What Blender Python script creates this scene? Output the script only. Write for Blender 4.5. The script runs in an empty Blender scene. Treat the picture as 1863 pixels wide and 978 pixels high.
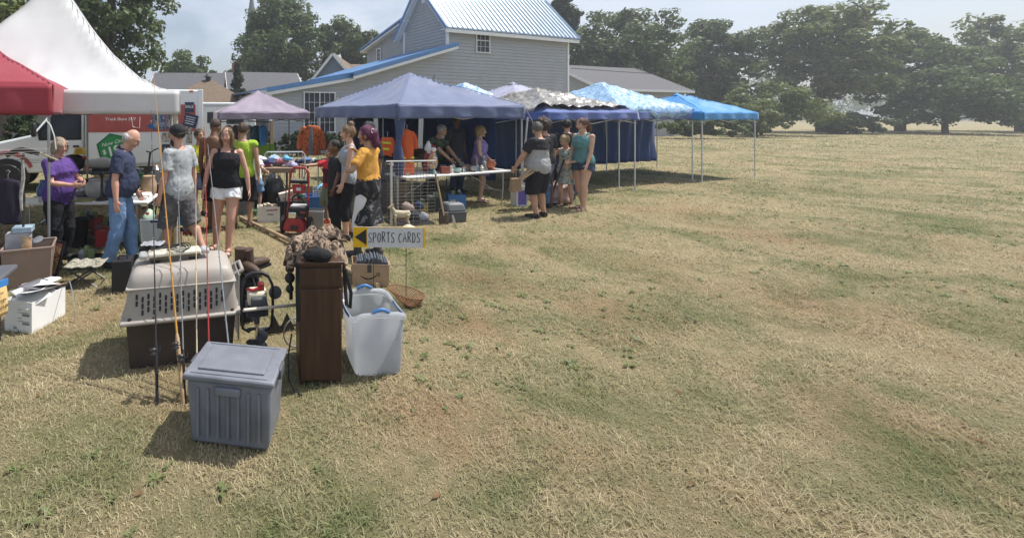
import bpy, bmesh, math, random
import numpy as np
from mathutils import Vector, Matrix, noise

# ------------------------------------------------------------------ camera, sky, sun, exposure
SC = bpy.context.scene
COL = SC.collection
F, CX, HZ, H = 830.0, 536.0, 210.0, 1.9        # focal length and axis in photograph pixels, eye height
PW, PH = 1863.0, 978.0
cam_d = bpy.data.cameras.new('camera')
cam = bpy.data.objects.new('camera', cam_d)
COL.objects.link(cam)
cam.location = (0, 0, H)
cam.rotation_euler = (math.radians(90), 0, 0)
cam_d.sensor_width = 36.0
cam_d.lens = F / PW * 36.0
cam_d.shift_x = (PW / 2 - CX) / PW
cam_d.shift_y = -(PH / 2 - HZ) / PW
cam_d.clip_start = 0.05
cam_d.clip_end = 2000
SC.camera = cam

SUN_AZ, SUN_EL = math.radians(72), math.radians(61)
world = bpy.data.worlds.new('World')
SC.world = world
world.use_nodes = True
_nt = world.node_tree
_nt.nodes.clear()
_out = _nt.nodes.new('ShaderNodeOutputWorld')
_bg = _nt.nodes.new('ShaderNodeBackground')
_sky = _nt.nodes.new('ShaderNodeTexSky')
_sky.sky_type = 'NISHITA'
_sky.sun_disc = False
_sky.sun_elevation = SUN_EL
_sky.sun_rotation = SUN_AZ
_sky.air_density = 1.1
_sky.dust_density = 2.5
_tc = _nt.nodes.new('ShaderNodeTexCoord')
_mp = _nt.nodes.new('ShaderNodeMapping')
_mp.inputs['Scale'].default_value = (1.0, 1.0, 2.6)
_nz = _nt.nodes.new('ShaderNodeTexNoise')
_nz.inputs['Scale'].default_value = 3.2
_nz.inputs['Detail'].default_value = 7
_nz.inputs['Roughness'].default_value = 0.55
_nz.inputs['Distortion'].default_value = 0.4
_rp = _nt.nodes.new('ShaderNodeValToRGB')
_rp.color_ramp.elements[0].position = 0.40
_rp.color_ramp.elements[0].color = (0.12, 0.12, 0.12, 1)
_rp.color_ramp.elements[1].position = 0.62
_rp.color_ramp.elements[1].color = (0.95, 0.95, 0.95, 1)
_mx = _nt.nodes.new('ShaderNodeMixRGB')
_mx.inputs['Color2'].default_value = (5.6, 6.25, 7.3, 1)
_nt.links.new(_tc.outputs['Generated'], _mp.inputs['Vector'])
_nt.links.new(_mp.outputs['Vector'], _nz.inputs['Vector'])
_nt.links.new(_nz.outputs['Fac'], _rp.inputs['Fac'])
_nt.links.new(_rp.outputs['Color'], _mx.inputs['Fac'])
_nt.links.new(_sky.outputs['Color'], _mx.inputs['Color1'])
_nt.links.new(_mx.outputs['Color'], _bg.inputs['Color'])
_bg.inputs['Strength'].default_value = 0.095
_nt.links.new(_bg.outputs['Background'], _out.inputs['Surface'])

sun_d = bpy.data.lights.new('sun', 'SUN')
sun_d.energy = 4.2
sun_d.angle = math.radians(0.6)
sun_d.color = (1.0, 0.955, 0.88)
sun = bpy.data.objects.new('sun', sun_d)
COL.objects.link(sun)
_sv = Vector((math.cos(SUN_EL) * math.sin(SUN_AZ), math.cos(SUN_EL) * math.cos(SUN_AZ), math.sin(SUN_EL)))
sun.rotation_euler = (-_sv).to_track_quat('-Z', 'Y').to_euler()
sun.location = (0, 0, 30)

SC.view_settings.view_transform = 'Standard'
SC.view_settings.look = 'None'
SC.view_settings.exposure = 0.50
SC.view_settings.gamma = 1.0
SC.cycles.max_bounces = 7
SC.cycles.transparent_max_bounces = 10
SC.cycles.caustics_reflective = False
SC.cycles.caustics_refractive = False

# ------------------------------------------------------------------ helpers
R = math.radians
def W(px, py, Y):
    return Vector(((px - CX) / F * Y, Y, H - (py - HZ) / F * Y))
def G(px, py):
    Y = F * H / (py - HZ)
    return Vector(((px - CX) / F * Y, Y, 0))

_mats = {}
def M(name, col=(.5, .5, .5), rough=.7, var=.14, scale=5.0, bump=0.0, bscale=30.0, metal=0.0, spec=.35,
      transl=0.0, col2=None, contrast=.25, coat=0.0, trans=0.0, alpha=1.0, detail=4.0, vec=None):
    if name in _mats:
        return _mats[name]
    m = bpy.data.materials.new(name)
    m.use_nodes = True
    nt = m.node_tree
    b = nt.nodes['Principled BSDF']
    c1 = tuple(max(0, c * (1 - var)) for c in col)
    c2 = tuple(min(1, c * (1 + var)) for c in col) if col2 is None else col2
    if col2 is not None:
        c1 = col
    tc = nt.nodes.new('ShaderNodeTexCoord')
    n = nt.nodes.new('ShaderNodeTexNoise')
    n.inputs['Scale'].default_value = scale
    n.inputs['Detail'].default_value = detail
    src = tc.outputs['Object']
    if vec is not None:
        mp = nt.nodes.new('ShaderNodeMapping')
        mp.inputs['Scale'].default_value = vec
        nt.links.new(src, mp.inputs['Vector'])
        src = mp.outputs['Vector']
    nt.links.new(src, n.inputs['Vector'])
    rp = nt.nodes.new('ShaderNodeValToRGB')
    rp.color_ramp.elements[0].position = .5 - contrast
    rp.color_ramp.elements[1].position = .5 + contrast
    rp.color_ramp.elements[0].color = (*c1, 1)
    rp.color_ramp.elements[1].color = (*c2, 1)
    nt.links.new(n.outputs['Fac'], rp.inputs['Fac'])
    nt.links.new(rp.outputs['Color'], b.inputs['Base Color'])
    b.inputs['Roughness'].default_value = rough
    b.inputs['Metallic'].default_value = metal
    b.inputs['Specular IOR Level'].default_value = spec
    b.inputs['Coat Weight'].default_value = coat
    b.inputs['Transmission Weight'].default_value = trans
    b.inputs['Alpha'].default_value = alpha
    if bump > 0:
        n2 = nt.nodes.new('ShaderNodeTexNoise')
        n2.inputs['Scale'].default_value = bscale
        n2.inputs['Detail'].default_value = 5
        nt.links.new(src, n2.inputs['Vector'])
        bp = nt.nodes.new('ShaderNodeBump')
        bp.inputs['Strength'].default_value = bump
        bp.inputs['Distance'].default_value = .02
        nt.links.new(n2.outputs['Fac'], bp.inputs['Height'])
        nt.links.new(bp.outputs['Normal'], b.inputs['Normal'])
    if transl > 0:
        t = nt.nodes.new('ShaderNodeBsdfTranslucent')
        nt.links.new(rp.outputs['Color'], t.inputs['Color'])
        mx = nt.nodes.new('ShaderNodeMixShader')
        mx.inputs['Fac'].default_value = transl
        o = nt.nodes['Material Output']
        nt.links.new(b.outputs['BSDF'], mx.inputs[1])
        nt.links.new(t.outputs['BSDF'], mx.inputs[2])
        nt.links.new(mx.outputs['Shader'], o.inputs['Surface'])
    _mats[name] = m
    return m

class MB:
    def __init__(s):
        s.v, s.f, s.m, s.cur = [], [], [], 0
    def add(s, vs, fs):
        o = len(s.v)
        s.v.extend(tuple(x) for x in vs)
        for f in fs:
            s.f.append(tuple(i + o for i in f))
            s.m.append(s.cur)
        return s
    def box(s, c, d, rz=0.0, rot=None, top=(1, 1)):
        m = rot if rot is not None else Matrix.Rotation(rz, 3, 'Z')
        c = Vector(c)
        vs = []
        for z in (-.5, .5):
            kx, ky = (top if z > 0 else (1, 1))
            for x, y in ((-.5, -.5), (.5, -.5), (.5, .5), (-.5, .5)):
                vs.append(c + m @ Vector((x * d[0] * kx, y * d[1] * ky, z * d[2])))
        return s.add(vs, [(3, 2, 1, 0), (4, 5, 6, 7), (0, 1, 5, 4), (1, 2, 6, 5), (2, 3, 7, 6), (3, 0, 4, 7)])
    def tube(s, pts, rad, n=8, side=None, closed=False, caps=True):
        pts = [Vector(p) for p in pts]
        k = len(pts)
        rads = rad if isinstance(rad, (list, tuple)) and len(rad) == k else [rad] * k
        tang = []
        for i in range(k):
            if closed:
                t = pts[(i + 1) % k] - pts[i - 1]
            else:
                t = pts[min(i + 1, k - 1)] - pts[max(i - 1, 0)]
            tang.append(t.normalized() if t.length > 1e-9 else Vector((0, 0, 1)))
        u = Vector(side) if side is not None else tang[0].orthogonal()
        vs, fs = [], []
        for i in range(k):
            t = tang[i]
            if side is not None:
                u = Vector(side)
            u = u - t * u.dot(t)
            if u.length < 1e-6:
                u = t.orthogonal()
            u.normalize()
            w = t.cross(u)
            r = rads[i]
            ra, rb = r if isinstance(r, (tuple, list)) else (r, r)
            for j in range(n):
                a = 2 * math.pi * j / n
                vs.append(pts[i] + u * (ra * math.cos(a)) + w * (rb * math.sin(a)))
        for i in range(k if closed else k - 1):
            a, b = i * n, ((i + 1) % k) * n
            for j in range(n):
                j2 = (j + 1) % n
                fs.append((a + j, a + j2, b + j2, b + j))
        if caps and not closed:
            fs.append(tuple(range(n - 1, -1, -1)))
            fs.append(tuple((k - 1) * n + j for j in range(n)))
        return s.add(vs, fs)
    def rod(s, a, b, r, r2=None, n=8):
        return s.tube([a, b], [r, r if r2 is None else r2], n)
    def lathe(s, prof, c=(0, 0, 0), n=20, rot=None):
        c = Vector(c)
        vs, fs = [], []
        k = len(prof)
        for r, z in prof:
            for j in range(n):
                a = 2 * math.pi * j / n
                p = Vector((max(r, 1e-4) * math.cos(a), max(r, 1e-4) * math.sin(a), z))
                vs.append(c + (rot @ p if rot is not None else p))
        for i in range(k - 1):
            for j in range(n):
                j2 = (j + 1) % n
                fs.append((i * n + j, i * n + j2, (i + 1) * n + j2, (i + 1) * n + j))
        fs.append(tuple(range(n - 1, -1, -1)))
        fs.append(tuple((k - 1) * n + j for j in range(n)))
        return s.add(vs, fs)
    def ball(s, c, r, nu=14, nv=9, rot=None, fn=None):
        r = r if isinstance(r, (tuple, list)) else (r, r, r)
        c = Vector(c)
        vs, fs = [], []
        for i in range(nv + 1):
            th = math.pi * i / nv
            for j in range(nu):
                ph = 2 * math.pi * j / nu
                d = Vector((math.sin(th) * math.cos(ph), math.sin(th) * math.sin(ph), -math.cos(th)))
                p = Vector((d.x * r[0], d.y * r[1], d.z * r[2]))
                if fn:
                    p = fn(p, d)
                vs.append(c + (rot @ p if rot is not None else p))
        for i in range(nv):
            for j in range(nu):
                j2 = (j + 1) % nu
                fs.append((i * nu + j, i * nu + j2, (i + 1) * nu + j2, (i + 1) * nu + j))
        return s.add(vs, fs)
    def prism(s, poly, a, b, axis='y'):
        n = len(poly)
        def P(p, t):
            return {'y': (p[0], t, p[1]), 'x': (t, p[0], p[1]), 'z': (p[0], p[1], t)}[axis]
        vs = [P(p, a) for p in poly] + [P(p, b) for p in poly]
        fs = [tuple(range(n - 1, -1, -1)), tuple(range(n, 2 * n))]
        for i in range(n):
            j = (i + 1) % n
            fs.append((i, j, n + j, n + i))
        return s.add(vs, fs)
    def grid(s, fn, nu, nv):
        vs = [fn(i / nu, j / nv) for j in range(nv + 1) for i in range(nu + 1)]
        fs = []
        for j in range(nv):
            for i in range(nu):
                a = j * (nu + 1) + i
                fs.append((a, a + 1, a + nu + 2, a + nu + 1))
        return s.add(vs, fs)
    def mesh(s, name, recalc=True):
        me = bpy.data.meshes.new(name)
        me.from_pydata([tuple(v) for v in s.v], [], s.f)
        if any(s.m):
            me.polygons.foreach_set('material_index', s.m)
        if recalc:
            bm = bmesh.new()
            bm.from_mesh(me)
            bmesh.ops.remove_doubles(bm, verts=bm.verts, dist=1e-5)
            bmesh.ops.recalc_face_normals(bm, faces=bm.faces)
            bm.to_mesh(me)
            bm.free()
        return me
    def build(s, name, mat, parent=None, bevel=0.0, smooth=40, solid=0.0, sub=0, recalc=True):
        me = s.mesh(name, recalc)
        return mkobj(name, me, mat, parent, bevel, smooth, solid, sub)

def mkobj(name, me, mat, parent=None, bevel=0.0, smooth=40, solid=0.0, sub=0):
    for m in (mat if isinstance(mat, (list, tuple)) else [mat]):
        me.materials.append(m)
    if smooth:
        me.polygons.foreach_set('use_smooth', [True] * len(me.polygons))
        if smooth < 180:
            me.set_sharp_from_angle(angle=math.radians(smooth))
    o = bpy.data.objects.new(name, me)
    COL.objects.link(o)
    if parent is not None:
        o.parent = parent
    if solid:
        md = o.modifiers.new('thickness', 'SOLIDIFY')
        md.thickness = solid
        md.offset = 0
    if bevel:
        md = o.modifiers.new('bevel', 'BEVEL')
        md.width = bevel
        md.segments = 2
        md.limit_method = 'ANGLE'
        md.angle_limit = math.radians(50)
    if sub:
        md = o.modifiers.new('subdivision', 'SUBSURF')
        md.levels = sub
        md.render_levels = sub
    return o

def tag(o, label, cat, group=None):
    o['label'] = label
    o['category'] = cat
    if group:
        o['group'] = group
    return o
def thing(name, label, cat, loc=(0, 0, 0), rz=0.0, group=None):
    o = bpy.data.objects.new(name, None)
    COL.objects.link(o)
    o.location = loc
    o.rotation_euler = (0, 0, rz)
    o.empty_display_size = .1
    return tag(o, label, cat, group)
def struct(o):
    o['kind'] = 'structure'
    return o
def stuff(o):
    o['kind'] = 'stuff'
    return o
def piece(src, parent, loc, rot=(0, 0, 0), scale=(1, 1, 1)):
    c = src.copy()
    COL.objects.link(c)
    c.parent = parent
    c.location = loc
    c.rotation_euler = rot
    c.scale = scale
    return c
def text_mesh(body, size, name, mat, parent, loc, rot=(R(90), 0, 0), extrude=.002, shear=0.0, align='LEFT', bold=0.0):
    cu = bpy.data.curves.new(name, 'FONT')
    cu.body = body
    cu.size = size
    cu.extrude = extrude
    cu.shear = shear
    cu.offset = bold
    cu.align_x = align
    cu.resolution_u = 3
    o = bpy.data.objects.new(name, cu)
    COL.objects.link(o)
    dg = bpy.context.evaluated_depsgraph_get()
    me = bpy.data.meshes.new_from_object(o.evaluated_get(dg))
    bpy.data.objects.remove(o)
    bpy.data.curves.remove(cu)
    q = mkobj(name, me, mat, parent, smooth=0)
    q.location = loc
    q.rotation_euler = rot
    return q
def np_mesh(name, V, Q, col=None, tris=None):
    me = bpy.data.meshes.new(name)
    me.vertices.add(len(V))
    me.vertices.foreach_set('co', np.ascontiguousarray(V, dtype=np.float32).ravel())
    nq = len(Q)
    nt_ = 0 if tris is None else len(tris)
    me.loops.add(nq * 4 + nt_ * 3)
    idx = Q.ravel()
    if nt_:
        idx = np.concatenate([idx, tris.ravel()])
    me.loops.foreach_set('vertex_index', idx.astype(np.int32))
    me.polygons.add(nq + nt_)
    st = np.concatenate([np.arange(nq) * 4, nq * 4 + np.arange(nt_) * 3])
    me.polygons.foreach_set('loop_start', st.astype(np.int32))
    if col is not None:
        a = me.attributes.new('tone', 'FLOAT', 'POINT')
        a.data.foreach_set('value', np.ascontiguousarray(col, dtype=np.float32))
    me.update(calc_edges=True)
    return me
def fbm(p, o=3):
    s, a, f = 0, 1, 1
    for _ in range(o):
        s += a * noise.noise(Vector(p) * f)
        a *= .5
        f *= 2
    return s
def wrinkle(me, amp, freq, seed=0.0, stretch=(1, 1, 1), crease=0.0):
    n = len(me.vertices)
    co = np.empty(n * 3, np.float32)
    no = np.empty(n * 3, np.float32)
    me.vertices.foreach_get('co', co)
    me.vertices.foreach_get('normal', no)
    co = co.reshape(-1, 3)
    no = no.reshape(-1, 3)
    d = np.array([noise.noise(Vector((c[0] * freq * stretch[0] + seed, c[1] * freq * stretch[1], c[2] * freq * stretch[2])))
                  for c in co], np.float32) * amp
    if crease:
        f2 = freq * 1.7
        r = np.array([abs(noise.noise(Vector((c[0] * f2 + seed + 7, c[1] * f2 + 3, c[2] * f2 * .9 + .6 * f2 * c[0])))) for c in co], np.float32)
        d -= crease * np.clip(1 - r * 5, 0, 1)
    co = co + no * d[:, None]
    me.vertices.foreach_set('co', np.ascontiguousarray(co, np.float32).ravel())
    me.update()
def remeshed(mb, name, voxel, smooth=4, wr=0.0, wf=10.0, seed=0.0, stretch=(1, 1, 1), crease=0.0):
    me = mb.mesh(name)
    o = bpy.data.objects.new(name, me)
    COL.objects.link(o)
    md = o.modifiers.new('r', 'REMESH')
    md.mode = 'VOXEL'
    md.voxel_size = voxel
    ms = o.modifiers.new('s', 'SMOOTH')
    ms.factor = .5
    ms.iterations = smooth
    dg = bpy.context.evaluated_depsgraph_get()
    out = bpy.data.meshes.new_from_object(o.evaluated_get(dg))
    bpy.data.objects.remove(o)
    bpy.data.meshes.remove(me)
    out.name = name
    if wr:
        wrinkle(out, wr, wf, seed, stretch, crease)
    return out
# ------------------------------------------------------------------ ground and grass
def lawn_nodes(nt):
    g = nt.nodes.new('ShaderNodeNewGeometry')
    mp = nt.nodes.new('ShaderNodeMapping')
    mp.inputs['Scale'].default_value = (1, 1, 0)
    nt.links.new(g.outputs['Position'], mp.inputs['Vector'])
    def nz(scale, detail, off, rough=.55):
        m2 = nt.nodes.new('ShaderNodeMapping')
        m2.inputs['Location'].default_value = (off, off * .7, 0)
        nt.links.new(mp.outputs['Vector'], m2.inputs['Vector'])
        n = nt.nodes.new('ShaderNodeTexNoise')
        n.inputs['Scale'].default_value = scale
        n.inputs['Detail'].default_value = detail
        n.inputs['Roughness'].default_value = rough
        n.inputs['Distortion'].default_value = .5
        nt.links.new(m2.outputs['Vector'], n.inputs['Vector'])
        return n.outputs['Fac']
    def ramp(src, a, b, mx=1.0):
        r = nt.nodes.new('ShaderNodeMapRange')
        r.inputs['From Min'].default_value = a
        r.inputs['From Max'].default_value = b
        r.inputs['To Max'].default_value = mx
        nt.links.new(src, r.inputs['Value'])
        return r.outputs['Result']
    def mix(f, c1, c2):
        m = nt.nodes.new('ShaderNodeMixRGB')
        nt.links.new(f, m.inputs['Fac'])
        for k, c in (('Color1', c1), ('Color2', c2)):
            if isinstance(c, tuple):
                m.inputs[k].default_value = (*c, 1)
            else:
                nt.links.new(c, m.inputs[k])
        return m.outputs['Color']
    straw = mix(nz(7, 5, 2.0, .7), (.41, .352, .215), (.60, .525, .355))
    red = mix(ramp(nz(.42, 7, 9.3, .68), .52, .70, .6), straw, (.46, .325, .20))
    def spot(cx, cy, r, amt):
        d = nt.nodes.new('ShaderNodeVectorMath')
        d.operation = 'DISTANCE'
        d.inputs[1].default_value = (cx, cy, 0)
        nt.links.new(mp.outputs['Vector'], d.inputs[0])
        ad = nt.nodes.new('ShaderNodeMath')
        ad.operation = 'MULTIPLY_ADD'
        ad.inputs[1].default_value = 2.4 * r
        nt.links.new(nz(1.6, 8, cx * 3.1, .75), ad.inputs[0])
        nt.links.new(d.outputs['Value'], ad.inputs[2])
        return ramp(ad.outputs['Value'], r * 2.1, r * 1.2, amt)
    for cx, cy, r_, am in ((2.1, 5.3, .8, .8), (1.5, 4.2, .6, .7), (3.1, 4.4, .9, .6), (-1.75, 4.2, .35, .6), (.9, 2.9, .7, .55), (5.2, 4.6, 1.0, .5), (3.6, 2.8, .8, .5), (7.5, 7.2, 1.2, .5)):
        red = mix(spot(cx, cy, r_, am), red, (.43, .285, .18))
    green = mix(ramp(nz(.62, 10, 21.7, .76), .455, .63, .86), red, (.185, .225, .095))
    fine = mix(ramp(nz(3.4, 6, 4.4, .7), .52, .74, .5), green, (.24, .25, .12))
    return fine

def lawn_material(name, blades):
    m = bpy.data.materials.new(name)
    m.use_nodes = True
    nt = m.node_tree
    b = nt.nodes['Principled BSDF']
    b.inputs['Roughness'].default_value = .85
    b.inputs['Specular IOR Level'].default_value = .2
    c = lawn_nodes(nt)
    if blades:
        at = nt.nodes.new('ShaderNodeAttribute')
        at.attribute_name = 'tone'
        mu = nt.nodes.new('ShaderNodeMixRGB')
        mu.blend_type = 'MULTIPLY'
        mu.inputs['Fac'].default_value = 1
        nt.links.new(c, mu.inputs['Color1'])
        nt.links.new(at.outputs['Fac'], mu.inputs['Color2'])
        nt.links.new(mu.outputs['Color'], b.inputs['Base Color'])
        t = nt.nodes.new('ShaderNodeBsdfTranslucent')
        nt.links.new(mu.outputs['Color'], t.inputs['Color'])
        mx = nt.nodes.new('ShaderNodeMixShader')
        mx.inputs['Fac'].default_value = .35
        nt.links.new(b.outputs['BSDF'], mx.inputs[1])
        nt.links.new(t.outputs['BSDF'], mx.inputs[2])
        nt.links.new(mx.outputs['Shader'], nt.nodes['Material Output'].inputs['Surface'])
    else:
        mu = nt.nodes.new('ShaderNodeMixRGB')
        mu.blend_type = 'MULTIPLY'
        mu.inputs['Fac'].default_value = 1
        mu.inputs['Color2'].default_value = (.66, .62, .54, 1)  # lawn colour darkened to stand in for the shade among the blades
        nt.links.new(c, mu.inputs['Color1'])
        nt.links.new(mu.outputs['Color'], b.inputs['Base Color'])
        n = nt.nodes.new('ShaderNodeTexNoise')
        n.inputs['Scale'].default_value = 55
        n.inputs['Detail'].default_value = 8
        n.inputs['Roughness'].default_value = .75
        gp = nt.nodes.new('ShaderNodeNewGeometry')
        nt.links.new(gp.outputs['Position'], n.inputs['Vector'])
        bp = nt.nodes.new('ShaderNodeBump')
        bp.inputs['Strength'].default_value = 1.0
        bp.inputs['Distance'].default_value = .03
        nt.links.new(n.outputs['Fac'], bp.inputs['Height'])
        nt.links.new(bp.outputs['Normal'], b.inputs['Normal'])
    return m

gm = MB()
gm.add([(-260, -30, 0), (460, -30, 0), (460, 330, 0), (-260, 330, 0)], [(0, 1, 2, 3)])
struct(gm.build('ground', lawn_material('lawn_base_shaded', False), smooth=0))

def make_grass():
    rng = np.random.default_rng(7)
    Vs, Qs, Ts, Cs = [], [], [], []
    off = 0
    for (y0, y1, dens, hh, ww) in ((1.3, 3.2, 6200, .021, .0040), (3.2, 5.5, 3900, .023, .0052), (5.5, 9, 1700, .027, .0075), (9, 15, 520, .034, .013), (15, 26, 130, .045, .026), (26, 60, 14, .06, .06)):
        n = int(dens * 2.5 * (y1 * y1 - y0 * y0) / 2)
        y = np.sqrt(rng.uniform(y0 * y0, y1 * y1, n))
        if y0 >= 26:
            y = y0 + (y1 - y0) * (1 - np.sqrt(rng.uniform(0, 1, n)))
        x = rng.uniform(-.74, 1.76, n) * y
        # keep more blades where the turf is thicker
        a = rng.uniform(0, 2 * np.pi, n)
        clump = np.sin(x * 5.1 + 1.7 * np.sin(y * 3.3)) + np.sin(y * 6.3 + 1.9 * np.sin(x * 2.7)) + rng.normal(0, .7, n)
        h = hh * rng.uniform(.35, 1.15, n) * (1 + .28 * clump.clip(-2, 2))
        h = h.clip(.006, None)
        w = ww * rng.uniform(.6, 1.3, n)
        ln = rng.uniform(.5, 2.4, n) * h              # mown and trodden: most blades lie over
        dx, dy = np.cos(a), np.sin(a)
        sx, sy = -dy * w / 2, dx * w / 2
        z0 = np.zeros(n)
        b0 = np.stack([x - sx, y - sy, z0], 1)
        b1 = np.stack([x + sx, y + sy, z0], 1)
        m0 = np.stack([x - sx * .8 + dx * ln * .4, y - sy * .8 + dy * ln * .4, h * .72], 1)
        m1 = np.stack([x + sx * .8 + dx * ln * .4, y + sy * .8 + dy * ln * .4, h * .72], 1)
        t = np.stack([x + dx * ln, y + dy * ln, h], 1)
        V = np.stack([b0, b1, m1, m0, t], 1).reshape(-1, 3)
        i = off + np.arange(n) * 5
        Qs.append(np.stack([i, i + 1, i + 2, i + 3], 1))
        Ts.append(np.stack([i + 3, i + 2, i + 4], 1))
        Cs.append(np.repeat(rng.uniform(.72, 1.32, n), 5))
        Vs.append(V)
        off += n * 5
    me = np_mesh('lawn_grass', np.concatenate(Vs), np.concatenate(Qs), np.concatenate(Cs), np.concatenate(Ts))
    o = mkobj('lawn_grass', me, lawn_material('lawn_blades', True), smooth=0)
    stuff(o)
    tag(o, 'short dry mown grass with straw and green patches covering the ground', 'grass')
make_grass()
def make_weeds():
    rng = np.random.default_rng(17)
    n = 5200
    y = np.sqrt(rng.uniform(1.6 ** 2, 13 ** 2, n))
    x = rng.uniform(-.74, 1.76, n) * y
    keep = (np.sin(x * 1.3 + 2 * np.sin(y * .9)) + np.sin(y * 1.7 + 1.5 * np.sin(x * .8)) + rng.normal(0, .6, n)) > .55
    x, y = x[keep], y[keep]
    n = len(x)
    V, Q, C = [], [], []
    L = 7
    sz = rng.uniform(.02, .06, n)
    tone = rng.uniform(.7, 1.25, n)
    for k in range(L):
        a = rng.uniform(0, 6.28, n)
        l = sz * rng.uniform(.6, 1.2, n)
        w = l * rng.uniform(.16, .26, n)
        h = l * rng.uniform(.25, .7, n)
        dx, dy = np.cos(a), np.sin(a)
        p0 = np.stack([x, y, np.full(n, .003)], 1)
        p1 = np.stack([x + dx * l * .55 - dy * w, y + dy * l * .55 + dx * w, h * .9], 1)
        p2 = np.stack([x + dx * l, y + dy * l, h * .7], 1)
        p3 = np.stack([x + dx * l * .55 + dy * w, y + dy * l * .55 - dx * w, h * .9], 1)
        i = len(V) * n * 4 + np.arange(n) * 4
        V.append(np.stack([p0, p1, p2, p3], 1).reshape(-1, 3))
        Q.append(np.stack([i, i + 1, i + 2, i + 3], 1))
        C.append(np.repeat(tone, 4))
    me = np_mesh('weeds', np.concatenate(V), np.concatenate(Q), np.concatenate(C))
    o = mkobj('weeds', me, leaf_mat('weed_leaf', (.09, .125, .04), (.17, .21, .08)), smooth=0)
    stuff(o)
    tag(o, 'scattered green broad-leaved weeds in the dry lawn', 'weeds')

# ------------------------------------------------------------------ shared materials
m_siding = M('grey_vinyl_siding', (.36, .375, .40), .55, .06, 1.5)
m_trim = M('white_trim', (.78, .79, .80), .45, .04, 3)
m_roofmetal = M('pale_galvanised_roof', (.40, .49, .58), .38, .14, 2.0, metal=.35, spec=.5)
m_bluemetal = M('blue_painted_metal', (.08, .20, .42), .38, .1, 2.0, spec=.5)
m_glass = M('window_glass', (.035, .042, .055), .12, .5, 1.3, spec=.22)
m_shingle_g = M('grey_shingle', (.115, .115, .125), .9, .25, 9, .4, 30)
m_shingle_b = M('brown_shingle', (.175, .13, .095), .9, .3, 9, .4, 30)
m_brick = M('red_brick', (.27, .12, .09), .9, .3, 12, .3, 40)
m_bluewall = M('blue_clapboard', (.16, .21, .29), .7, .1, 4)
m_greywall = M('grey_clapboard', (.40, .41, .43), .7, .1, 4)
m_black = M('black_plastic', (.022, .022, .025), .5, .3, 8)
m_blackmetal = M('black_metal', (.03, .03, .033), .42, .25, 12, spec=.5)
m_steel = M('galvanised_steel', (.52, .53, .55), .35, .12, 10, metal=.8)
m_chrome = M('bright_chrome', (.75, .75, .77), .14, .05, 10, metal=1)
m_whitepl = M('white_plastic', (.74, .74, .73), .5, .06, 8)
m_bark = M('bark', (.10, .08, .065), .95, .3, 9, .6, 25)

def lap_wall(mb, z0, z1, lo, hi, place, step=.19, out=.034):
    """courses of lap siding between lo(z) and hi(z); place(u, z, o) puts a point on the wall o metres proud"""
    z = z0
    while z < z1 - 1e-3:
        t = min(z + step, z1)
        a0, b0, a1, b1 = lo(z), hi(z), lo(t), hi(t)
        if b0 - a0 > .02:
            vs = [place(a0, z, 0), place(b0, z, 0), place(b0, z, out), place(a0, z, out), place(b1, t, .003), place(a1, t, .003)]
            mb.add(vs, [(0, 1, 2, 3), (3, 2, 4, 5)])
        z = t

def window_unit(parent, x, z, w, h, cols, rows, y=-.03, sashes=1, fr=.06, axis='y', name='window'):
    """one window: frame with a mesh of its own, panes and bars as its pieces; faces -y (or -x when axis is x)"""
    P = (lambda u, v, o: (u, v, o)) if axis == 'y' else (lambda u, v, o: (v, -u, o))
    D = (lambda a, b, c: (a, b, c)) if axis == 'y' else (lambda a, b, c: (b, a, c))
    mb = MB()
    for (cx, cz, dx, dz) in ((x, z + h / 2, w + fr * 2, fr), (x, z - h / 2, w + fr * 2.6, fr), (x - w / 2, z, fr, h - fr), (x + w / 2, z, fr, h - fr)):
        mb.box(P(cx, y, cz), D(dx, .07, dz))
    if sashes == 2:
        mb.box(P(x, y - .004, z), D(w - fr, .06, fr * .8))
    if sashes == -2:
        mb.box(P(x, y - .004, z), D(fr * .8, .06, h - fr))
    wo = mb.build(name, m_trim, parent, smooth=0)
    bars = MB()
    for i in range(1, cols):
        bars.box(P(x - w / 2 + w * i / cols, y + .012, z), D(.016, .02, h - fr))
    for j in range(1, rows):
        bars.box(P(x, y + .014, z - h / 2 + h * j / rows), D(w - fr, .02, .016))
    if bars.v:
        bars.build('glazing_bar', m_trim, wo, smooth=0)
    cell = None
    for i in range(cols):
        for j in range(rows):
            if cell is None:
                p = MB().box((0, 0, 0), D(w / cols - .005, .008, h / rows - .005))
                cell = p.build('pane', m_glass, wo, smooth=0)
                cell.location = P(x - w / 2 + w * (i + .5) / cols, y + .026, z - h / 2 + h * (j + .5) / rows)
            else:
                piece(cell, wo, P(x - w / 2 + w * (i + .5) / cols, y + .026, z - h / 2 + h * (j + .5) / rows))
    return wo

def interp(pts, x):
    if x <= pts[0][0]:
        return pts[0][1]
    for (a, fa), (b, fb) in zip(pts, pts[1:]):
        if x <= b:
            return fa + (fb - fa) * (x - a) / (b - a)
    return pts[-1][1]

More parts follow.
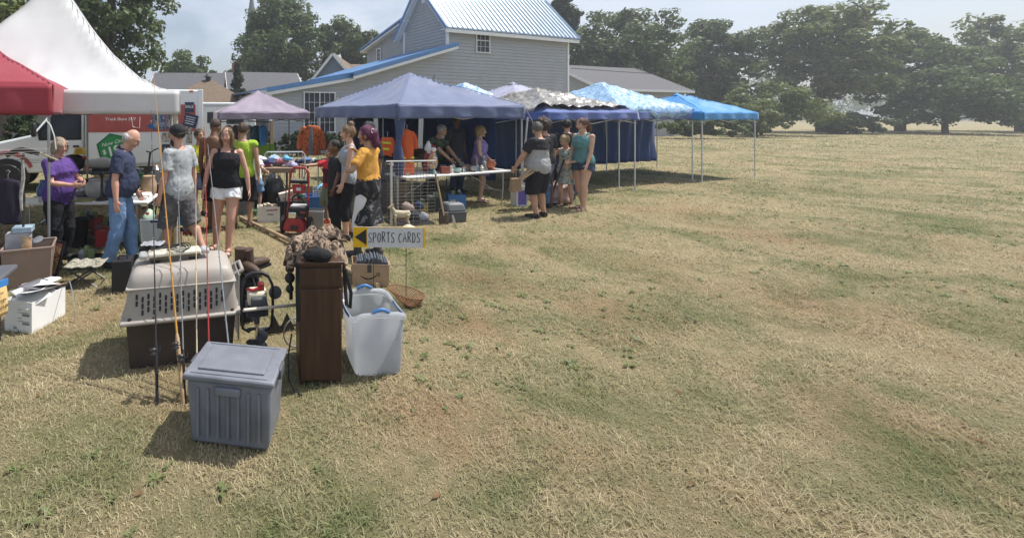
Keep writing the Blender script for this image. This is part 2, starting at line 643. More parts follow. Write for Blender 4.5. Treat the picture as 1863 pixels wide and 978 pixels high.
# ------------------------------------------------------------------ the big grey house
def make_house():
    t = thing('grey_house', 'two-storey grey siding house with pale ribbed metal roof behind the tents', 'house', (8.7, 26, 0), R(22.2))
    roof_l = [(-10.65, 3.05), (-6.2, 3.88), (-6.19, 3.95), (0, 5.66)]
    lo = lambda z: interp([(0, -10.65), (3.05, -10.65), (3.88, -6.2), (5.66, -.05), (5.7, 0), (9, 0)], z)
    mb = MB()
    lap_wall(mb, 0, 7.15, lo, lambda z: 9.8, lambda u, z, o: (u, -o, z))
    # gable wall above the lean-to, and the right end
    rl = [(0, 7.15), (2.1, 9.65), (3.55, 7.95), (8.7, 6.7)]
    def ylo(z):
        return 0 if z <= 7.15 else (z - 7.15) * 2.1 / 2.5
    def yhi(z):
        return interp([(0, 8.7), (6.7, 8.7), (7.95, 3.55), (9.65, 2.1)], z)
    lap_wall(mb, 2.8, 9.6, ylo, yhi, lambda u, z, o: (-o, u, z))
    lap_wall(mb, 0, 7.15, lambda z: 0, lambda z: 4.2, lambda u, z, o: (9.8 + o, u, z))
    lap_wall(mb, 7.15, 9.6, ylo, lambda z: 4.2 - ylo(z), lambda u, z, o: (9.8 + o, u, z))
    lap_wall(mb, 0, 3.0, lambda z: 0, lambda z: 7, lambda u, z, o: (-10.65 - o, u, z))
    mb.build('wall', m_siding, t, smooth=0, recalc=False)
    for (x, y, z0, z1) in ((.0, -.0, 5.6, 7.1), (9.8, 0, 0, 7.1), (-10.65, 0, 0, 3.0), (-.03, 4.0, 5.4, 7.3)):
        MB().box((x, y, (z0 + z1) / 2), (.13, .13, z1 - z0)).build('corner_trim', m_trim, t, smooth=0)
    # main roof: two slopes, boxed eaves, blue rake trim, ribs
    rf = MB()
    e = Vector((0, -.42, 6.78)); rd = Vector((0, 2.1, 9.80)); bk = Vector((0, 4.6, 6.85))
    x0, x1 = -.45, 10.35
    def slab(mb, a, b, xa, xb, th):
        n = Vector((0, -(b - a).z, (b - a).y)).normalized() * th
        if n.z < 0:
            n = -n
        vs = [(xa, a.y, a.z), (xb, a.y, a.z), (xb, b.y, b.z), (xa, b.y, b.z)]
        vs += [(v[0], v[1] + n.y, v[2] + n.z) for v in vs]
        mb.add(vs, [(3, 2, 1, 0), (4, 5, 6, 7), (0, 1, 5, 4), (1, 2, 6, 5), (2, 3, 7, 6), (3, 0, 4, 7)])
    slab(rf, e, rd, x0, x1, .06)
    slab(rf, bk, rd, x0, x1, .055)
    ro = rf.build('roof', m_roofmetal, t, smooth=0)
    L = (rd - e).length
    ang = math.atan2(rd.z - e.z, rd.y - e.y)
    rib0 = None
    for i in range(30):
        x = x0 + .12 + i * (x1 - x0 - .24) / 29
        mid = (e + rd) / 2 + Vector((x, -math.sin(ang) * .075, math.cos(ang) * .075))
        if rib0 is None:
            rb = MB().prism([(-.045, 0), (-.02, .04), (.02, .04), (.045, 0)], -L / 2, L / 2, 'y')
            rib0 = rb.build('roof_rib', m_roofmetal, ro, smooth=0)
            rib0.location = mid
            rib0.rotation_euler = (ang, 0, 0)
        else:
            piece(rib0, ro, mid, (ang, 0, 0))
    tr = MB()
    for (a, b, x) in ((e, rd, x0 - .02), (bk, rd, x0 - .02), (e, rd, x1 + .02)):
        d = (b - a)
        m = Matrix.Rotation(math.atan2(d.z, d.y), 3, 'X')
        tr.box(Vector((x, (a.y + b.y) / 2, (a.z + b.z) / 2 + .05)), (.05, d.length + .1, .17), rot=m)
    tr.box((4.95, e.y - .02, e.z + .05), (x1 - x0 + .1, .03, .09))
    tr.build('rake_trim', m_bluemetal, ro, smooth=0)
    so = MB()
    so.box((4.95, -.2, 6.74), (x1 - x0, .42, .05))
    so.box((4.95, -.40, 6.64), (x1 - x0, .035, .17))
    for x in (-.24, 10.1):
        for (a, b) in ((e, rd), (bk, rd)):
            d = b - a
            m = Matrix.Rotation(math.atan2(d.z, d.y), 3, 'X')
            so.box(Vector((x, (a.y + b.y) / 2, (a.z + b.z) / 2 - .11)), (.42, d.length, .1), rot=m)
    so.build('soffit', m_trim, t, smooth=0)
    # rear shed roof (blue) seen left of the gable
    sh = MB()
    a, b = Vector((0, 8.95, 6.72)), Vector((0, 3.5, 8.05))
    slab(sh, a, b, -.5, 6, .14)
    sh.build('shed_roof', m_bluemetal, t, smooth=0)
    s2 = MB()
    slab(s2, a + Vector((0, .02, -.16)), b + Vector((0, 0, -.16)), -.44, 5.9, .1)
    s2.build('soffit', m_trim, t, smooth=0)
    # lean-to roofs: blue metal sheet with white boxed rake facing the yard
    for (xa, za, xb, zb, yo, dp) in ((-6.5, 3.90, .12, 5.80, -.75, 5.5), (-10.95, 3.04, -6.2, 3.90, -.35, 7)):
        d = Vector((xb - xa, 0, zb - za))
        an = -math.atan2(d.z, d.x)
        m = Matrix.Rotation(an, 3, 'Y')
        mid = Vector(((xa + xb) / 2, 0, (za + zb) / 2))
        q = MB().box(mid + Vector((0, yo + dp / 2, .12)), (d.length, dp, .10), rot=m)
        q.box(mid + Vector((0, yo - .03, .07)), (d.length + .06, .05, .22), rot=m)
        q.build('lean_to_roof', m_bluemetal, t, smooth=0)
        q = MB().box(mid + Vector((0, yo + .02, -.09)), (d.length, .08, .13), rot=m)
        q.box(mid + Vector((0, yo / 2, -.17)), (d.length, -yo, .06), rot=m)
        q.build('soffit', m_trim, t, smooth=0)
    window_unit(t, 2.58, 6.30, 1.0, 1.4, 3, 4, sashes=2, fr=.05, y=-.075)
    window_unit(t, -8.07, 2.05, 1.7, 2.0, 6, 4, sashes=-2, fr=.05, y=-.075)
    # the narrow window of the rear wing: on the x = 0 wall, at y = 6.8
    w = window_unit(t, -7.0, 6.05, .45, 1.15, 2, 4, axis='x', y=-.08)
    # flood lights under the lean-to eave
    for dx in (-.12, .14):
        f = MB().lathe([(.02, 0), (.05, .02), (.085, .11), (.085, .13)], (0, 0, 0), 12, rot=Matrix.Rotation(R(125), 3, 'X'))
        o = f.build('flood_light', m_whitepl, t)
        o.location = (-6.93 + dx * 1.6, -.14, 2.78)
    v = MB().box((-.03, 2.1, 8.9), (.03, .3, .25))
    v.build('gable_vent', m_trim, t, smooth=0)
    pp = MB().box((-.9, -.07, 3.75), (.12, .09, .8))
    pp.build('downspout', m_greywall, t, smooth=0)
make_house()

# ------------------------------------------------------------------ other buildings
def gable_house(name, label, loc, rz, w, d, eave, ridge, wall, roof, ridge_x=True, over=.35, wins=(), chimney=None, cat='house'):
    t = thing(name, label, cat, loc, rz)
    mb = MB()
    if ridge_x:
        prof = [(0, 0), (d, 0), (d, eave), (d / 2, ridge), (0, eave)]
        mb.prism(prof, -w / 2, w / 2, 'x')
    else:
        prof = [(-w / 2, 0), (w / 2, 0), (w / 2, eave), (0, ridge), (-w / 2, eave)]
        mb.prism(prof, 0, d, 'y')
    mb.build('wall', wall, t, smooth=0)
    rf = MB()
    half = d / 2 if ridge_x else w / 2
    sl = (ridge - eave) / half
    th = .14
    if ridge_x:
        for sgn in (-1, 1):
            y0 = d / 2 + sgn * (half + over)
            z0 = eave - sl * over
            vs = []
            for dz in (0.02, th):
                vs += [(-w / 2 - over, y0, z0 + dz), (w / 2 + over, y0, z0 + dz), (w / 2 + over, d / 2, ridge + dz), (-w / 2 - over, d / 2, ridge + dz)]
            rf.add(vs, [(3, 2, 1, 0), (4, 5, 6, 7), (0, 1, 5, 4), (1, 2, 6, 5), (2, 3, 7, 6), (3, 0, 4, 7)])
    else:
        for sgn in (-1, 1):
            x0 = sgn * (half + over)
            z0 = eave - sl * over
            vs = []
            for dz in (0.02, th):
                vs += [(x0, -over, z0 + dz), (x0, d + over, z0 + dz), (0, d + over, ridge + dz), (0, -over, ridge + dz)]
            rf.add(vs, [(3, 2, 1, 0), (4, 5, 6, 7), (0, 1, 5, 4), (1, 2, 6, 5), (2, 3, 7, 6), (3, 0, 4, 7)])
    ro = rf.build('roof', roof, t, smooth=0)
    tr = MB()
    if ridge_x:
        tr.box((0, -over - .03, eave - sl * over + .04), (w + 2 * over, .05, .2))
        for sx in (-1, 1):
            for sgn in (-1, 1):
                a = Vector((0, d / 2 + sgn * (half + over), eave - sl * over)); b = Vector((0, d / 2, ridge))
                dd = b - a
                tr.box(Vector((sx * (w / 2 + over + .03), (a.y + b.y) / 2, (a.z + b.z) / 2)), (.05, dd.length, .2), rot=Matrix.Rotation(math.atan2(dd.z, dd.y), 3, 'X'))
    else:
        for sgn in (-1, 1):
            a = Vector((sgn * (half + over), 0, eave - sl * over)); b = Vector((0, 0, ridge))
            dd = b - a
            tr.box(Vector(((a.x + b.x) / 2, -over - .03, (a.z + b.z) / 2)), (dd.length, .05, .22), rot=Matrix.Rotation(-math.atan2(dd.z, dd.x), 3, 'Y'))
    tr.build('fascia', m_trim, t, smooth=0)
    for (x, z, ww, hh, c, r) in wins:
        window_unit(t, x, z, ww, hh, c, r)
    if chimney:
        cx, cy, cz = chimney
        MB().box((cx, cy, cz), (.6, .6, 1.6)).build('chimney', m_brick, ro, smooth=0)
    return t

gable_house('blue_house', 'blue clapboard house with brown shingle roof seen over the grey lean-to', (3.4, 40, 0), R(-16), 3.4, 10, 5.2, 7.25, m_bluewall, m_shingle_b, False, .3,
            [(0, 4.3, .8, 1.3, 2, 2)])
hb = gable_house('brown_roofed_house', 'long brown shingle roof running behind the blue gable', (8.2, 43, 0), R(6), 9, 8, 4.9, 7.0, m_bluewall, m_shingle_b, True, .4)
gable_house('brick_house', 'red brick house with grey roof under the big trees', (-2.6, 42, 0), R(12), 6.4, 6, 4.2, 6.0, m_brick, m_shingle_g, True, .35,
            [(-2.2, 3.4, .8, 1.2, 2, 2), (.6, 3.4, .8, 1.2, 2, 2)], (-2.6, 3.2, 6.2))
gable_house('dark_roofed_house', 'long house with plain dark grey roof behind the moving truck', (-9.3, 46, 0), R(4), 10.5, 8, 3.6, 6.4, m_greywall, m_shingle_g, True, .4)
gable_house('neighbour_garage', 'pale grey garage with grey roof right of the grey house', (31.5, 41, 0), R(20), 11, 9, 4.3, 6.6, m_greywall, m_shingle_g, True, .5,
            [(-1.5, 2.4, 1, 1.2, 2, 2), (2.2, 2.4, 1, 1.2, 2, 2)], cat='garage')
gable_house('board_shed', 'weathered grey board building at the far left behind the truck', (-17.2, 24, 0), R(14), 6, 5, 2.6, 3.9, M('weathered_board', (.33, .32, .31), .9, .2, 3, vec=(8, 1, .4)), m_shingle_g, True, .3, cat='shed')

# brown hip-roofed pavilion
t = thing('hip_roofed_garage', 'low garage with brown hip roof behind the camper', 'garage', (-5.5, 29, 0), R(8))
MB().box((0, 0, 1.15), (5.2, 5, 2.3)).build('wall', m_greywall, t, smooth=0)
q = MB()
q.add([(-3.1, -3, 2.3), (3.1, -3, 2.3), (3.1, 3, 2.3), (-3.1, 3, 2.3), (-.3, 0, 4.15), (.3, 0, 4.15)],
      [(0, 1, 5, 4), (1, 2, 5), (2, 3, 4, 5), (3, 0, 4), (3, 2, 1, 0)])
r_ = q.build('roof', m_shingle_b, t, smooth=0)
MB().lathe([(.16, 0), (.16, .2), (.3, .24), (.05, .45)], (0, 0, 4.1), 10).build('roof_vent', m_blackmetal, r_)
MB().box((0, -3.02, 2.2), (6.3, .06, .2)).build('fascia', m_blackmetal, t, smooth=0)

# camper trailer
t = thing('camper_trailer', 'white camper trailer with dark door behind the purple canopy', 'camper', (-4.2, 21, 0), R(5))
prof = [(-3, .55), (2.2, .55), (2.45, 1.2), (2.3, 2.35), (2.0, 2.5), (-2.8, 2.5), (-3, 2.3)]
MB().prism(prof, 0, 2.2, 'y').build('body', M('camper_white', (.72, .73, .73), .4, .05, 3), t, bevel=.06)
MB().box((-.1, -.02, 2.38), (4.9, .05, .07)).build('awning_rail', m_steel, t, smooth=0)
q = MB().box((.35, -.03, 1.45), (.62, .05, 1.65)).build('door', M('camper_white'), t, bevel=.03)
MB().box((.35, -.065, 1.8), (.34, .02, .5)).build('door_window', m_glass, q, smooth=0)
MB().box((1.45, -.02, 1.75), (.8, .04, .5)).build('window', m_glass, t, bevel=.04)
MB().box((-.9, -.02, 1.75), (.9, .04, .5)).build('window', m_glass, t, bevel=.04)
MB().box((-.3, -.012, .95), (5.0, .03, .12)).build('stripe', m_bluewall, t, smooth=0)
for x in (-.9, -.15):
    q = MB().lathe([(.16, -.1), (.32, -.1), (.34, -.02), (.34, .08), (.16, .1)], (x, .12, .34), 18, rot=Matrix.Rotation(R(90), 3, 'X')).build('wheel', m_black, t)

# church spire
t = thing('church_spire', 'slender grey church spire rising above the big tree', 'spire', (-11.3, 120, 0), R(10))
MB().box((0, 0, 9), (5, 5, 18)).build('tower', m_brick, t, smooth=0)
MB().lathe([(2.6, 17.8), (2.3, 19), (.08, 35.2)], n=8).build('spire', M('spire_slate', (.07, .08, .09), .7, .15, .6), t, smooth=0)
MB().rod((0, 0, 35), (0, 0, 36.2), .05).build('finial', m_blackmetal, t)

# overhead wires on the far right
for k, (z0, z1) in enumerate(((6.6, 7.6), (5.0, 6.3))):
    mb = MB()
    a, b = Vector((18.2, 30, z0)), Vector((60, 46, z1))
    mb.tube([a.lerp(b, i / 14) - Vector((0, 0, 2.2 * (i / 14) * (1 - i / 14))) for i in range(15)], .022, 5)
    tag(mb.build('overhead_wire', m_black), ('upper' if k == 0 else 'lower') + ' thin black wire strung right from the grey house corner', 'wire', 'overhead wires')

# ------------------------------------------------------------------ trees and shrubs
def leaf_mat(name, a, b, transl=.32):
    if name in _mats:
        return _mats[name]
    m = bpy.data.materials.new(name)
    m.use_nodes = True
    nt = m.node_tree
    bs = nt.nodes['Principled BSDF']
    bs.inputs['Roughness'].default_value = .55
    bs.inputs['Specular IOR Level'].default_value = .3
    at = nt.nodes.new('ShaderNodeAttribute')
    at.attribute_name = 'tone'
    rp = nt.nodes.new('ShaderNodeValToRGB')
    rp.color_ramp.elements[0].color = (*a, 1)
    rp.color_ramp.elements[1].color = (*b, 1)
    nt.links.new(at.outputs['Fac'], rp.inputs['Fac'])
    nt.links.new(rp.outputs['Color'], bs.inputs['Base Color'])
    t = nt.nodes.new('ShaderNodeBsdfTranslucent')
    nt.links.new(rp.outputs['Color'], t.inputs['Color'])
    mx = nt.nodes.new('ShaderNodeMixShader')
    mx.inputs['Fac'].default_value = transl
    nt.links.new(bs.outputs['BSDF'], mx.inputs[1])
    nt.links.new(t.outputs['BSDF'], mx.inputs[2])
    nt.links.new(mx.outputs['Shader'], nt.nodes['Material Output'].inputs['Surface'])
    _mats[name] = m
    return m
make_weeds()
lm_mid = leaf_mat('leaf_mid_green', (.068, .10, .036), (.165, .21, .075), .45)
lm_light = leaf_mat('leaf_yellow_green', (.095, .125, .04), (.22, .255, .09), .45)
lm_dark = leaf_mat('leaf_dark_green', (.03, .05, .024), (.075, .105, .045), .35)

def leaf_cloud(centers, radii, per, size, rng, flat=.75):
    C = np.repeat(centers, per, 0)
    Rr = np.repeat(radii, per)
    n = len(C)
    d = rng.normal(size=(n, 3))
    d /= np.linalg.norm(d, axis=1)[:, None]
    rad = Rr * rng.uniform(.35, 1.12, n) ** .6
    P = C + d * rad[:, None] * np.array([1, 1, flat])
    u = rng.normal(size=(n, 3))
    u /= np.linalg.norm(u, axis=1)[:, None]
    nrm = d + rng.normal(scale=.6, size=(n, 3)) + np.array([0, 0, .5])
    v = np.cross(nrm, u)
    v /= np.linalg.norm(v, axis=1)[:, None] + 1e-9
    u = np.cross(v, nrm)
    u /= np.linalg.norm(u, axis=1)[:, None] + 1e-9
    s = size * rng.uniform(.6, 1.35, n)[:, None]
    w = np.cross(u, v)
    V = np.stack([P - u * s * .55, P - v * s * .32 + w * s * .1, P + u * s * .55, P + v * s * .32 + w * s * .1], 1).reshape(-1, 3)
    i = np.arange(n) * 4
    Q = np.stack([i, i + 1, i + 2, i + 3], 1)
    clump_tone = rng.uniform(0, .55, len(centers))
    tone = np.repeat(np.repeat(clump_tone, per) + rng.uniform(0, .45, n), 4)
    return V, Q, tone

def tree(name, label, x, y, top, crown_lo, rx, mat, seed, nclump=90, per=85, leaf=.3, trunk_r=.28, ry=None, conical=False, cat='tree', group=None, off=0.0):
    rng = np.random.default_rng(seed)
    ry = ry or rx
    t = thing(name, label, cat, (x, y, 0), 0, group)
    cz = (top + crown_lo) / 2
    rz = (top - crown_lo) / 2
    d = rng.normal(size=(nclump, 3))
    d /= np.linalg.norm(d, axis=1)[:, None]
    rr = rng.uniform(.15, 1, nclump) ** .45
    lob = 1 + .22 * np.sin(3 * np.arctan2(d[:, 1], d[:, 0]) + seed) * (1 - d[:, 2] ** 2) + .12 * np.sin(5 * d[:, 2] + seed * 2)
    cr = .175 * (rx * ry * max(rz, .5)) ** (1 / 3) * rng.uniform(.7, 1.3, nclump)
    c = d * (rr * lob)[:, None] * np.array([rx, ry, rz]) * .86
    if conical:
        zz = rng.uniform(0, 1, nclump) ** 1.3
        an = rng.uniform(0, 2 * np.pi, nclump)
        rad = (1 - zz) * rng.uniform(.3, 1, nclump)
        c = np.stack([rad * rx * np.cos(an), rad * ry * np.sin(an), (zz * 2 - 1) * rz * .95], 1)
        cr = cr * (.5 + .5 * (1 - zz))
    else:
        # the crown narrows upward and is flatter underneath
        k = 1 - .25 * np.clip(c[:, 2] / rz, 0, 1)
        c[:, 0] *= k
        c[:, 1] *= k
    c[:, 2] += cz
    c[:, 0] += off
    V, Q, tone = leaf_cloud(c, cr, per, leaf, rng)
    V[:, 2] = V[:, 2].clip(.03, None)
    mkobj('crown', np_mesh('crown', V, Q, tone), mat, t, smooth=0)
    tr = MB()
    zt = crown_lo + (top - crown_lo) * (.85 if conical else .55)
    pts = [Vector((.0, 0, 0)), Vector((.06 * trunk_r, .1 * trunk_r, zt * .35)), Vector((off * .5, .0, zt * .7)), Vector((off, 0, zt))]
    tr.tube(pts, [trunk_r * 1.25, trunk_r, trunk_r * .75, trunk_r * .3], 10)
    if not conical:
        pick = rng.choice(nclump, min(16, nclump), replace=False)
        for i in pick:
            e = Vector(c[i])
            a = pts[1].lerp(pts[3], .25 + .6 * max(0, min(1, (e.z - crown_lo) / (top - crown_lo))))
            if a.z > e.z + .5:
                a.z = max(pts[1].z, e.z - .5)
            mid = a.lerp(e, .5) + Vector((0, 0, .08 * (e - a).length))
            tr.tube([a, mid, e], [trunk_r * .42, trunk_r * .25, trunk_r * .08], 6)
    tr.build('trunk', m_bark, t)
    return t

tree('leafy_tree', 'yellow-green leafy tree at the top left corner behind the white tent', -13.4, 21, 11.5, 2.2, 3.6, lm_light, 11, 100, 100, .26)
tree('leafy_tree', 'tall dark green tree just right of the white tent peak', -11.0, 27, 13.5, 3.2, 4.0, lm_mid, 12, 130, 100, .30)
tree('leafy_tree', 'small round tree between the white tent and the dark roof', -14.2, 60, 11.2, 2.5, 4.3, lm_mid, 13, 90, 90, .42)
tree('leafy_tree', 'broad tree below the church spire', -1.6, 56, 17.6, 4.0, 6.6, lm_mid, 14, 170, 110, .44, trunk_r=.45)
tree('leafy_tree', 'tree directly left of the grey house, touching the broad tree', 6.3, 57, 14.6, 4.0, 4.3, lm_mid, 15, 110, 100, .42, trunk_r=.4)
tree('leafy_tree', 'low tree filling the gap behind the brick house roof', -6.6, 66, 10.5, 2.5, 4.0, lm_mid, 25, 80, 90, .46)
tree('conifer', 'dark narrow conifer beside the brick house gable', -4.9, 39, 6.4, .6, 1.5, lm_dark, 16, 90, 70, .26, .16, conical=True)
tree('conifer', 'dark conifer at the right edge of the grey house roof', 28.5, 49, 19.0, 2.0, 4.2, lm_dark, 17, 160, 90, .42, .35, conical=True)
tree('leafy_tree', 'big leafy tree rising behind the pale grey garage', 38, 53, 15.0, 3.0, 6.8, lm_mid, 18, 150, 100, .44, trunk_r=.4)
for i, (x, y, top, rx, mt, lb) in enumerate(((50, 55, 13.5, 5.6, lm_mid, 'tree standing just right of the garage'),
                                             (60, 52, 16.0, 6.2, lm_light, 'tall pale green tree, second from the right edge'),
                                             (73, 55, 13.0, 6.6, lm_mid, 'wide green tree near the right edge of the lawn'),
                                             (86, 54, 15.0, 6.5, lm_light, 'rightmost tree behind the lawn'))):
    tree('leafy_tree', lb, x, y, top, 2.4, rx, mt, 30 + i, 130, 90, .46, trunk_r=.38)
tree('shrub', 'leafy dark shrub in front of the grey board building, left of the truck cab', -8.9, 15.2, 2.25, .15, .95, lm_dark, 19, 60, 80, .12, .05, cat='shrub')
for i, (x, y, rx) in enumerate(((-1.7, 20.5, 1.0), (.1, 21.2, 1.05), (1.9, 22.0, 1.0))):
    tree('shrub', ('left', 'middle', 'right')[i] + ' dark shrub of the row under the lean-to window', x, y, 1.25, .02, rx, lm_dark, 40 + i, 50, 80, .13, .05, ry=.5, cat='shrub', group='shrubs along the house')
tree('leafy_tree', 'low bushy tree at the lawn edge between the garage and the tall pale tree', 45, 44, 5.2, .2, 4.6, lm_light, 61, 90, 90, .30, .12)
tree('leafy_tree', 'broad low maple at the far right edge of the lawn', 67, 47, 7.0, .4, 6.0, lm_mid, 62, 120, 90, .34, .2)
tree('shrub', 'wide dark shrub thicket in front of the rightmost tree', 80, 48, 3.6, .05, 7.0, lm_dark, 63, 110, 80, .30, .1, ry=2.0, cat='shrub')
tree('shrub', 'ragged shrub thicket in front of the pale grey garage', 33, 37, 1.9, .03, 4.2, lm_mid, 64, 80, 80, .20, .06, ry=1.1, cat='shrub')
tree('shrub', 'tall ragged shrub just right of the pale grey garage', 40.5, 40, 3.3, .05, 2.3, lm_light, 65, 70, 80, .22, .08, cat='shrub')
tree('shrub', 'low spreading shrub below the tall pale green tree', 56, 46, 2.4, .03, 4.8, lm_mid, 66, 80, 80, .24, .08, ry=1.4, cat='shrub')
def far_wood():
    rng = np.random.default_rng(5)
    n = 620
    x = rng.uniform(-120, 300, n)
    y = 150 + rng.uniform(-12, 30, n)
    top = 9 + 4 * np.sin(x * .09) + 3 * np.sin(x * .31 + 1) + rng.uniform(-1, 2, n)
    c = np.stack([x, y, top * rng.uniform(.1, 1, n)], 1)
    V, Q, tone = leaf_cloud(c, rng.uniform(1.6, 3.6, n), 60, .95, rng)
    V[:, 2] = V[:, 2].clip(.05, None)
    o = mkobj('far_wood', np_mesh('far_wood', V, Q, tone), lm_mid, smooth=0)
    stuff(o)
    tag(o, 'far wood closing off the fields at the horizon', 'wood')
far_wood()
# ------------------------------------------------------------------ canopies
def fabric(name, col, transl=.18, rough=.55, var=.06, sheen=.25, bump=.15, **k):
    m = M(name, col, rough, var, 2.5, bump, 14, spec=.3, transl=transl, **k)
    m.node_tree.nodes['Principled BSDF'].inputs['Sheen Weight'].default_value = sheen
    return m
f_white = fabric('white_vinyl', (.74, .74, .745), .28, .45, .04, 0.0, .04)
f_red = fabric('red_canopy_cloth', (.42, .06, .085), .28)
f_blue = fabric('faded_blue_canopy_cloth', (.115, .15, .285), .12, sheen=.35)
f_blue2 = fabric('royal_blue_cloth', (.10, .17, .50), .25, sheen=.5)
f_purple = fabric('faded_purple_grey_cloth', (.36, .30, .38), .25, sheen=.4)
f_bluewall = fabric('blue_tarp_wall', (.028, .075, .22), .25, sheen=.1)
f_cyan = fabric('bright_blue_tarp', (.08, .38, .78), .3)
m_legw = M('white_steel_leg', (.66, .67, .68), .35, .08, 10, metal=.3)
m_legtan = M('tan_tent_pole', (.46, .42, .36), .5, .15, 8)

def camo_mat(name, cols, scale=9, rough=.6, transl=0.0, bump=0.0):
    if name in _mats:
        return _mats[name]
    m = bpy.data.materials.new(name)
    m.use_nodes = True
    nt = m.node_tree
    b = nt.nodes['Principled BSDF']
    b.inputs['Roughness'].default_value = rough
    b.inputs['Specular IOR Level'].default_value = .3
    tc = nt.nodes.new('ShaderNodeTexCoord')
    n = nt.nodes.new('ShaderNodeTexNoise')
    n.inputs['Scale'].default_value = scale
    n.inputs['Detail'].default_value = 6
    n.inputs['Roughness'].default_value = .65
    n.inputs['Distortion'].default_value = .8
    nt.links.new(tc.outputs['Object'], n.inputs['Vector'])
    rp = nt.nodes.new('ShaderNodeValToRGB')
    rp.color_ramp.interpolation = 'CONSTANT'
    e = rp.color_ramp.elements
    while len(e) < len(cols):
        e.new(.5)
    for i, c in enumerate(cols):
        e[i].position = 0 if i == 0 else .435 + .13 * (i - 1) / max(1, len(cols) - 2)
        e[i].color = (*c, 1)
    nt.links.new(n.outputs['Fac'], rp.inputs['Fac'])
    nt.links.new(rp.outputs['Color'], b.inputs['Base Color'])
    if bump:
        bp = nt.nodes.new('ShaderNodeBump')
        bp.inputs['Strength'].default_value = bump
        bp.inputs['Distance'].default_value = .03
        nt.links.new(n.outputs['Fac'], bp.inputs['Height'])
        nt.links.new(bp.outputs['Normal'], b.inputs['Normal'])
    if transl:
        t = nt.nodes.new('ShaderNodeBsdfTranslucent')
        nt.links.new(rp.outputs['Color'], t.inputs['Color'])
        mx = nt.nodes.new('ShaderNodeMixShader')
        mx.inputs['Fac'].default_value = transl
        nt.links.new(b.outputs['BSDF'], mx.inputs[1])
        nt.links.new(t.outputs['BSDF'], mx.inputs[2])
        nt.links.new(mx.outputs['Shader'], nt.nodes['Material Output'].inputs['Surface'])
    _mats[name] = m
    return m
t_bluecamo = camo_mat('blue_white_tarp', ((.16, .36, .66), (.30, .50, .74), (.52, .66, .78), (.22, .43, .70)), 9, .4, .2)
t_greycamo = camo_mat('silver_grey_tarp', ((.19, .18, .168), (.27, .258, .245), (.36, .345, .33), (.23, .218, .205)), 8, .3, .1, .3)

def roof_z(u, v, peak, power, sag):
    a, b = abs(2 * u - 1), abs(2 * v - 1)
    m = max(a, b)
    q = min(a, b) / m if m > 1e-6 else 1          # 1 on a hip, 0 on a face's middle line
    z = peak * (1 - m) ** power
    return z - sag * (1 - q * q) * math.sin(math.pi * m) ** 1.2

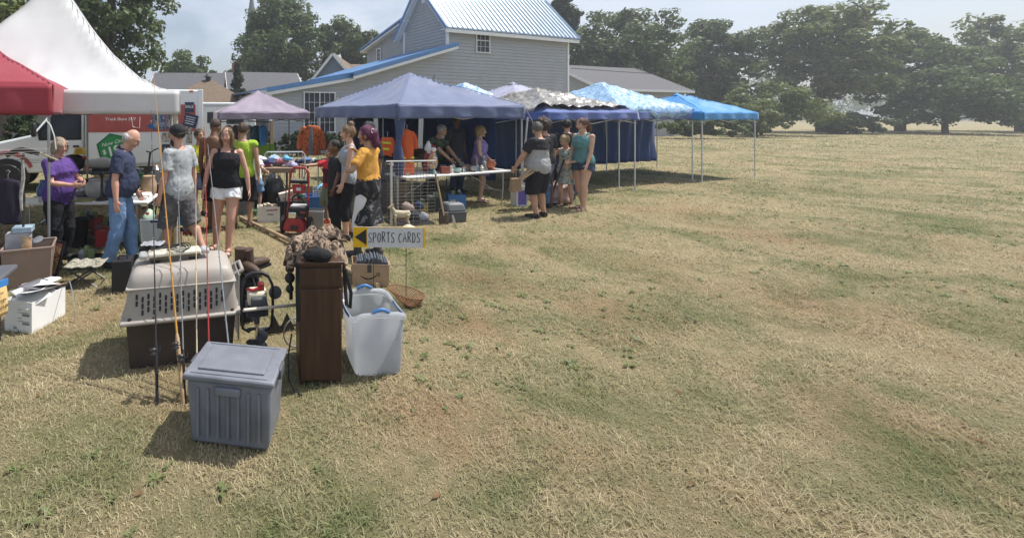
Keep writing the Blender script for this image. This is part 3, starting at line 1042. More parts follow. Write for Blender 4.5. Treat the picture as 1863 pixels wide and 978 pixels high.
def canopy(name, label, loc, rz, wx, wy, eave, val, peak, mat, leg_mat, power=1.0, sag=.05, legs=((0, 0), (1, 0), (1, 1), (0, 1)), seed=0, wr=.02, foot=0.0, val_mat=None, leg_r=.017, wave=.012, group=None):
    t = thing(name, label, 'canopy', (loc[0], loc[1], 0), rz, group)
    N = 40
    def fn(u, v):
        x, y = u * wx, v * wy
        z = eave + roof_z(u, v, peak - eave, power, sag)
        m = max(abs(2 * u - 1), abs(2 * v - 1))
        z += wr * fbm((x * 2.6 + seed, y * 2.6, seed), 3) * min(1, (1 - m) * 8 + .25)
        # tension folds running down from the crown
        an = math.atan2(v - .5, u - .5)
        z += wr * .5 * math.sin(an * 22 + seed) * math.sin(math.pi * min(1, m)) * m
        return (x, y, z)
    mb = MB().grid(fn, N, N)
    ro = mb.build('roof', mat, t, smooth=60, solid=.004, recalc=False)
    for (a_, b_) in ((0, 0), (1, 0), (1, 1), (0, 1)):
        pts = []
        for i in range(14):
            q = i / 14 * .98
            u_, v_ = a_ + (.5 - a_) * q, b_ + (.5 - b_) * q
            p_ = fn(u_, v_)
            pts.append((p_[0], p_[1], p_[2] + .004))
        MB().tube(pts, [(.012, .004)] * 14, 6).build('seam', mat, ro)
    if power < 1.3:
        cap = MB().grid(lambda u, v: ((.5 + (u - .5) * .075) * wx, (.5 + (v - .5) * .075) * wy, peak + .03 - .1 * max(abs(2 * u - 1), abs(2 * v - 1))), 6, 6)
        cap.build('vent_cap', mat, ro, solid=.004, recalc=False)
    ed = (((0, 0), (1, 0), (0, -1)), ((1, 0), (1, 1), (1, 0)), ((1, 1), (0, 1), (0, 1)), ((0, 1), (0, 0), (-1, 0)))
    for k, (a, b, nrm) in enumerate(ed):
        L = wx if k % 2 == 0 else wy
        def vf(s, q, a=a, b=b, nrm=nrm, k=k, L=L):
            x = (a[0] + (b[0] - a[0]) * s) * wx
            y = (a[1] + (b[1] - a[1]) * s) * wy
            o = .012 + wave * q * (1.2 * math.sin(s * L * 9 + k + seed) + fbm((s * L * 4, k * 3.1 + seed, q * 2), 2))
            dz = val * q * (1 + .05 * fbm((s * L * 2.2, 5.5 + k, seed), 2)) - .012 * q * math.sin(math.pi * s)
            return (x + nrm[0] * o, y + nrm[1] * o, eave + .004 - dz)
        MB().grid(vf, 48, 6).build('valance', val_mat or mat, t, smooth=60, solid=.003, recalc=False)
    for (a, b) in legs:
        x, y = a * wx + (.05 if a == 0 else -.05), b * wy + (.05 if b == 0 else -.05)
        lg = MB().tube([(x, y, foot), (x, y, eave - .03)], leg_r, 8)
        lg.box((x, y, foot + .006), (.1, .1, .012))
        lg.box((x, y, eave - .12), (leg_r * 3, leg_r * 3, .1))
        lg.build('leg', leg_mat, t)
    # scissor truss under the eaves and rafters to the crown
    for k, (a, b, nrm) in enumerate(ed):
        tr = MB()
        for i in range(2):
            for (z0, z1) in ((eave - .06, eave - .28), (eave - .28, eave - .06)):
                p = Vector(((a[0] + (b[0] - a[0]) * i / 2) * wx, (a[1] + (b[1] - a[1]) * i / 2) * wy, z0)) - Vector((nrm[0], nrm[1], 0)) * .05
                q = Vector(((a[0] + (b[0] - a[0]) * (i + 1) / 2) * wx, (a[1] + (b[1] - a[1]) * (i + 1) / 2) * wy, z1)) - Vector((nrm[0], nrm[1], 0)) * .05
                tr.rod(p, q, .009, n=6)
        tr.build('truss_bar', leg_mat, t)
    return t

R16 = R(16)
fr = Vector((-1.64, 6.5))
ux, uy = Vector((math.cos(R16), math.sin(R16))), Vector((-math.sin(R16), math.cos(R16)))
o2 = fr - ux * 4.0
canopy('peaked_tent', 'white high-peaked frame tent at the left', o2, R16, 4.0, 4.0, 2.24, .33, 4.35, f_white, m_legtan, 1.75, .10, seed=1.3, wr=.032, leg_r=.032, wave=.006)
fr = Vector((-2.92, 5.5))
o2 = fr - ux * 3.0
canopy('red_canopy', 'red pop-up canopy cut off by the left edge', o2, R16, 3.0, 3.0, 2.27, .37, 3.15, f_red, M('grey_leg', (.30, .31, .33), .4, .1, 8, metal=.5), 1.0, .05, seed=4.1)
canopy('purple_canopy', 'small faded purple-grey canopy in front of the lean-to', (-2.02, 12.1), R(13), 2.5, 2.5, 1.98, .20, 2.62, f_purple, m_blackmetal, 1.0, .07, seed=2.2, wr=.035, wave=.02)
RB = R(21.7)
canopy('blue_canopy', 'large faded blue canopy over the figurine table', (1.95, 8.7), RB, 3.3, 3.75, 2.1, .27, 2.92, f_blue, m_legw, 1.0, .10, seed=6.4, wr=.034, wave=.018)
canopy('blue_canopy', 'blue canopy behind the left half of the large faded blue one', (2.35, 12.2), RB, 2.3, 2.3, 2.15, .25, 2.86, f_blue, m_legw, 1.0, .06, seed=8.4, wr=.03)
canopy('blue_canopy', 'royal blue canopy under the silver grey tarp at the right', (5.75, 10.4), RB, 3.2, 3.2, 1.98, .20, 2.55, f_blue2, m_legw, 1.0, .10, seed=9.9, wr=.035, wave=.02)
canopy('lavender_canopy', 'lavender grey canopy between the two patterned tarps', (6.6, 13.6), RB, 3.0, 3.0, 2.25, .22, 3.02, fabric('lavender_cloth', (.38, .38, .52), .2, sheen=.5), m_legw, 1.0, .08, seed=3.3, wr=.04)
canopy('tarped_canopy', 'canopy at the right under a blue and white patterned tarp', (8.55, 12.0), RB, 3.3, 3.3, 2.0, .22, 2.84, f_blue2, m_legw, 1.0, .05, seed=5.3, wr=.02)
canopy('bright_blue_canopy', 'bright blue canopy at the far right end of the tent row', (11.55, 12.9), RB, 2.8, 2.8, 1.98, .22, 2.60, f_cyan, m_legw, 1.0, .12, seed=7.7, wr=.06)

def tarp(label, name, loc, rz, wx, wy, eave, peak, region, mat, lift=.03, seed=0, wr=.05, power=1.0, sag=.06, hang=.0):
    u0, u1, v0, v1 = region
    def fn(s, q):
        jag = .03 * fbm((s * 5, q * 5, seed), 2)
        u, v = u0 + (u1 - u0) * s + jag, v0 + (v1 - v0) * q + jag
        uc, vc = min(max(u, 0), 1), min(max(v, 0), 1)
        z = eave + roof_z(uc, vc, peak - eave, power, sag) + lift
        ex = max(0, -u, u - 1) * wx + max(0, -v, v - 1) * wy
        z -= ex * 2.2
        z += wr * abs(fbm((u * wx * 3.1 + seed, v * wy * 3.1, 2.2), 3)) + .5 * wr * abs(math.sin(12 * math.atan2(v - .5, u - .5 + .013) + seed))
        return ((uc + (u - uc) * .25) * wx, (vc + (v - vc) * .25) * wy, z)
    o = MB().grid(fn, 56, 56).build(name, mat, None, smooth=60, solid=.003, recalc=False)
    o.location = (loc[0], loc[1], 0)
    o.rotation_euler = (0, 0, rz)
    return tag(o, label, 'tarp')
tarp('crumpled silver grey patterned tarp thrown over the royal blue canopy', 'tarp', (5.75, 10.4), RB, 3.2, 3.2, 1.98, 2.55, (.0, 1.0, .06, 1.0), t_greycamo, .05, 2.0, .10, sag=.10)
tarp('blue and white patterned tarp over the canopy at the right', 'tarp', (8.55, 12.0), RB, 3.3, 3.3, 2.0, 2.84, (-.03, 1.03, -.03, 1.03), t_bluecamo, .05, 4.0, .09)
tarp('small blue and white patterned tarp left of the lavender canopy', 'tarp', (5.35, 14.6), RB, 2.2, 2.2, 2.35, 3.0, (-.05, 1.05, -.05, 1.05), t_bluecamo, .04, 6.0, .07)
canopy('blue_canopy', 'blue canopy under the small blue and white patterned tarp', (5.35, 14.6), RB, 2.2, 2.2, 2.35, .2, 3.0, f_blue2, m_legw, 1.0, .05, seed=1.9)

def hanging_sheet(name, label, cat, a, b, z0, z1, mat, folds=7, amp=.05, seed=0, thick=.004, parent=None):
    a, b = Vector(a), Vector(b)
    d = (b - a)
    n = Vector((-d.y, d.x)).normalized()
    def fn(s, q):
        w = amp * (.4 + .6 * q) * (math.sin(s * folds * 6.283 + seed + 1.5 * math.sin(q * 2 + s * 5)) + .8 * fbm((s * 4 + seed, q * 2, 1.1), 2))
        p = a + d * s + n * w
        return (p.x, p.y, z1 - (z1 - z0) * q)
    o = MB().grid(fn, 60, 12).build(name, mat, parent, smooth=70, solid=thick, recalc=False)
    if label:
        tag(o, label, cat)
    return o
rB, lB = Vector((math.cos(RB), math.sin(RB))), Vector((-math.sin(RB), math.cos(RB)))
bN = Vector((1.95, 8.7))
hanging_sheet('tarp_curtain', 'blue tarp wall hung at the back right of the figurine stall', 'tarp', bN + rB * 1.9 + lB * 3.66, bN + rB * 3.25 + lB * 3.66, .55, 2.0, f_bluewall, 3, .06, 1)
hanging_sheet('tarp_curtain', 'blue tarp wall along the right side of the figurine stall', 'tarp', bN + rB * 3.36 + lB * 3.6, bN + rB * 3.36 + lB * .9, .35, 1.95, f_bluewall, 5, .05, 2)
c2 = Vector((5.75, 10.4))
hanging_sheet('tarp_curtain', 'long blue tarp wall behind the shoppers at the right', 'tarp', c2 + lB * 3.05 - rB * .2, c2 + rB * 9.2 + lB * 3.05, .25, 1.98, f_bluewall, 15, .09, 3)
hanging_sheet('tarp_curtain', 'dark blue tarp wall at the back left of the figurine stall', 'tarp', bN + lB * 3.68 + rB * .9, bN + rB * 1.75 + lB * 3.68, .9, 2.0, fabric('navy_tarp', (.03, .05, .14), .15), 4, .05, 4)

def leg_drape(label, p, z0, z1, mat, w=.09, seed=0):
    mb = MB()
    pts, rad = [], []
    for i in range(15):
        q = i / 14
        k = w * (1 + .18 * math.sin(q * 9 + seed)) * (1.15 - .35 * math.exp(-((q - .45) / .08) ** 2))
        pts.append((p[0] + .012 * math.sin(q * 6 + seed), p[1], z1 + (z0 - z1) * q))
        rad.append((k, k * .7))
    mb.tube(pts, rad, 22, side=(1, 0, 0))
    me = mb.mesh('leg_drape')
    wrinkle(me, .03, 16, seed, (1, 1, .25))
    o = mkobj('leg_drape', me, mat, smooth=80)
    return tag(o, label, 'curtain')
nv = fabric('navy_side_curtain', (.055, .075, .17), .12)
pL = bN + lB * 3.55 + rB * .12
leg_drape('navy side curtain bunched round the near leg of the large blue canopy', (bN.x + .06, bN.y + .08), .75, 1.9, nv, .075, 1)
leg_drape('navy side curtain bunched round the left leg of the large blue canopy', (bN.x + .06 + lB.x * 1.9, bN.y + lB.y * 1.9), .85, 1.9, nv, .07, 2)

# guy rope on the right corner
a = bN + rB * 3.3
q = MB()
q.tube([(a.x, a.y, 2.06), (a.x + .12, a.y - .05, 1.8), (a.x + .42, a.y - .3, .05)], .006, 5)
tag(q.build('guy_rope', m_whitepl), 'thin white guy rope slanting from the right corner of the large blue canopy', 'rope')
q = MB().tube([(a.x - .12, a.y - .02, .0), (a.x + .02, a.y - .06, 1.86)], .02, 8)
tag(q.build('spare_pole', m_legw), 'slanted white tent pole at the right end of the figurine table', 'pole')

# ------------------------------------------------------------------ moving truck
def make_truck():
    t = thing('moving_truck', 'white and red box truck with a green price sign behind the white tent', 'truck', (-5.28, 11.5, 0), R(18))
    m_tw = M('truck_white', (.74, .75, .76), .38, .07, 1.6, spec=.5)
    m_tr = M('truck_red', (.40, .095, .085), .45, .16, 2.2)
    m_al = M('truck_aluminium', (.55, .56, .58), .38, .1, 4, metal=.7)
    m_gn = M('sign_green', (.035, .26, .085), .5, .06, 3)
    bx = MB().box((1.45, 1.0, 1.60), (2.9, 2.0, 1.98)).build('box_body', m_tw, t, bevel=.03)
    MB().box((1.40, -.006, 1.83), (2.66, .012, .72)).build('red_band', m_tr, bx, smooth=0)
    MB().box((2.86, -.012, 1.6), (.14, .03, 2.0)).build('rear_post', m_tw, bx, bevel=.01)
    MB().box((.03, -.012, 1.6), (.07, .03, 2.0)).build('front_post', m_al, bx, bevel=.008)
    MB().box((1.45, -.012, .62), (2.9, .03, .09)).build('lower_rail', m_al, bx, smooth=0)
    for x in (.2, .95, 1.9, 2.62):
        MB().box((x, -.014, 2.55), (.11, .02, .05)).build('marker_light', M('amber_lens', (.55, .12, .03), .3), bx, bevel=.006)
    text_mesh('Truck Share 24/7', .105, 'lettering', M('print_white', (.8, .8, .8), .5, .02), bx, (.47, -.017, 1.77), bold=.001)
    # phone outline and blue swoosh of the print
    ph = MB().tube([(1.09, -.016, 1.86), (1.14, -.016, 1.60), (1.30, -.016, 1.57), (1.31, -.016, 1.86)], .008, 5)
    ph.build('phone_outline', M('print_white'), bx)
    MB().prism([(1.46, 1.62), (1.66, 1.72), (1.72, 1.78), (1.74, 1.6), (1.6, 1.54)], -.019, -.013, 'y').build('print_patch', M('print_blue', (.03, .13, .32), .5), bx, smooth=0)
    # house-shaped green price sign, tilted
    gs = MB().prism([(-.335, -.30), (.335, -.30), (.335, .14), (.0, .31), (-.335, .14)], -.012, 0, 'y').build('price_sign', m_gn, bx, smooth=0)
    gs.location = (.66, -.004, 1.10)
    gs.rotation_euler = (0, R(-14), 0)
    MB().prism([(-.37, -.34), (.37, -.34), (.37, .16), (.0, .35), (-.37, .16)], -.006, 0, 'y').build('sign_border', M('sign_dark_green', (.015, .12, .04), .5), gs, smooth=0)
    text_mesh('Now Only', .135, 'lettering', M('print_white'), gs, (-.27, -.016, .06), shear=.35)
    text_mesh('$', .16, 'lettering', M('print_white'), gs, (-.28, -.016, -.13), bold=.004)
    text_mesh('19', .34, 'lettering', M('print_white'), gs, (-.18, -.016, -.22), bold=.008)
    text_mesh('95', .15, 'lettering', M('print_white'), gs, (.16, -.016, -.11), bold=.003)
    # printed pictures towards the rear
    dk = M('print_dark', (.05, .06, .08), .5, .3, 9)
    ph1 = camo_mat('print_photo_blue', ((.04, .05, .09), (.10, .16, .28), (.32, .36, .42), (.08, .10, .14)), 7, .5)
    ph2 = camo_mat('print_photo_tan', ((.10, .08, .07), (.36, .31, .25), (.52, .50, .46), (.16, .14, .13)), 8, .5)
    ph3 = camo_mat('print_photo_cobalt', ((.05, .12, .38), (.10, .22, .55), (.45, .52, .62), (.06, .08, .2)), 8, .5)
    def panel(x, z, w, h, m, tilt=0.0, y=-.016, nm='printed_panel'):
        o = MB().box((0, 0, 0), (w, .008, h)).build(nm, m, bx, smooth=0)
        o.location = (x, y, z)
        o.rotation_euler = (0, R(tilt), 0)
        return o
    panel(1.78, 1.74, .30, .44, ph1, -4, -.026)
    panel(2.12, 1.75, .30, .42, ph1, 0, -.022)
    panel(1.98, 1.32, .24, .24, ph2)
    panel(2.25, 1.32, .24, .24, ph3)
    panel(2.12, 1.02, .52, .24, dk)
    for k in range(3):
        panel(1.94 + k * .08, 1.02, .045, .05, M('print_white'), 0, -.024, 'print_mark')
    panel(2.28, 1.02, .1, .12, M('print_white'), 0, -.024, 'print_mark')
    panel(2.29, 1.02, .07, .09, dk, 0, -.03, 'print_mark')
    panel(2.12, .86, .30, .06, m_gn)
    panel(2.56, 1.4, .16, .5, ph2)
    panel(2.57, 2.12, .24, .27, M('print_navy', (.03, .045, .10), .5), 0, -.022)
    text_mesh('SALE', .105, 'lettering', M('print_white'), bx, (2.455, -.032, 2.1), bold=.001)
    sgn = panel(2.60, 1.76, .36, .34, M('print_navy'), 14, -.034)
    for k in range(4):
        MB().box((-.02, -.007, .09 - k * .06), (.26 - .03 * (k % 2), .006, .022)).build('print_line', M('print_pale', (.55, .58, .64), .5), sgn, smooth=0)
    MB().box((1.45, .25, .45), (2.7, .08, .18)).build('chassis_rail', m_black, t, smooth=0)
    MB().box((1.0, .06, .42), (1.2, .06, .3)).build('side_box', m_blackmetal, t, bevel=.02)
    # cab
    prof = [(-.04, .48), (-.04, 2.06), (-.25, 2.1), (-.72, 2.06), (-1.22, 1.42), (-2.0, 1.24), (-2.28, 1.08), (-2.36, .85), (-2.36, .48)]
    cb = MB().prism(prof, .1, 1.9, 'y').build('cab', m_tw, t, bevel=.05)
    MB().prism([(-.14, 1.32), (-.14, 1.96), (-.68, 1.96), (-1.02, 1.50), (-1.0, 1.32)], .075, .098, 'y').build('side_window', m_glass, cb, bevel=.01)
    MB().prism([(-.10, 1.28), (-.10, 2.0), (-.70, 2.0), (-1.09, 1.5), (-1.06, 1.28)], .09, .104, 'y').build('window_seal', m_black, cb, smooth=0)
    dr = MB().prism([(-.09, .62), (-.09, 1.27), (-1.08, 1.27), (-1.12, .62)], .088, .104, 'y').build('door', m_tw, cb, bevel=.006)
    MB().box((-.22, .075, 1.12), (.14, .03, .05)).build('door_handle', m_black, dr, bevel=.008)
    MB().box((-.55, .08, 1.16), (.22, .012, .12)).build('door_decal', M('print_pale'), dr, smooth=0)
    mr = MB().box((-1.12, -.14, 1.55), (.09, .2, .34)).build('mirror', m_black, cb, bevel=.03)
    MB().rod((-1.05, .1, 1.45), (-1.12, -.1, 1.5), .018).build('mirror_arm', m_black, mr)
    MB().box((-2.30, .12, .86), (.14, .12, .34)).build('headlight', m_black, cb, bevel=.02)
    MB().box((-2.30, .10, .74), (.145, .12, .1)).build('turn_signal', M('amber_lens'), cb, bevel=.015)
    MB().box((-2.40, 1.0, .5), (.16, 1.8, .2)).build('bumper', m_black, t, bevel=.04)
    # red stripe over the wheel arch
    pts = [(-1.75 + .52 * math.cos(a), .42 + .52 * math.sin(a)) for a in [R(d) for d in range(20, 165, 12)]]
    pts2 = [(-1.75 + .60 * math.cos(a), .44 + .60 * math.sin(a)) for a in [R(d) for d in range(20, 165, 12)]]
    MB().prism(pts + pts2[::-1], .085, .105, 'y').build('red_stripe', m_tr, cb, smooth=0)
    MB().prism([(-1.75 + .46 * math.cos(R(d)), .40 + .46 * math.sin(R(d))) for d in range(0, 360, 15)], .08, .3, 'y').build('wheel_arch', m_black, cb, smooth=0)
    for x in (-1.75, 1.9):
        for y in (.12, 1.68):
            w = MB().lathe([(.2, -.11), (.33, -.11), (.37, -.06), (.37, .06), (.33, .11), (.2, .11)], (x, y + .05, .37), 24, rot=Matrix.Rotation(R(90), 3, 'X')).build('wheel', m_black, t)
            MB().lathe([(.03, -.125), (.1, -.125), (.14, -.09), (.21, -.115), (.21, -.05), (.02, -.05)], (x, y + .05, .37), 20, rot=Matrix.Rotation(R(90), 3, 'X')).build('rim', m_steel, w)
make_truck()
# ------------------------------------------------------------------ people
SK = {'fair': (.58, .36, .26), 'tan': (.46, .27, .18), 'ruddy': (.56, .31, .23), 'brown': (.20, .105, .06), 'olive': (.42, .25, .165), 'deep': (.115, .06, .038)}
def skin(k):
    m = M('skin_' + k, SK[k], .5, .10, 9, .05, 60, spec=.35)
    b = m.node_tree.nodes['Principled BSDF']
    b.inputs['Subsurface Weight'].default_value = .12
    b.inputs['Subsurface Radius'].default_value = (.012, .005, .003)
    return m
def cloth(name, col, var=.12, rough=.85, **k):
    return M('cloth_' + name, col, rough, var, 7, .06, 140, spec=.15, **k)
def hairm(name, col):
    return M('hair_' + name, col, .5, .4, 30, .5, 80, spec=.4, vec=(3, 3, .5))
SHOE_D = M('shoe_black', (.03, .03, .033), .6, .3, 12)
EYE_W = M('eye_white', (.7, .68, .66), .3, .02)
EYE_D = M('eye_dark', (.03, .022, .018), .25, .1)

def ik(a, b, l1, l2, pole):
    a, b, pole = Vector(a), Vector(b), Vector(pole)
    d = b - a
    L = min(d.length, (l1 + l2) * .995)
    dn = d.normalized()
    b2 = a + dn * L
    x = (l1 * l1 - l2 * l2 + L * L) / (2 * L)
    h = math.sqrt(max(0, l1 * l1 - x * x))
    p = pole - dn * pole.dot(dn)
    p = p.normalized() if p.length > 1e-6 else dn.orthogonal()
    return a + dn * x + p * h, b2

TOR = [(.80, .10, .085, .0), (.86, .150, .105, .005), (.93, .172, .118, .01), (1.0, .165, .112, .005), (1.09, .146, .100, -.005), (1.18, .150, .105, -.005),
       (1.27, .163, .115, -.01), (1.35, .168, .112, -.005), (1.41, .150, .088, .01), (1.455, .105, .066, .015), (1.49, .062, .058, .012)]
def person(label, x, y, yaw, S, sk, top=None, bottom=None, shoes=None, hair=None, hands=None, feet=None, lean=0.0, head=(0.0, 0.0), build=1.0, belly=0.0,
           fem=False, group=None, face=True, side_lean=0.0, tw=0.0, voxel=.0115, extras=None, z=0.0, child=False):
    k = S / 1.75
    sd = (x * 7.31 + y * 3.17) % 50
    t = thing('person', label, 'person', (x, y, z), R(yaw), group)
    ml = Matrix.Rotation(R(tw), 3, 'Z') @ Matrix.Rotation(R(side_lean), 3, 'Y') @ Matrix.Rotation(R(lean), 3, 'X')
    piv = Vector((0, 0, .93 * k))
    def T(p):
        p = Vector(p)
        w = max(0.0, min(1.0, (p.z / k - .90) / .22))
        q = piv + ml @ (p - piv)
        return p.lerp(q, w)
    hs = 1.18 if child else 1.06           # children have larger heads
    bw = build
    def tor(zz, e=0.0):
        rx = interp([(a, b) for a, b, c, d in TOR], zz) * bw
        ry = interp([(a, c) for a, b, c, d in TOR], zz) * (.5 + .5 * bw)
        yo = interp([(a, d) for a, b, c, d in TOR], zz)
        if fem:
            rx *= 1 + .07 * math.exp(-((zz - .92) / .09) ** 2) - .08 * math.exp(-((zz - 1.12) / .08) ** 2) - .07 * math.exp(-((zz - 1.42) / .09) ** 2)
            bu = .035 * math.exp(-((zz - 1.28) / .055) ** 2)
            ry += bu * .5
            yo -= bu * .8
        g = belly * math.exp(-((zz - 1.07) / .11) ** 2)
        rx += g * .45
        ry += g * .8
        yo -= g * .6
        return rx + e, ry + e, yo
    def torso(mb, z0, z1, e, n=11, flare=0.0, nseg=26):
        pts, rad = [], []
        for i in range(n):
            zz = z0 + (z1 - z0) * i / (n - 1)
            rx, ry, yo = tor(zz, e + flare * (1 - i / (n - 1)) ** 1.5)
            pts.append(T((0, yo * k, zz * k)))
            rad.append((rx * k, ry * k))
        sv = ml @ Vector((1, 0, 0))
        mb.tube(pts, rad, nseg, side=sv)
    sw = (.172 if fem else .188) * (.55 + .45 * bw)
    sh = [T((s * sw * k, .012 * k, 1.405 * k)) for s in (-1, 1)]
    hp = [Vector((s * .088 * k * (.6 + .4 * bw), .005, .90 * k)) for s in (-1, 1)]
    feet = feet or ((-.10, .0, -12), (.10, .0, 12))
    knees, anks = [], []
    for i, s in enumerate((-1, 1)):
        fx, fy, fa = feet[i][:3]
        fz = feet[i][3] if len(feet[i]) > 3 else 0.0
        an = Vector((fx, fy + .01, .085 * k + fz))
        kn, an = ik(hp[i], an, .43 * k, .40 * k, Vector((.12 * s + math.sin(R(fa)) * .5, -1, 0)))
        knees.append(kn)
        anks.append(an)
    hands = hands or ((-.27, -.02, .80), (.27, -.02, .80))
    elb, wri = [], []
    for i, s in enumerate((-1, 1)):
        hd = hands[i]
        e_, w_ = ik(sh[i], Vector(hd[:3]) * 1.0, .295 * k, .25 * k, Vector(hd[3]) if len(hd) > 3 else Vector((s * .55, .9, -.3)))
        elb.append(e_)
        wri.append(w_)
    # head frame
    nb = T((0, .012 * k, 1.46 * k))
    hm = ml @ Matrix.Rotation(R(head[0]), 3, 'Z') @ Matrix.Rotation(R(head[1]), 3, 'X')
    if lean:
        hm = Matrix.Rotation(R(tw + head[0]), 3, 'Z') @ Matrix.Rotation(R(head[1] + lean * .45), 3, 'X')
    hc = T((0, .0, 1.50 * k)) + hm @ Vector((0, -.018 * k, .128 * k * hs))
    kh = k * hs
    # --- body
    b = MB()
    torso(b, .80, 1.47, -.002, 14)
    b.tube([nb - Vector((0, 0, .03 * k)), nb.lerp(hc, .5), hc - hm @ Vector((0, -.012 * kh, .05 * kh))], [.062 * k * (.6 + .4 * bw), .054 * k, .055 * kh], 14)
    for i, s in enumerate((-1, 1)):
        lw = (1.0 + .75 * (bw - 1)) * (1.06 if fem else 1)
        h0, kn, an = hp[i], knees[i], anks[i]
        pts = [h0 + Vector((0, 0, .04 * k)), h0.lerp(kn, .3), h0.lerp(kn, .7), kn, kn.lerp(an, .28) + Vector((0, .012 * k, 0)), kn.lerp(an, .65), an, an - Vector((0, 0, .03 * k))]
        b.tube(pts, [r * k * lw for r in (.088, .086, .066, .054, .057, .044, .036, .038)], 14)
        fa = R(feet[i][2])
        fd = Vector((math.sin(fa), -math.cos(fa), 0))
        fz = an.z - .085 * k
        heel = Vector((an.x, an.y, fz + .04 * k)) - fd * .045 * k
        b.tube([heel, heel + fd * .08 * k, heel + fd * .17 * k + Vector((0, 0, -.008 * k)), heel + fd * .225 * k + Vector((0, 0, -.014 * k))],
               [(.034 * k, .036 * k), (.036 * k, .038 * k), (.043 * k, .028 * k), (.034 * k, .02 * k)], 12, side=fd.cross(Vector((0, 0, 1))))
        aw = (1 + .6 * (bw - 1)) * (.88 if fem else 1.0)
        s0, e0, w0 = sh[i], elb[i], wri[i]
        b.ball(s0, .058 * k * aw, 12, 8)
        b.tube([s0, s0.lerp(e0, .35), s0.lerp(e0, .8), e0, e0.lerp(w0, .25), e0.lerp(w0, .7), w0], [r * k * aw for r in (.052, .051, .041, .039, .042, .033, .027)], 12)
        # hand: palm, four fingers, thumb
        d = (w0 - e0).normalized()
        hd = hands[i]
        if len(hd) > 4 and hd[4] is not None:
            d = Vector(hd[4]).normalized()
        curl = hd[5] if len(hd) > 5 else .45
        inn = Vector((-s, -.25, 0))
        nrm = inn - d * inn.dot(d)
        nrm = nrm.normalized() if nrm.length > 1e-4 else d.orthogonal()
        wd = d.cross(nrm) * (1 if i == 0 else -1)
        if wd.y > 0 and abs(d.z) > .5:
            wd = -wd
        pk = k * 1.02
        b.tube([w0 - d * .01 * pk, w0 + d * .04 * pk, w0 + d * .088 * pk], [(.027 * pk, .020 * pk), (.040 * pk, .018 * pk), (.039 * pk, .014 * pk)], 12, side=wd)
        for j, (of, ln) in enumerate(((.031, .066), (.011, .078), (-.010, .073), (-.030, .056))):
            p0 = w0 + d * .08 * pk + wd * of * pk
            dd = (d + wd * of * 2.2).normalized()
            p1 = p0 + dd * ln * .5 * pk + nrm * curl * .25 * ln * pk
            p2 = p1 + (dd * (1 - .5 * curl) + nrm * curl * 1.4).normalized() * ln * .55 * pk
            b.tube([p0, p1, p2], [.0092 * pk, .0088 * pk, .0075 * pk], 7)
        p0 = w0 + d * .025 * pk + wd * .03 * pk
        p1 = p0 + (d * .6 + wd * .8 + nrm * .3).normalized() * .04 * pk
        b.tube([p0, p1, p1 + (d * .9 + wd * .25 + nrm * .35).normalized() * .035 * pk], [.013 * pk, .0105 * pk, .0085 * pk], 7)
    def skull(p, dd):
        if dd.z < 0:
            q = (-dd.z) ** 1.4
            p.x *= 1 - .40 * q
            if p.y > 0:
                p.y *= 1 - .45 * q
            else:
                p.y *= 1 - .10 * q
        return p
    b.ball(hc, (.074 * kh, .096 * kh, .121 * kh), 24, 18, rot=hm, fn=skull)
    nose = hc + hm @ Vector((0, -.094 * kh, -.012 * kh))
    b.tube([hc + hm @ Vector((0, -.085 * kh, .022 * kh)), hc + hm @ Vector((0, -.104 * kh, -.004 * kh)), hc + hm @ Vector((0, -.111 * kh, -.026 * kh)), hc + hm @ Vector((0, -.086 * kh, -.036 * kh))],
           [.009 * kh, .011 * kh, .0155 * kh, .010 * kh], 8)
    b.ball(hc + hm @ Vector((0, -.074 * kh, -.102 * kh)), (.024 * kh, .020 * kh, .018 * kh), 10, 7, rot=hm)
    b.ball(hc + hm @ Vector((0, -.082 * kh, .034 * kh)), (.050 * kh, .014 * kh, .012 * kh), 12, 7, rot=hm)
    for s in (-1, 1):
        b.ball(hc + hm @ Vector((s * .074 * kh, .008 * kh, -.008 * kh)), (.011 * kh, .02 * kh, .032 * kh), 8, 7, rot=hm)
        b.ball(hc + hm @ Vector((s * .036 * kh, -.074 * kh, -.024 * kh)), (.024 * kh, .018 * kh, .022 * kh), 8, 7, rot=hm)
    mkobj('body', remeshed(b, 'body', voxel * max(.8, k), 3), skin(sk), t, smooth=180)
    if face:
        for s in (-1, 1):
            ey = MB().ball(hc + hm @ Vector((s * .031 * kh, -.083 * kh, .012 * kh)), (.0125 * kh, .009 * kh, .0052 * kh), 10, 7, rot=hm).build('eye', EYE_W, t)
            MB().ball(hc + hm @ Vector((s * .031 * kh, -.0890 * kh, .012 * kh)), (.0062 * kh, .0045 * kh, .0050 * kh), 8, 6, rot=hm).build('iris', EYE_D, ey)
            MB().tube([hc + hm @ Vector((s * q * kh, -(.098 - q * .14) * kh, (.036 + .004 * math.sin(q * 60)) * kh)) for q in (.014, .030, .048)], [.004 * kh, .0052 * kh, .003 * kh], 6).build('eyebrow', hair[1] if hair else EYE_D, t)
        MB().tube([hc + hm @ Vector((q * kh, -(.0935 - abs(q) * .45) * kh, -.062 * kh)) for q in (-.026, -.012, 0, .012, .026)], [(.003 * kh, .003 * kh), (.0075 * kh, .006 * kh), (.008 * kh, .006 * kh), (.0075 * kh, .006 * kh), (.003 * kh, .003 * kh)], 8, side=hm @ Vector((0, 0, 1))).build('lips', M('lips_' + sk, tuple(c * f for c, f in zip(SK[sk], (.85, .55, .55))), .45), t)
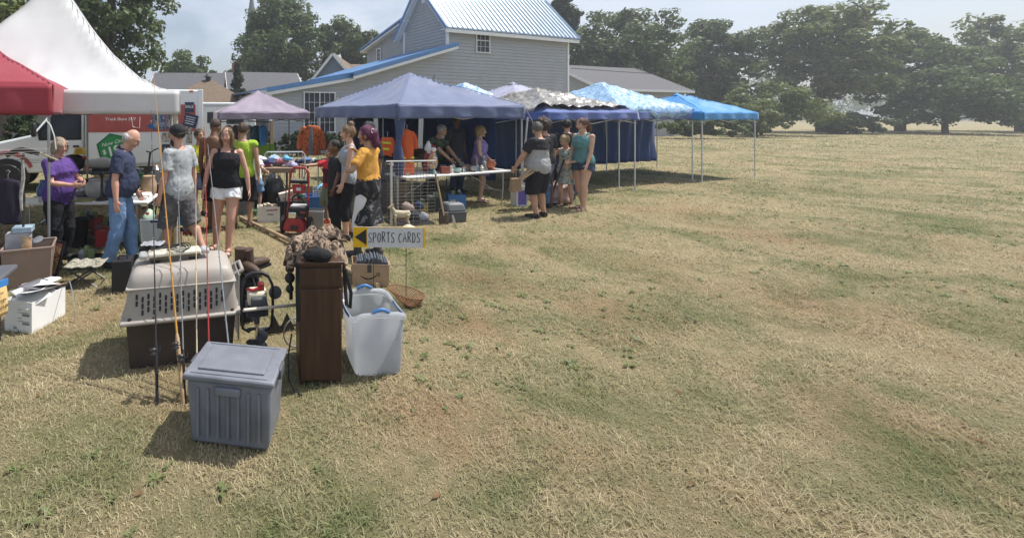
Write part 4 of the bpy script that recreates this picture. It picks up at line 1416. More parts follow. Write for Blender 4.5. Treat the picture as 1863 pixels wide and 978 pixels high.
    # --- hair
    if hair:
        style, hmt = hair[0], hair[1]
        hb = MB()
        A = lambda p: hc + hm @ (Vector(p) * kh)
        am, fq = .010, 26
        if style in ('short', 'buzz', 'cap'):
            e = .004 if style == 'buzz' else .010
            hb.ball(A((0, .020, .036)), ((.076 + e) * kh, (.092 + e) * kh, (.088 + e) * kh), 26, 18, rot=hm)
            am = .003 if style == 'buzz' else .009
        elif style == 'fringe':       # thin hair left round the back and sides
            hb.ball(A((0, .040, -.006)), (.0765 * kh, .072 * kh, .056 * kh), 24, 14, rot=hm)
            am = .004
        elif style == 'curly':
            hb.ball(A((0, .028, .040)), (.125 * kh, .130 * kh, .130 * kh), 34, 26, rot=hm)
            am, fq = .045, 22
        else:
            hb.ball(A((0, .018, .026)), (.086 * kh, .102 * kh, .102 * kh), 28, 20, rot=hm)
            if style == 'bun':
                hb.ball(A((0, .055, .135)), .042 * kh, 14, 10)
            elif style == 'pony':
                hb.tube([A((0, .10, .07)), A((0, .15, .03)), A((.01, .155, -.08)), A((.01, .135, -.19)), A((0, .12, -.26))], [r * kh for r in (.022, .040, .042, .032, .010)], 12)
            elif style == 'long':
                for s in (-1, 1):
                    hb.tube([A((s * .055, -.035, .085)), A((s * .080, -.010, .02)), A((s * .082, .010, -.08)), A((s * .078, .012, -.17)), A((s * .070, .012, -.22))],
                            [(.020 * kh, .035 * kh), (.018 * kh, .045 * kh), (.020 * kh, .045 * kh), (.020 * kh, .036 * kh), (.012 * kh, .02 * kh)], 10, side=hm @ Vector((1, 0, 0)))
                hb.tube([A((0, .075, .04)), A((0, .088, -.06)), A((0, .085, -.16)), A((0, .078, -.22))], [(.08 * kh, .035 * kh), (.08 * kh, .03 * kh), (.075 * kh, .025 * kh), (.05 * kh, .014 * kh)], 14, side=hm @ Vector((1, 0, 0)))
            elif style == 'bob':
                hb.tube([A((0, .055, .03)), A((0, .062, -.05)), A((0, .058, -.105))], [(.092 * kh, .055 * kh), (.094 * kh, .052 * kh), (.080 * kh, .042 * kh)], 16, side=hm @ Vector((1, 0, 0)))
                for s in (-1, 1):
                    hb.tube([A((s * .05, -.055, .075)), A((s * .077, -.03, .02)), A((s * .083, -.01, -.06))], [(.016 * kh, .028 * kh), (.014 * kh, .04 * kh), (.012 * kh, .03 * kh)], 10, side=hm @ Vector((1, 0, 0)))
            elif style == 'bigtail':
                hb.ball(A((.0, .115, .0)), (.056 * kh, .05 * kh, .066 * kh), 18, 14)
                hb.tube([A((0, .12, -.02)), A((.0, .125, -.10)), A((0, .11, -.17))], [.046 * kh, .042 * kh, .015 * kh], 12)
                am, fq = .018, 24
        hme = remeshed(hb, 'hair', .0085 * max(.8, k), 2, am, fq, sd, (1, 1, .55))
        ho = mkobj('hair', hme, hmt, t, smooth=180)
        ln = {'buzz': .008, 'short': .022, 'cap': .02, 'fringe': .02, 'curly': .05, 'long': .07, 'bob': .05, 'pony': .05, 'bun': .04, 'bigtail': .05}[style]
        strands(ho, hme, ln * kh, hmt, int(sd * 10), style == 'curly')
        if style == 'cap':
            cm = hair[2]
            cp = MB().ball(A((0, .012, .050)), (.094 * kh, .112 * kh, .088 * kh), 26, 16, rot=hm, fn=lambda p, dd: Vector((p.x, p.y, max(p.z, -.022 * kh))))
            co = cp.build('cap', cm, t)
            s = hair[3] if len(hair) > 3 else -1
            MB().grid(lambda u, v: A(((u - .5) * .15, s * (.09 + v * .075 * (1 - (2 * u - 1) ** 2 * .6)), .028 - .02 * (2 * u - 1) ** 2 - .012 * v)), 10, 5).build('brim', cm, co, solid=.005)
    # --- clothes
    def leg_tube(mb, i, q, e, loose):
        h0, kn, an = hp[i], knees[i], anks[i]
        lw = (1.0 + .75 * (bw - 1)) * (1.06 if fem else 1)
        prof = [(0, .090), (.3, .088), (.7, .069), (1.0, .058), (1.28, .060), (1.65, .048), (1.97, .044)]
        pts, rad = [], []
        n = 9
        for j in range(n):
            s = q * j / (n - 1)
            p = h0.lerp(kn, s) if s <= 1 else kn.lerp(an, s - 1)
            if j == 0:
                p = p + Vector((0, 0, .03 * k))
            if s > 1:
                p = p + Vector((0, .010 * k * math.sin(math.pi * min(1, s - 1)), 0))
            pts.append(p)
            rad.append(interp(prof, s) * k * lw + e + loose * (s / q) ** .7)
        mb.tube(pts, rad, 16)
    if bottom:
        kind, mt = bottom[0], bottom[1]
        bb = MB()
        wl = bottom[2] if len(bottom) > 2 else 1.02
        if kind in ('pants', 'jeans', 'leggings', 'shorts', 'long_shorts', 'short_shorts', 'capri'):
            e = {'leggings': .005, 'jeans': .012, 'pants': .016, 'shorts': .022, 'long_shorts': .024, 'short_shorts': .014, 'capri': .005}[kind]
            q = {'leggings': 1.93, 'jeans': 1.98, 'pants': 1.98, 'shorts': .80, 'long_shorts': 1.10, 'short_shorts': .34, 'capri': 1.45}[kind]
            lo = {'leggings': .0, 'jeans': .020, 'pants': .022, 'shorts': .034, 'long_shorts': .036, 'short_shorts': .026, 'capri': .004}[kind]
            torso(bb, .80, wl, .010, 7)
            bb.ball((0, .005, .855 * k), (.12 * k * bw, .105 * k * bw, .075 * k), 14, 10)
            for i in (0, 1):
                leg_tube(bb, i, q, e, lo)
            mkobj('shorts' if 'short' in kind else 'trousers', remeshed(bb, 'trousers', .0125 * max(.8, k), 3, .005 if kind in ('leggings', 'capri') else .016, 9, sd, (1, 1, .8), 0 if kind in ('leggings', 'capri') else .007), mt, t, smooth=180)
        elif kind == 'skirt':
            torso(bb, bottom[3], wl, .014, 8, bottom[4])
            mkobj('skirt', remeshed(bb, 'skirt', .0125, 3, .02, 9, sd, (1, 1, .35)), mt, t, smooth=180)
    if top:
        kind, mt = top[0], top[1]
        zb = top[2] if len(top) > 2 else .90
        if len(top) > 3 and top[3][1] <= zb:
            zb = top[3][2] - .03
        tb = MB()
        loose = {'tee': .024, 'polo': .024, 'tank': .012, 'sleeveless': .024, 'dress': .016, 'coat': .035, 'crop': .02}[kind]
        zt = {'tank': 1.375, 'dress': 1.375}.get(kind, 1.458)
        torso(tb, zb, zt, loose, 12, {'tee': .018, 'polo': .012, 'tank': .012, 'sleeveless': .02, 'dress': .10, 'coat': .03, 'crop': .02}[kind])
        if kind in ('tank', 'dress'):
            for s in (-1, 1):
                pf = T((s * .085 * k, -.098 * k, 1.34 * k)); pt = T((s * .098 * k, .008 * k, 1.468 * k)); pb = T((s * .085 * k, .105 * k, 1.34 * k))
                tb.tube([pf, pf.lerp(pt, .55) + Vector((0, -.022 * k, .012)), pt, pb.lerp(pt, .55) + Vector((0, .022 * k, .012)), pb], [(.034 * k, .019 * k)] * 5, 10, side=(1, 0, 0))
        else:
            sl = {'tee': .72, 'polo': .75, 'coat': 1.9, 'sleeveless': .12, 'crop': .7}[kind]
            for i, s in enumerate((-1, 1)):
                aw = (1 + .6 * (bw - 1)) * (.92 if fem else 1)
                s0, e0, w0 = sh[i], elb[i], wri[i]
                cn = T((s * sw * .55 * k, .012 * k, 1.40 * k))
                pts, rad = [cn, s0.lerp(cn, .1)], [.080 * k * aw, .074 * k * aw]
                n = 5
                for j in range(1, n + 1):
                    q = sl * j / n
                    pts.append(s0.lerp(e0, q) if q <= 1 else e0.lerp(w0, q - 1))
                    rad.append(((.072 + .006 * q) if kind != 'coat' else .062 - .008 * q) * k * aw)
                if kind == 'sleeveless':
                    rad = [r * .98 for r in rad]
                tb.tube(pts, rad, 16)
                tb.ball(s0, .073 * k * aw, 14, 10)
        nm = {'tank': 'tank_top', 'dress': 'dress', 'coat': 'jacket', 'polo': 'polo_shirt'}.get(kind, 'shirt')
        mkobj(nm, remeshed(tb, nm, .0125 * max(.8, k), 3, .006 if kind == 'tank' else .017, 8, sd + 3, (1, 1, .55), .007), mt, t, smooth=180)
        if kind == 'polo':
            MB().tube([T((math.sin(a) * .066 * k, -math.cos(a) * .066 * k + .012 * k, (1.482 - .02 * math.cos(a)) * k)) for a in [R(q) for q in range(15, 350, 20)]], [(.006, .018)] * 17, 6).build('collar', mt, t)
        if len(top) > 3:               # a lower panel of another colour
            pm, pz0, pz1 = top[3]
            pb = MB()
            torso(pb, pz0, pz1, loose + (.002 if pz0 < .86 else .014), 10, .018)
            mkobj('shirt_panel', remeshed(pb, 'shirt_panel', .0125, 3, .017, 8, sd + 3, (1, 1, .55), .007), pm, t, smooth=180)
    if shoes:
        for i in (0, 1):
            an = anks[i]
            fa = R(feet[i][2])
            fd = Vector((math.sin(fa), -math.cos(fa), 0))
            fz = an.z - .085 * k
            hl = Vector((an.x, an.y, fz)) - fd * .058 * k
            s_ = MB()
            up = Vector((0, 0, 1))
            if shoes[0] in ('shoe', 'boot'):
                s_.tube([hl + up * .045 * k, hl + fd * .06 * k + up * .05 * k, hl + fd * .15 * k + up * .04 * k, hl + fd * .24 * k + up * .03 * k, hl + fd * .272 * k + up * .026 * k],
                        [(.034 * k, .044 * k), (.044 * k, .05 * k), (.050 * k, .04 * k), (.042 * k, .03 * k), (.02 * k, .018 * k)], 14, side=fd.cross(up))
                if shoes[0] == 'boot':
                    s_.tube([an - up * .03 * k, an + (knees[i] - an) * .22, an + (knees[i] - an) * .62], [.052 * k, .056 * k, .07 * k], 14)
                else:
                    s_.tube([an - up * .05 * k, an + up * .012 * k], [.046 * k, .044 * k], 12)
                so = s_.build('boot' if shoes[0] == 'boot' else 'shoe', shoes[1], t, smooth=60)
            else:
                s_.tube([hl + up * .010 * k, hl + fd * .15 * k + up * .010 * k, hl + fd * .275 * k + up * .010 * k], [(.036 * k, .010 * k), (.046 * k, .010 * k), (.036 * k, .010 * k)], 12, side=fd.cross(up))
                m0 = hl + fd * .17 * k
                sd_ = fd.cross(up)
                s_.tube([m0 + sd_ * .046 * k + up * .01 * k, m0 + sd_ * .03 * k + up * .062 * k, m0 - sd_ * .03 * k + up * .062 * k, m0 - sd_ * .046 * k + up * .01 * k], .009 * k, 6)
                so = s_.build('sandal', shoes[1], t, smooth=60)
    if extras:
        extras(t, dict(k=k, kh=kh, hc=hc, hm=hm, T=T, tor=tor, sh=sh, elb=elb, wri=wri, knees=knees, anks=anks, torso=torso, hp=hp))
    return t

def strands(ho, me, ln, mat, seed, wild):
    rng = np.random.default_rng(seed)
    n = len(me.vertices)
    co = np.empty(n * 3, np.float32); no = np.empty(n * 3, np.float32)
    me.vertices.foreach_get('co', co); me.vertices.foreach_get('normal', no)
    co, no = co.reshape(-1, 3), no.reshape(-1, 3)
    i = rng.integers(0, n, 700)
    p, q = co[i], no[i]
    d = np.array([0, 0, -1.0]) + rng.normal(scale=.35 if not wild else 1.2, size=(700, 3))
    d -= q * (d * q).sum(1)[:, None]
    d /= np.linalg.norm(d, axis=1)[:, None] + 1e-6
    l = ln * rng.uniform(.5, 1.4, 700)[:, None]
    s = np.cross(d, q) * .0016
    a = p + q * .001
    b = a + d * l * .6 + q * l * rng.uniform(.05, .22, 700)[:, None]
    c = b + d * l * .5 - q * l * .05
    V = np.stack([a - s, a + s, b + s, b - s, c], 1).reshape(-1, 3)
    k = np.arange(700) * 5
    m2 = np_mesh('hair_strands', V, np.stack([k, k + 1, k + 2, k + 3], 1), None, np.stack([k + 3, k + 2, k + 4], 1))
    o = mkobj('hair_strands', m2, mat, ho, smooth=0)
    o['kind'] = 'stuff'

def glasses(dark=False):
    def fn(t, J):
        A = lambda p: J['hc'] + J['hm'] @ (Vector(p) * J['kh'])
        g = MB()
        for s in (-1, 1):
            g.tube([A((s * .034 + .024 * math.cos(a), -.099, .010 + .017 * math.sin(a))) for a in [R(q) for q in range(0, 360, 36)]], .0022, 5, closed=True)
            g.rod(A((s * .058, -.096, .014)), A((s * .078, .012, .012)), .0022, n=5)
        g.rod(A((-.01, -.101, .014)), A((.01, -.101, .014)), .0022, n=5)
        go = g.build('glasses', m_blackmetal, t)
        for s in (-1, 1):
            if dark:
                MB().ball(A((s * .034, -.098, .010)), (.023, .003, .016), 12, 6, rot=J['hm']).build('lens', m_black, go)
    return fn
def beard(mt):
    def fn(t, J):
        A = lambda p: J['hc'] + J['hm'] @ (Vector(p) * J['kh'])
        b = MB().ball(A((0, -.050, -.095)), (.058 * J['kh'], .052 * J['kh'], .055 * J['kh']), 18, 14, rot=J['hm'])
        me = remeshed(b, 'beard', .008, 1, .012, 30, 3)
        mkobj('beard', me, mt, t, smooth=180)
    return fn
def both(*fs):
    def fn(t, J):
        for f in fs:
            f(t, J)
    return fn

def make_people():
    hd = hairm
    # 1 purple shirt
    person('woman in purple shirt and glasses behind the red canopy pole', -3.08, 5.95, 74, 1.60, 'ruddy', ('tee', cloth('purple', (.11, .06, .24)), .80), ('pants', cloth('black', (.02, .02, .024))), ('shoe', SHOE_D),
           ('bob', hd('ash', (.40, .34, .27))), hands=((-.10, -.30, 1.02, (-1, .8, -.6)), (.10, -.30, 1.03, (1, .8, -.6))), head=(-14, 6), build=1.18, belly=.05, fem=True, extras=glasses())
    # 2 bald man
    person('bald man in navy shirt and blue jeans looking down at the white table', -2.22, 5.8, 98, 1.745, 'ruddy', ('polo', cloth('navy', (.045, .055, .10)), .88), ('jeans', cloth('denim', (.16, .26, .44), .25)), ('shoe', SHOE_D),
           ('fringe', hd('white', (.6, .58, .56))), hands=((-.30, -.02, .80, (-.3, 1, -.1)), (.24, -.16, .90)), feet=((-.11, .10, -14), (.12, -.14, 10)), lean=5, head=(8, 30), build=1.14, belly=.06, extras=glasses())
    # 3 grey tee man walking
    m3 = M('cloth_dark_camo_shorts', (.05, .05, .06), .85, .5, 12, .2, 60, col2=(.16, .15, .155))
    person('bearded man in pale grey tee, backward black cap and dark camo shorts', -1.53, 6.0, -118, 1.76, 'ruddy', ('tee', cloth('pale_grey', (.36, .38, .40)), .80), ('long_shorts', m3), ('shoe', SHOE_D),
           ('cap', hd('dark', (.05, .04, .035)), cloth('cap_black', (.03, .033, .035)), 1), hands=((-.30, .02, .78, (-.4, 1, -.1)), (.28, -.08, .78, (.4, 1, -.1))), feet=((-.10, .34, -6, .05), (.10, -.10, 6)), head=(-8, 2), build=1.16, belly=.04, face=True,
           extras=beard(hd('beard_black', (.03, .025, .022))))
    # 4 shirtless man
    person('shirtless man with shaved head and black shorts, back to the viewer', -1.34, 7.55, 152, 1.84, 'brown', None, ('long_shorts', cloth('black', (.02, .02, .024)), .98), ('sandal', M('sandal_brown', (.10, .06, .04), .7)),
           ('buzz', hd('stubble', (.07, .045, .035))), hands=((-.29, -.06, .86), (.30, -.05, .86)), feet=((-.12, .08, -10), (.13, -.08, 10)), head=(12, 22), build=1.14)
    # 5 child in yellow
    person('child in bright yellow shirt peeking between two men by the truck', -1.80, 8.6, 40, 1.60, 'tan', ('tee', cloth('yellow', (.72, .66, .06))), ('shorts', cloth('navy', (.045, .055, .10))), ('shoe', SHOE_D), ('short', hd('brown', (.10, .065, .04))), child=True)
    # 6 woman black tank
    person('woman in black tank top and white shorts walking towards the viewer', -.95, 6.4, -6, 1.72, 'ruddy', ('tank', cloth('black_tank', (.022, .022, .026)), .93), ('short_shorts', cloth('white', (.78, .78, .80), .05), .97), ('sandal', M('sandal_black', (.03, .03, .03), .6)),
           ('long', hd('brown_blond', (.21, .135, .08))), hands=((-.33, -.06, .82, (-1, .5, 0)), (.32, .0, .84, (1, .6, 0))), feet=((-.19, .10, -14), (.05, -.12, 8)), head=(0, 0), build=1.16, belly=.02, fem=True)
    # 7 lime sleeveless
    person('man in lime green sleeveless shirt and black shorts, back to the viewer', -.88, 7.75, 176, 1.76, 'olive', ('sleeveless', cloth('lime', (.34, .50, .055), .06), .86), ('long_shorts', cloth('black', (.02, .02, .024))), ('shoe', M('shoe_brown', (.12, .075, .05), .7)),
           ('short', hd('brown', (.10, .065, .04))), hands=((-.28, .02, .82), (.28, -.02, .80)), feet=((-.12, .0, -10), (.13, .02, 10)), head=(0, 8), build=1.05)
    # 8 little girl
    person('small red-haired girl in white shirt half hidden behind the lime shirt', -.78, 9.0, 150, 1.24, 'fair', ('tee', cloth('white', (.78, .78, .80), .05)), ('shorts', cloth('denim', (.16, .26, .44), .25)), ('shoe', SHOE_D), ('pony', hd('red', (.26, .10, .05))), child=True)
    # 9 boy in red pointing
    person('boy in red shirt pointing left at the clothes table', .62, 7.95, -58, 1.32, 'tan', ('tee', cloth('red', (.58, .045, .06)), .86, (cloth('maroon_panel', (.10, .02, .04), .3), .98, 1.30)), ('long_shorts', cloth('olive', (.22, .24, .15))), ('shoe', M('shoe_red', (.45, .05, .05), .6)),
           ('short', hd('black', (.022, .018, .016))), hands=((-.20, -.52, 1.02, (-1, 0, -.6), (-.15, -1, .1), .15), (.22, -.04, .62)), head=(6, -3), child=True)
    # 10 boy in black
    person('taller boy with buzz cut in black shirt and trousers', .66, 7.35, -72, 1.47, 'brown', ('tee', cloth('black_tee', (.03, .03, .036)), .84), ('pants', cloth('charcoal', (.028, .028, .032))), ('shoe', SHOE_D),
           ('buzz', hd('black', (.022, .018, .016))), hands=((-.22, -.02, .62), (.24, -.16, .66)), feet=((-.12, .06, -12), (.13, -.05, 14)), head=(-6, 4), child=True)
    # 11 grey tank woman
    person('woman with hair bun in grey tank top and black leggings', .84, 7.0, -92, 1.74, 'fair', ('tank', cloth('grey_tank', (.33, .36, .40)), .86), ('capri', cloth('black', (.02, .02, .024))), ('shoe', SHOE_D),
           ('bun', hd('dark_blond', (.25, .16, .09))), hands=((-.22, -.02, .84), (.24, -.14, .84, (.4, 1, 0))), feet=((-.10, .05, -8), (.10, -.06, 8)), head=(0, 3), build=1.0, fem=True)
    # 12 yellow tee, magenta hair
    def over(t, J):
        k = J['k']
        b = MB()
        J['torso'](b, .46, 1.06, .030, 12, .10)
        me = remeshed(b, 'tied_shirt', .013, 3, .028, 9, 5.0, (1, 1, .35))
        mkobj('tied_shirt', me, camo_mat('black_white_print', ((.02, .02, .024), (.022, .022, .026), (.024, .024, .028), (.16, .16, .165)), 10, .85), t, smooth=180)
        A = lambda p: J['hc'] + J['hm'] @ (Vector(p) * J['kh'])
        MB().tube([A((.03, .115, .075)), A((.075, .105, .075)), A((.078, .10, .03)), A((.035, .112, .03))], .006, 6, closed=True).build('hair_clip', m_whitepl, t)
        p = J['wri'][0]
    person('woman with magenta hair in mustard yellow tee with black shirt tied at her waist', .99, 6.15, -128, 1.75, 'olive', ('tee', cloth('mustard', (.66, .34, .075), .1), 1.03), ('capri', cloth('white_jeans', (.70, .70, .72), .06)), ('boot', M('boot_grey', (.055, .052, .055), .75)),
           ('bigtail', hd('magenta', (.13, .025, .075))), hands=((-.10, -.24, 1.40, (-1, -.3, -.7)), (.20, -.20, 1.16, (1, .4, -.5))), feet=((-.12, .08, -10), (.12, -.10, 10)), head=(10, 4), build=1.04, fem=True, extras=over)
    # 13 dark curls behind
    person('dark-haired person in black, mostly hidden behind the mustard tee', 1.22, 7.5, -60, 1.78, 'brown', ('tee', cloth('black_tee', (.03, .03, .036))), ('jeans', cloth('black', (.02, .02, .024))), ('shoe', SHOE_D), ('short', hd('black', (.022, .018, .016))))
    # 14 man leaning over table
    camo = camo_mat('green_camo_cloth', ((.025, .03, .03), (.03, .035, .035), (.09, .13, .07), (.03, .04, .03)), 5, .85)
    person('grey-haired man in dark tee leaning over the figurine table', 3.0, 10.15, 42, 1.74, 'tan', ('tee', camo, .84), ('jeans', cloth('black', (.02, .02, .024))), ('shoe', SHOE_D), ('short', hd('grey', (.40, .38, .36))),
           hands=((-.10, -.66, .86, (-1, .3, -.5)), (.26, -.62, .84, (1, .3, -.5))), lean=24, head=(0, 14), build=1.12, belly=.04, extras=beard(hd('grey', (.40, .38, .36))))
    # 15 tall dark figure
    person('tall person in dark grey tee standing in the shade of the blue stall', 4.0, 11.3, 20, 1.88, 'brown', ('tee', cloth('dark_grey', (.06, .062, .075))), ('jeans', cloth('dark_denim', (.05, .07, .12))), ('shoe', SHOE_D), ('short', hd('black', (.022, .018, .016))))
    # 16 purple dress
    person('blonde woman in purple top behind the figurine table', 4.08, 10.05, 66, 1.66, 'fair', ('dress', M('cloth_purple_print', (.17, .11, .36), .8, .3, 14, col2=(.36, .30, .55)), .62), None, ('sandal', M('sandal_black')), ('bob', hd('blond', (.42, .30, .14))),
           hands=((-.22, -.16, .88), (.22, -.22, .90)), head=(6, 2), build=1.1, fem=True)
    # 17 two-tone tee
    person('man in black and grey two-tone tee and black shorts, back to the viewer', 4.55, 8.5, -152, 1.76, 'tan', ('tee', cloth('black_tee', (.03, .03, .036)), .84, (cloth('mid_grey', (.34, .34, .355)), .83, 1.30)), ('long_shorts', cloth('black', (.02, .02, .024))), ('shoe', SHOE_D),
           ('short', hd('salt_pepper', (.13, .12, .115))), hands=((-.24, -.10, .86), (.36, -.26, .88, (1, .5, 0))), feet=((-.13, .0, -8), (.13, .03, 8)), head=(-26, 18), build=1.28, belly=.06, extras=glasses(True))
    # 18 curly hair
    person('person with big curly brown hair behind the two-tone tee', 5.12, 9.35, -160, 1.80, 'tan', ('tee', cloth('black_tee', (.03, .03, .036))), ('jeans', cloth('denim', (.16, .26, .44), .25)), ('shoe', SHOE_D), ('curly', hd('curly_brown', (.075, .05, .038))), head=(0, 8), build=1.05)
    # 19 girl in floral dress
    fl = camo_mat('floral_cloth', ((.05, .09, .07), (.40, .42, .38), (.55, .55, .50), (.12, .2, .16)), 26, .85)
    person('blonde girl in floral dress with headband beside the teal tank woman', 5.66, 9.5, -52, 1.46, 'fair', ('dress', fl, .58), None, ('sandal', M('sandal_brown')), ('short', hd('blond', (.42, .30, .14))), hands=((-.24, -.24, .98), (.18, -.26, .96)), head=(-14, 20), fem=True, child=True, build=.92,
           extras=lambda t, J: MB().tube([J['hc'] + J['hm'] @ (Vector((math.sin(a) * .094, .02 + .02 * math.cos(a), .03 + math.cos(a) * .10)) * J['kh']) for a in [R(q) for q in range(-80, 81, 16)]], .011, 6).build('headband', cloth('headband_olive', (.25, .22, .12)), t))
    # 20 teal tank
    person('tall woman in teal tank top and denim shorts at the right', 5.82, 9.2, -74, 1.84, 'fair', ('tank', cloth('teal', (.12, .27, .28)), .90), ('short_shorts', cloth('dark_denim', (.05, .07, .12)), 1.0), ('sandal', M('sandal_black')), ('pony', hd('auburn', (.12, .05, .035))),
           hands=((-.22, -.14, .92), (.22, -.16, .90)), feet=((-.10, .10, -6), (.10, -.12, 8)), head=(4, 12), build=1.1, fem=True)
    # 21 black behind
    person('person in black tee bending behind the teal tank woman', 6.15, 10.3, 150, 1.80, 'tan', ('tee', cloth('black_tee', (.03, .03, .036))), ('jeans', cloth('dark_denim', (.05, .07, .12))), ('shoe', SHOE_D), ('short', hd('black', (.022, .018, .016))), lean=14, build=1.08)
make_people()
# ------------------------------------------------------------------ foreground objects
m_taupe = M('taupe_plastic', (.37, .335, .30), .48, .06, 5)
m_brownpl = M('dark_brown_plastic', (.055, .042, .036), .5, .2, 6)
m_card = M('cardboard', (.42, .29, .18), .85, .12, 6, .1, 40)
m_cardin = M('cardboard_inside', (.34, .235, .145), .9, .1, 6)
m_walnut = M('dark_walnut', (.06, .030, .019), .42, .35, 3, .1, 30, vec=(8, 8, .7))
m_pine = M('weathered_pine', (.40, .29, .19), .8, .22, 4, .2, 30, vec=(2, 2, 12))
m_clear = M('cloudy_clear_plastic', (.86, .89, .94), .22, .06, 4, spec=.5, trans=.6, transl=.35)
m_bluepl = M('blue_plastic', (.05, .16, .40), .45, .08, 5)
m_greypl = M('slate_grey_plastic', (.17, .18, .21), .5, .2, 7, .12, 60)
m_charcoal = M('charcoal_plastic', (.085, .09, .10), .55, .12, 6)
m_red = M('red_paint', (.36, .03, .033), .4, .12, 6, spec=.5)
m_cream = M('cream_plastic', (.66, .60, .45), .45, .08, 6)
m_paper = M('white_paper', (.80, .80, .79), .8, .05, 5)
m_camobr = camo_mat('brown_leaf_camo', ((.022, .016, .012), (.12, .080, .055), (.33, .245, .18), (.045, .032, .024)), 13, .9, 0, .2)
m_strap = M('black_webbing', (.02, .02, .022), .9, .3, 30)

def open_box(mb, w, d, h, th=.012, flare=1.0, c=(0, 0, 0)):
    """hollow tray, open at the top, x,y centred on c, z from c.z; flare widens the rim"""
    x0, y0, z0 = c
    a, b = w / 2, d / 2
    A, B = a * flare, b * flare
    o = [(-a, -b), (a, -b), (a, b), (-a, b)]
    O = [(-A, -B), (A, -B), (A, B), (-A, B)]
    i = [(-a + th, -b + th), (a - th, -b + th), (a - th, b - th), (-a + th, b - th)]
    I = [(-A + th, -B + th), (A - th, -B + th), (A - th, B - th), (-A + th, B - th)]
    vs = [(x0 + p[0], y0 + p[1], z0) for p in o] + [(x0 + p[0], y0 + p[1], z0 + h) for p in O] + [(x0 + p[0], y0 + p[1], z0 + h) for p in I] + [(x0 + p[0], y0 + p[1], z0 + th) for p in i]
    fs = [(3, 2, 1, 0)]
    for k in range(4):
        n = (k + 1) % 4
        fs += [(k, n, 4 + n, 4 + k), (4 + k, 4 + n, 8 + n, 8 + k), (8 + k, 8 + n, 12 + n, 12 + k)]
    fs.append((12, 13, 14, 15))
    return mb.add(vs, fs)

def crumple(name, mat, parent, c, r, amp, freq, seed, nu=28, nv=18, voxel=None, stretch=(1, 1, 1)):
    mb = MB().ball(c, r, nu, nv)
    me = mb.mesh(name)
    wrinkle(me, amp, freq, seed, stretch)
    wrinkle(me, amp * .5, freq * 2.3, seed + 9, stretch)
    z = np.empty(len(me.vertices) * 3, np.float32)
    me.vertices.foreach_get('co', z)
    z = z.reshape(-1, 3)
    z[:, 2] = np.maximum(z[:, 2], c[2] - r[2] * .62)
    me.vertices.foreach_set('co', z.ravel())
    return mkobj(name, me, mat, parent, smooth=80)

# --- large pet crate
def make_crate():
    t = thing('pet_crate', 'large taupe and dark brown plastic dog crate with vent slots behind the rods', 'crate', (-1.27, 3.36, 0), R(14))
    L, D = .86, .58
    lo = MB()
    open_box(lo, L - .10, D - .08, .35, .012, 1.07, (L / 2, D / 2, 0))
    lo.build('lower_shell', m_brownpl, t, bevel=.01)
    rim = MB().box((L / 2, D / 2, .362), (L + .04, D + .05, .032))
    rim.build('rim', m_taupe, t, bevel=.013)
    up = MB()
    secs = [(.378, 1.0, 1.0), (.58, .945, .93), (.64, .925, .90), (.69, .88, .83), (.715, .80, .72), (.722, .6, .5)]
    n = 44
    vs, fs = [], []
    for z, sx, sy in secs:
        for j in range(n):
            a = 2 * math.pi * j / n
            c_, s_ = math.cos(a), math.sin(a)
            ex = .22
            vs.append((L / 2 + math.copysign(abs(c_) ** ex, c_) * L / 2 * sx, D / 2 + math.copysign(abs(s_) ** ex, s_) * D / 2 * sy, z))
    for i in range(len(secs) - 1):
        for j in range(n):
            j2 = (j + 1) % n
            fs.append((i * n + j, i * n + j2, (i + 1) * n + j2, (i + 1) * n + j))
    fs.append(tuple((len(secs) - 1) * n + j for j in range(n)))
    up.add(vs, fs)
    us = up.build('upper_shell', m_taupe, t, smooth=50)
    MB().box((L / 2, D / 2, .6), (L * .958, D * .95, .012)).build('shell_rib', m_taupe, us, bevel=.004)
    # black caps on the sloping front, coloured as the shade inside vent slots
    sl = math.atan2(D / 2 * .07, .2)
    first = None
    for r in range(3):
        for c_ in range(16):
            x = .10 + c_ * .042 + (.0 if r != 2 else .0)
            z = .545 - r * .047 - (.02 if c_ % 2 else 0)
            if (r == 2 and c_ in (0, 15)):
                continue
            y = (1 - (1 - .07 * (z - .378) / .2)) * D / 2
            if first is None:
                pl = [(.008 * math.cos(a), .012 * (1 if math.sin(a) > 0 else -1) + .008 * math.sin(a)) for a in [R(q) for q in range(5, 360, 30)]]
                first = MB().prism(pl, -.004, .012, 'y').build('vent_slot_shade', m_black, us, smooth=0)
                first.location = (x, y - .001, z)
                first.rotation_euler = (-sl, 0, 0)
            else:
                piece(first, us, (x, y - .001, z), (-sl, 0, 0))
    for x in (.05, .22, .62, .81):
        MB().lathe([(.014, 0), (.014, .016), (.006, .02)], (x, .012, .375), 8).build('bolt', m_black, t)
    # wire door on the right end with its frame
    fr_ = MB()
    for (y0, z0, y1, z1) in ((.1, .1, .48, .1), (.1, .62, .48, .62), (.1, .1, .1, .62), (.48, .1, .48, .62)):
        fr_.rod((L + .012, y0, z0), (L + .012, y1, z1), .006, n=6)
    for i in range(1, 9):
        fr_.rod((L + .012, .1 + i * .042, .1), (L + .012, .1 + i * .042, .62), .0028, n=5)
    fr_.build('wire_door', m_steel, t)
    hdl = MB().tube([(L - .02, .18, .60), (L + .05, .18, .63), (L + .05, .40, .63), (L - .02, .40, .60)], .016, 8)
    hdl.build('end_handle', m_taupe, t)
    return t
make_crate()
crt = Matrix.Translation((-1.27, 3.36, 0)) @ Matrix.Rotation(R(14), 4, 'Z')
def CR(x, y, z):
    return crt @ Vector((x, y, z))

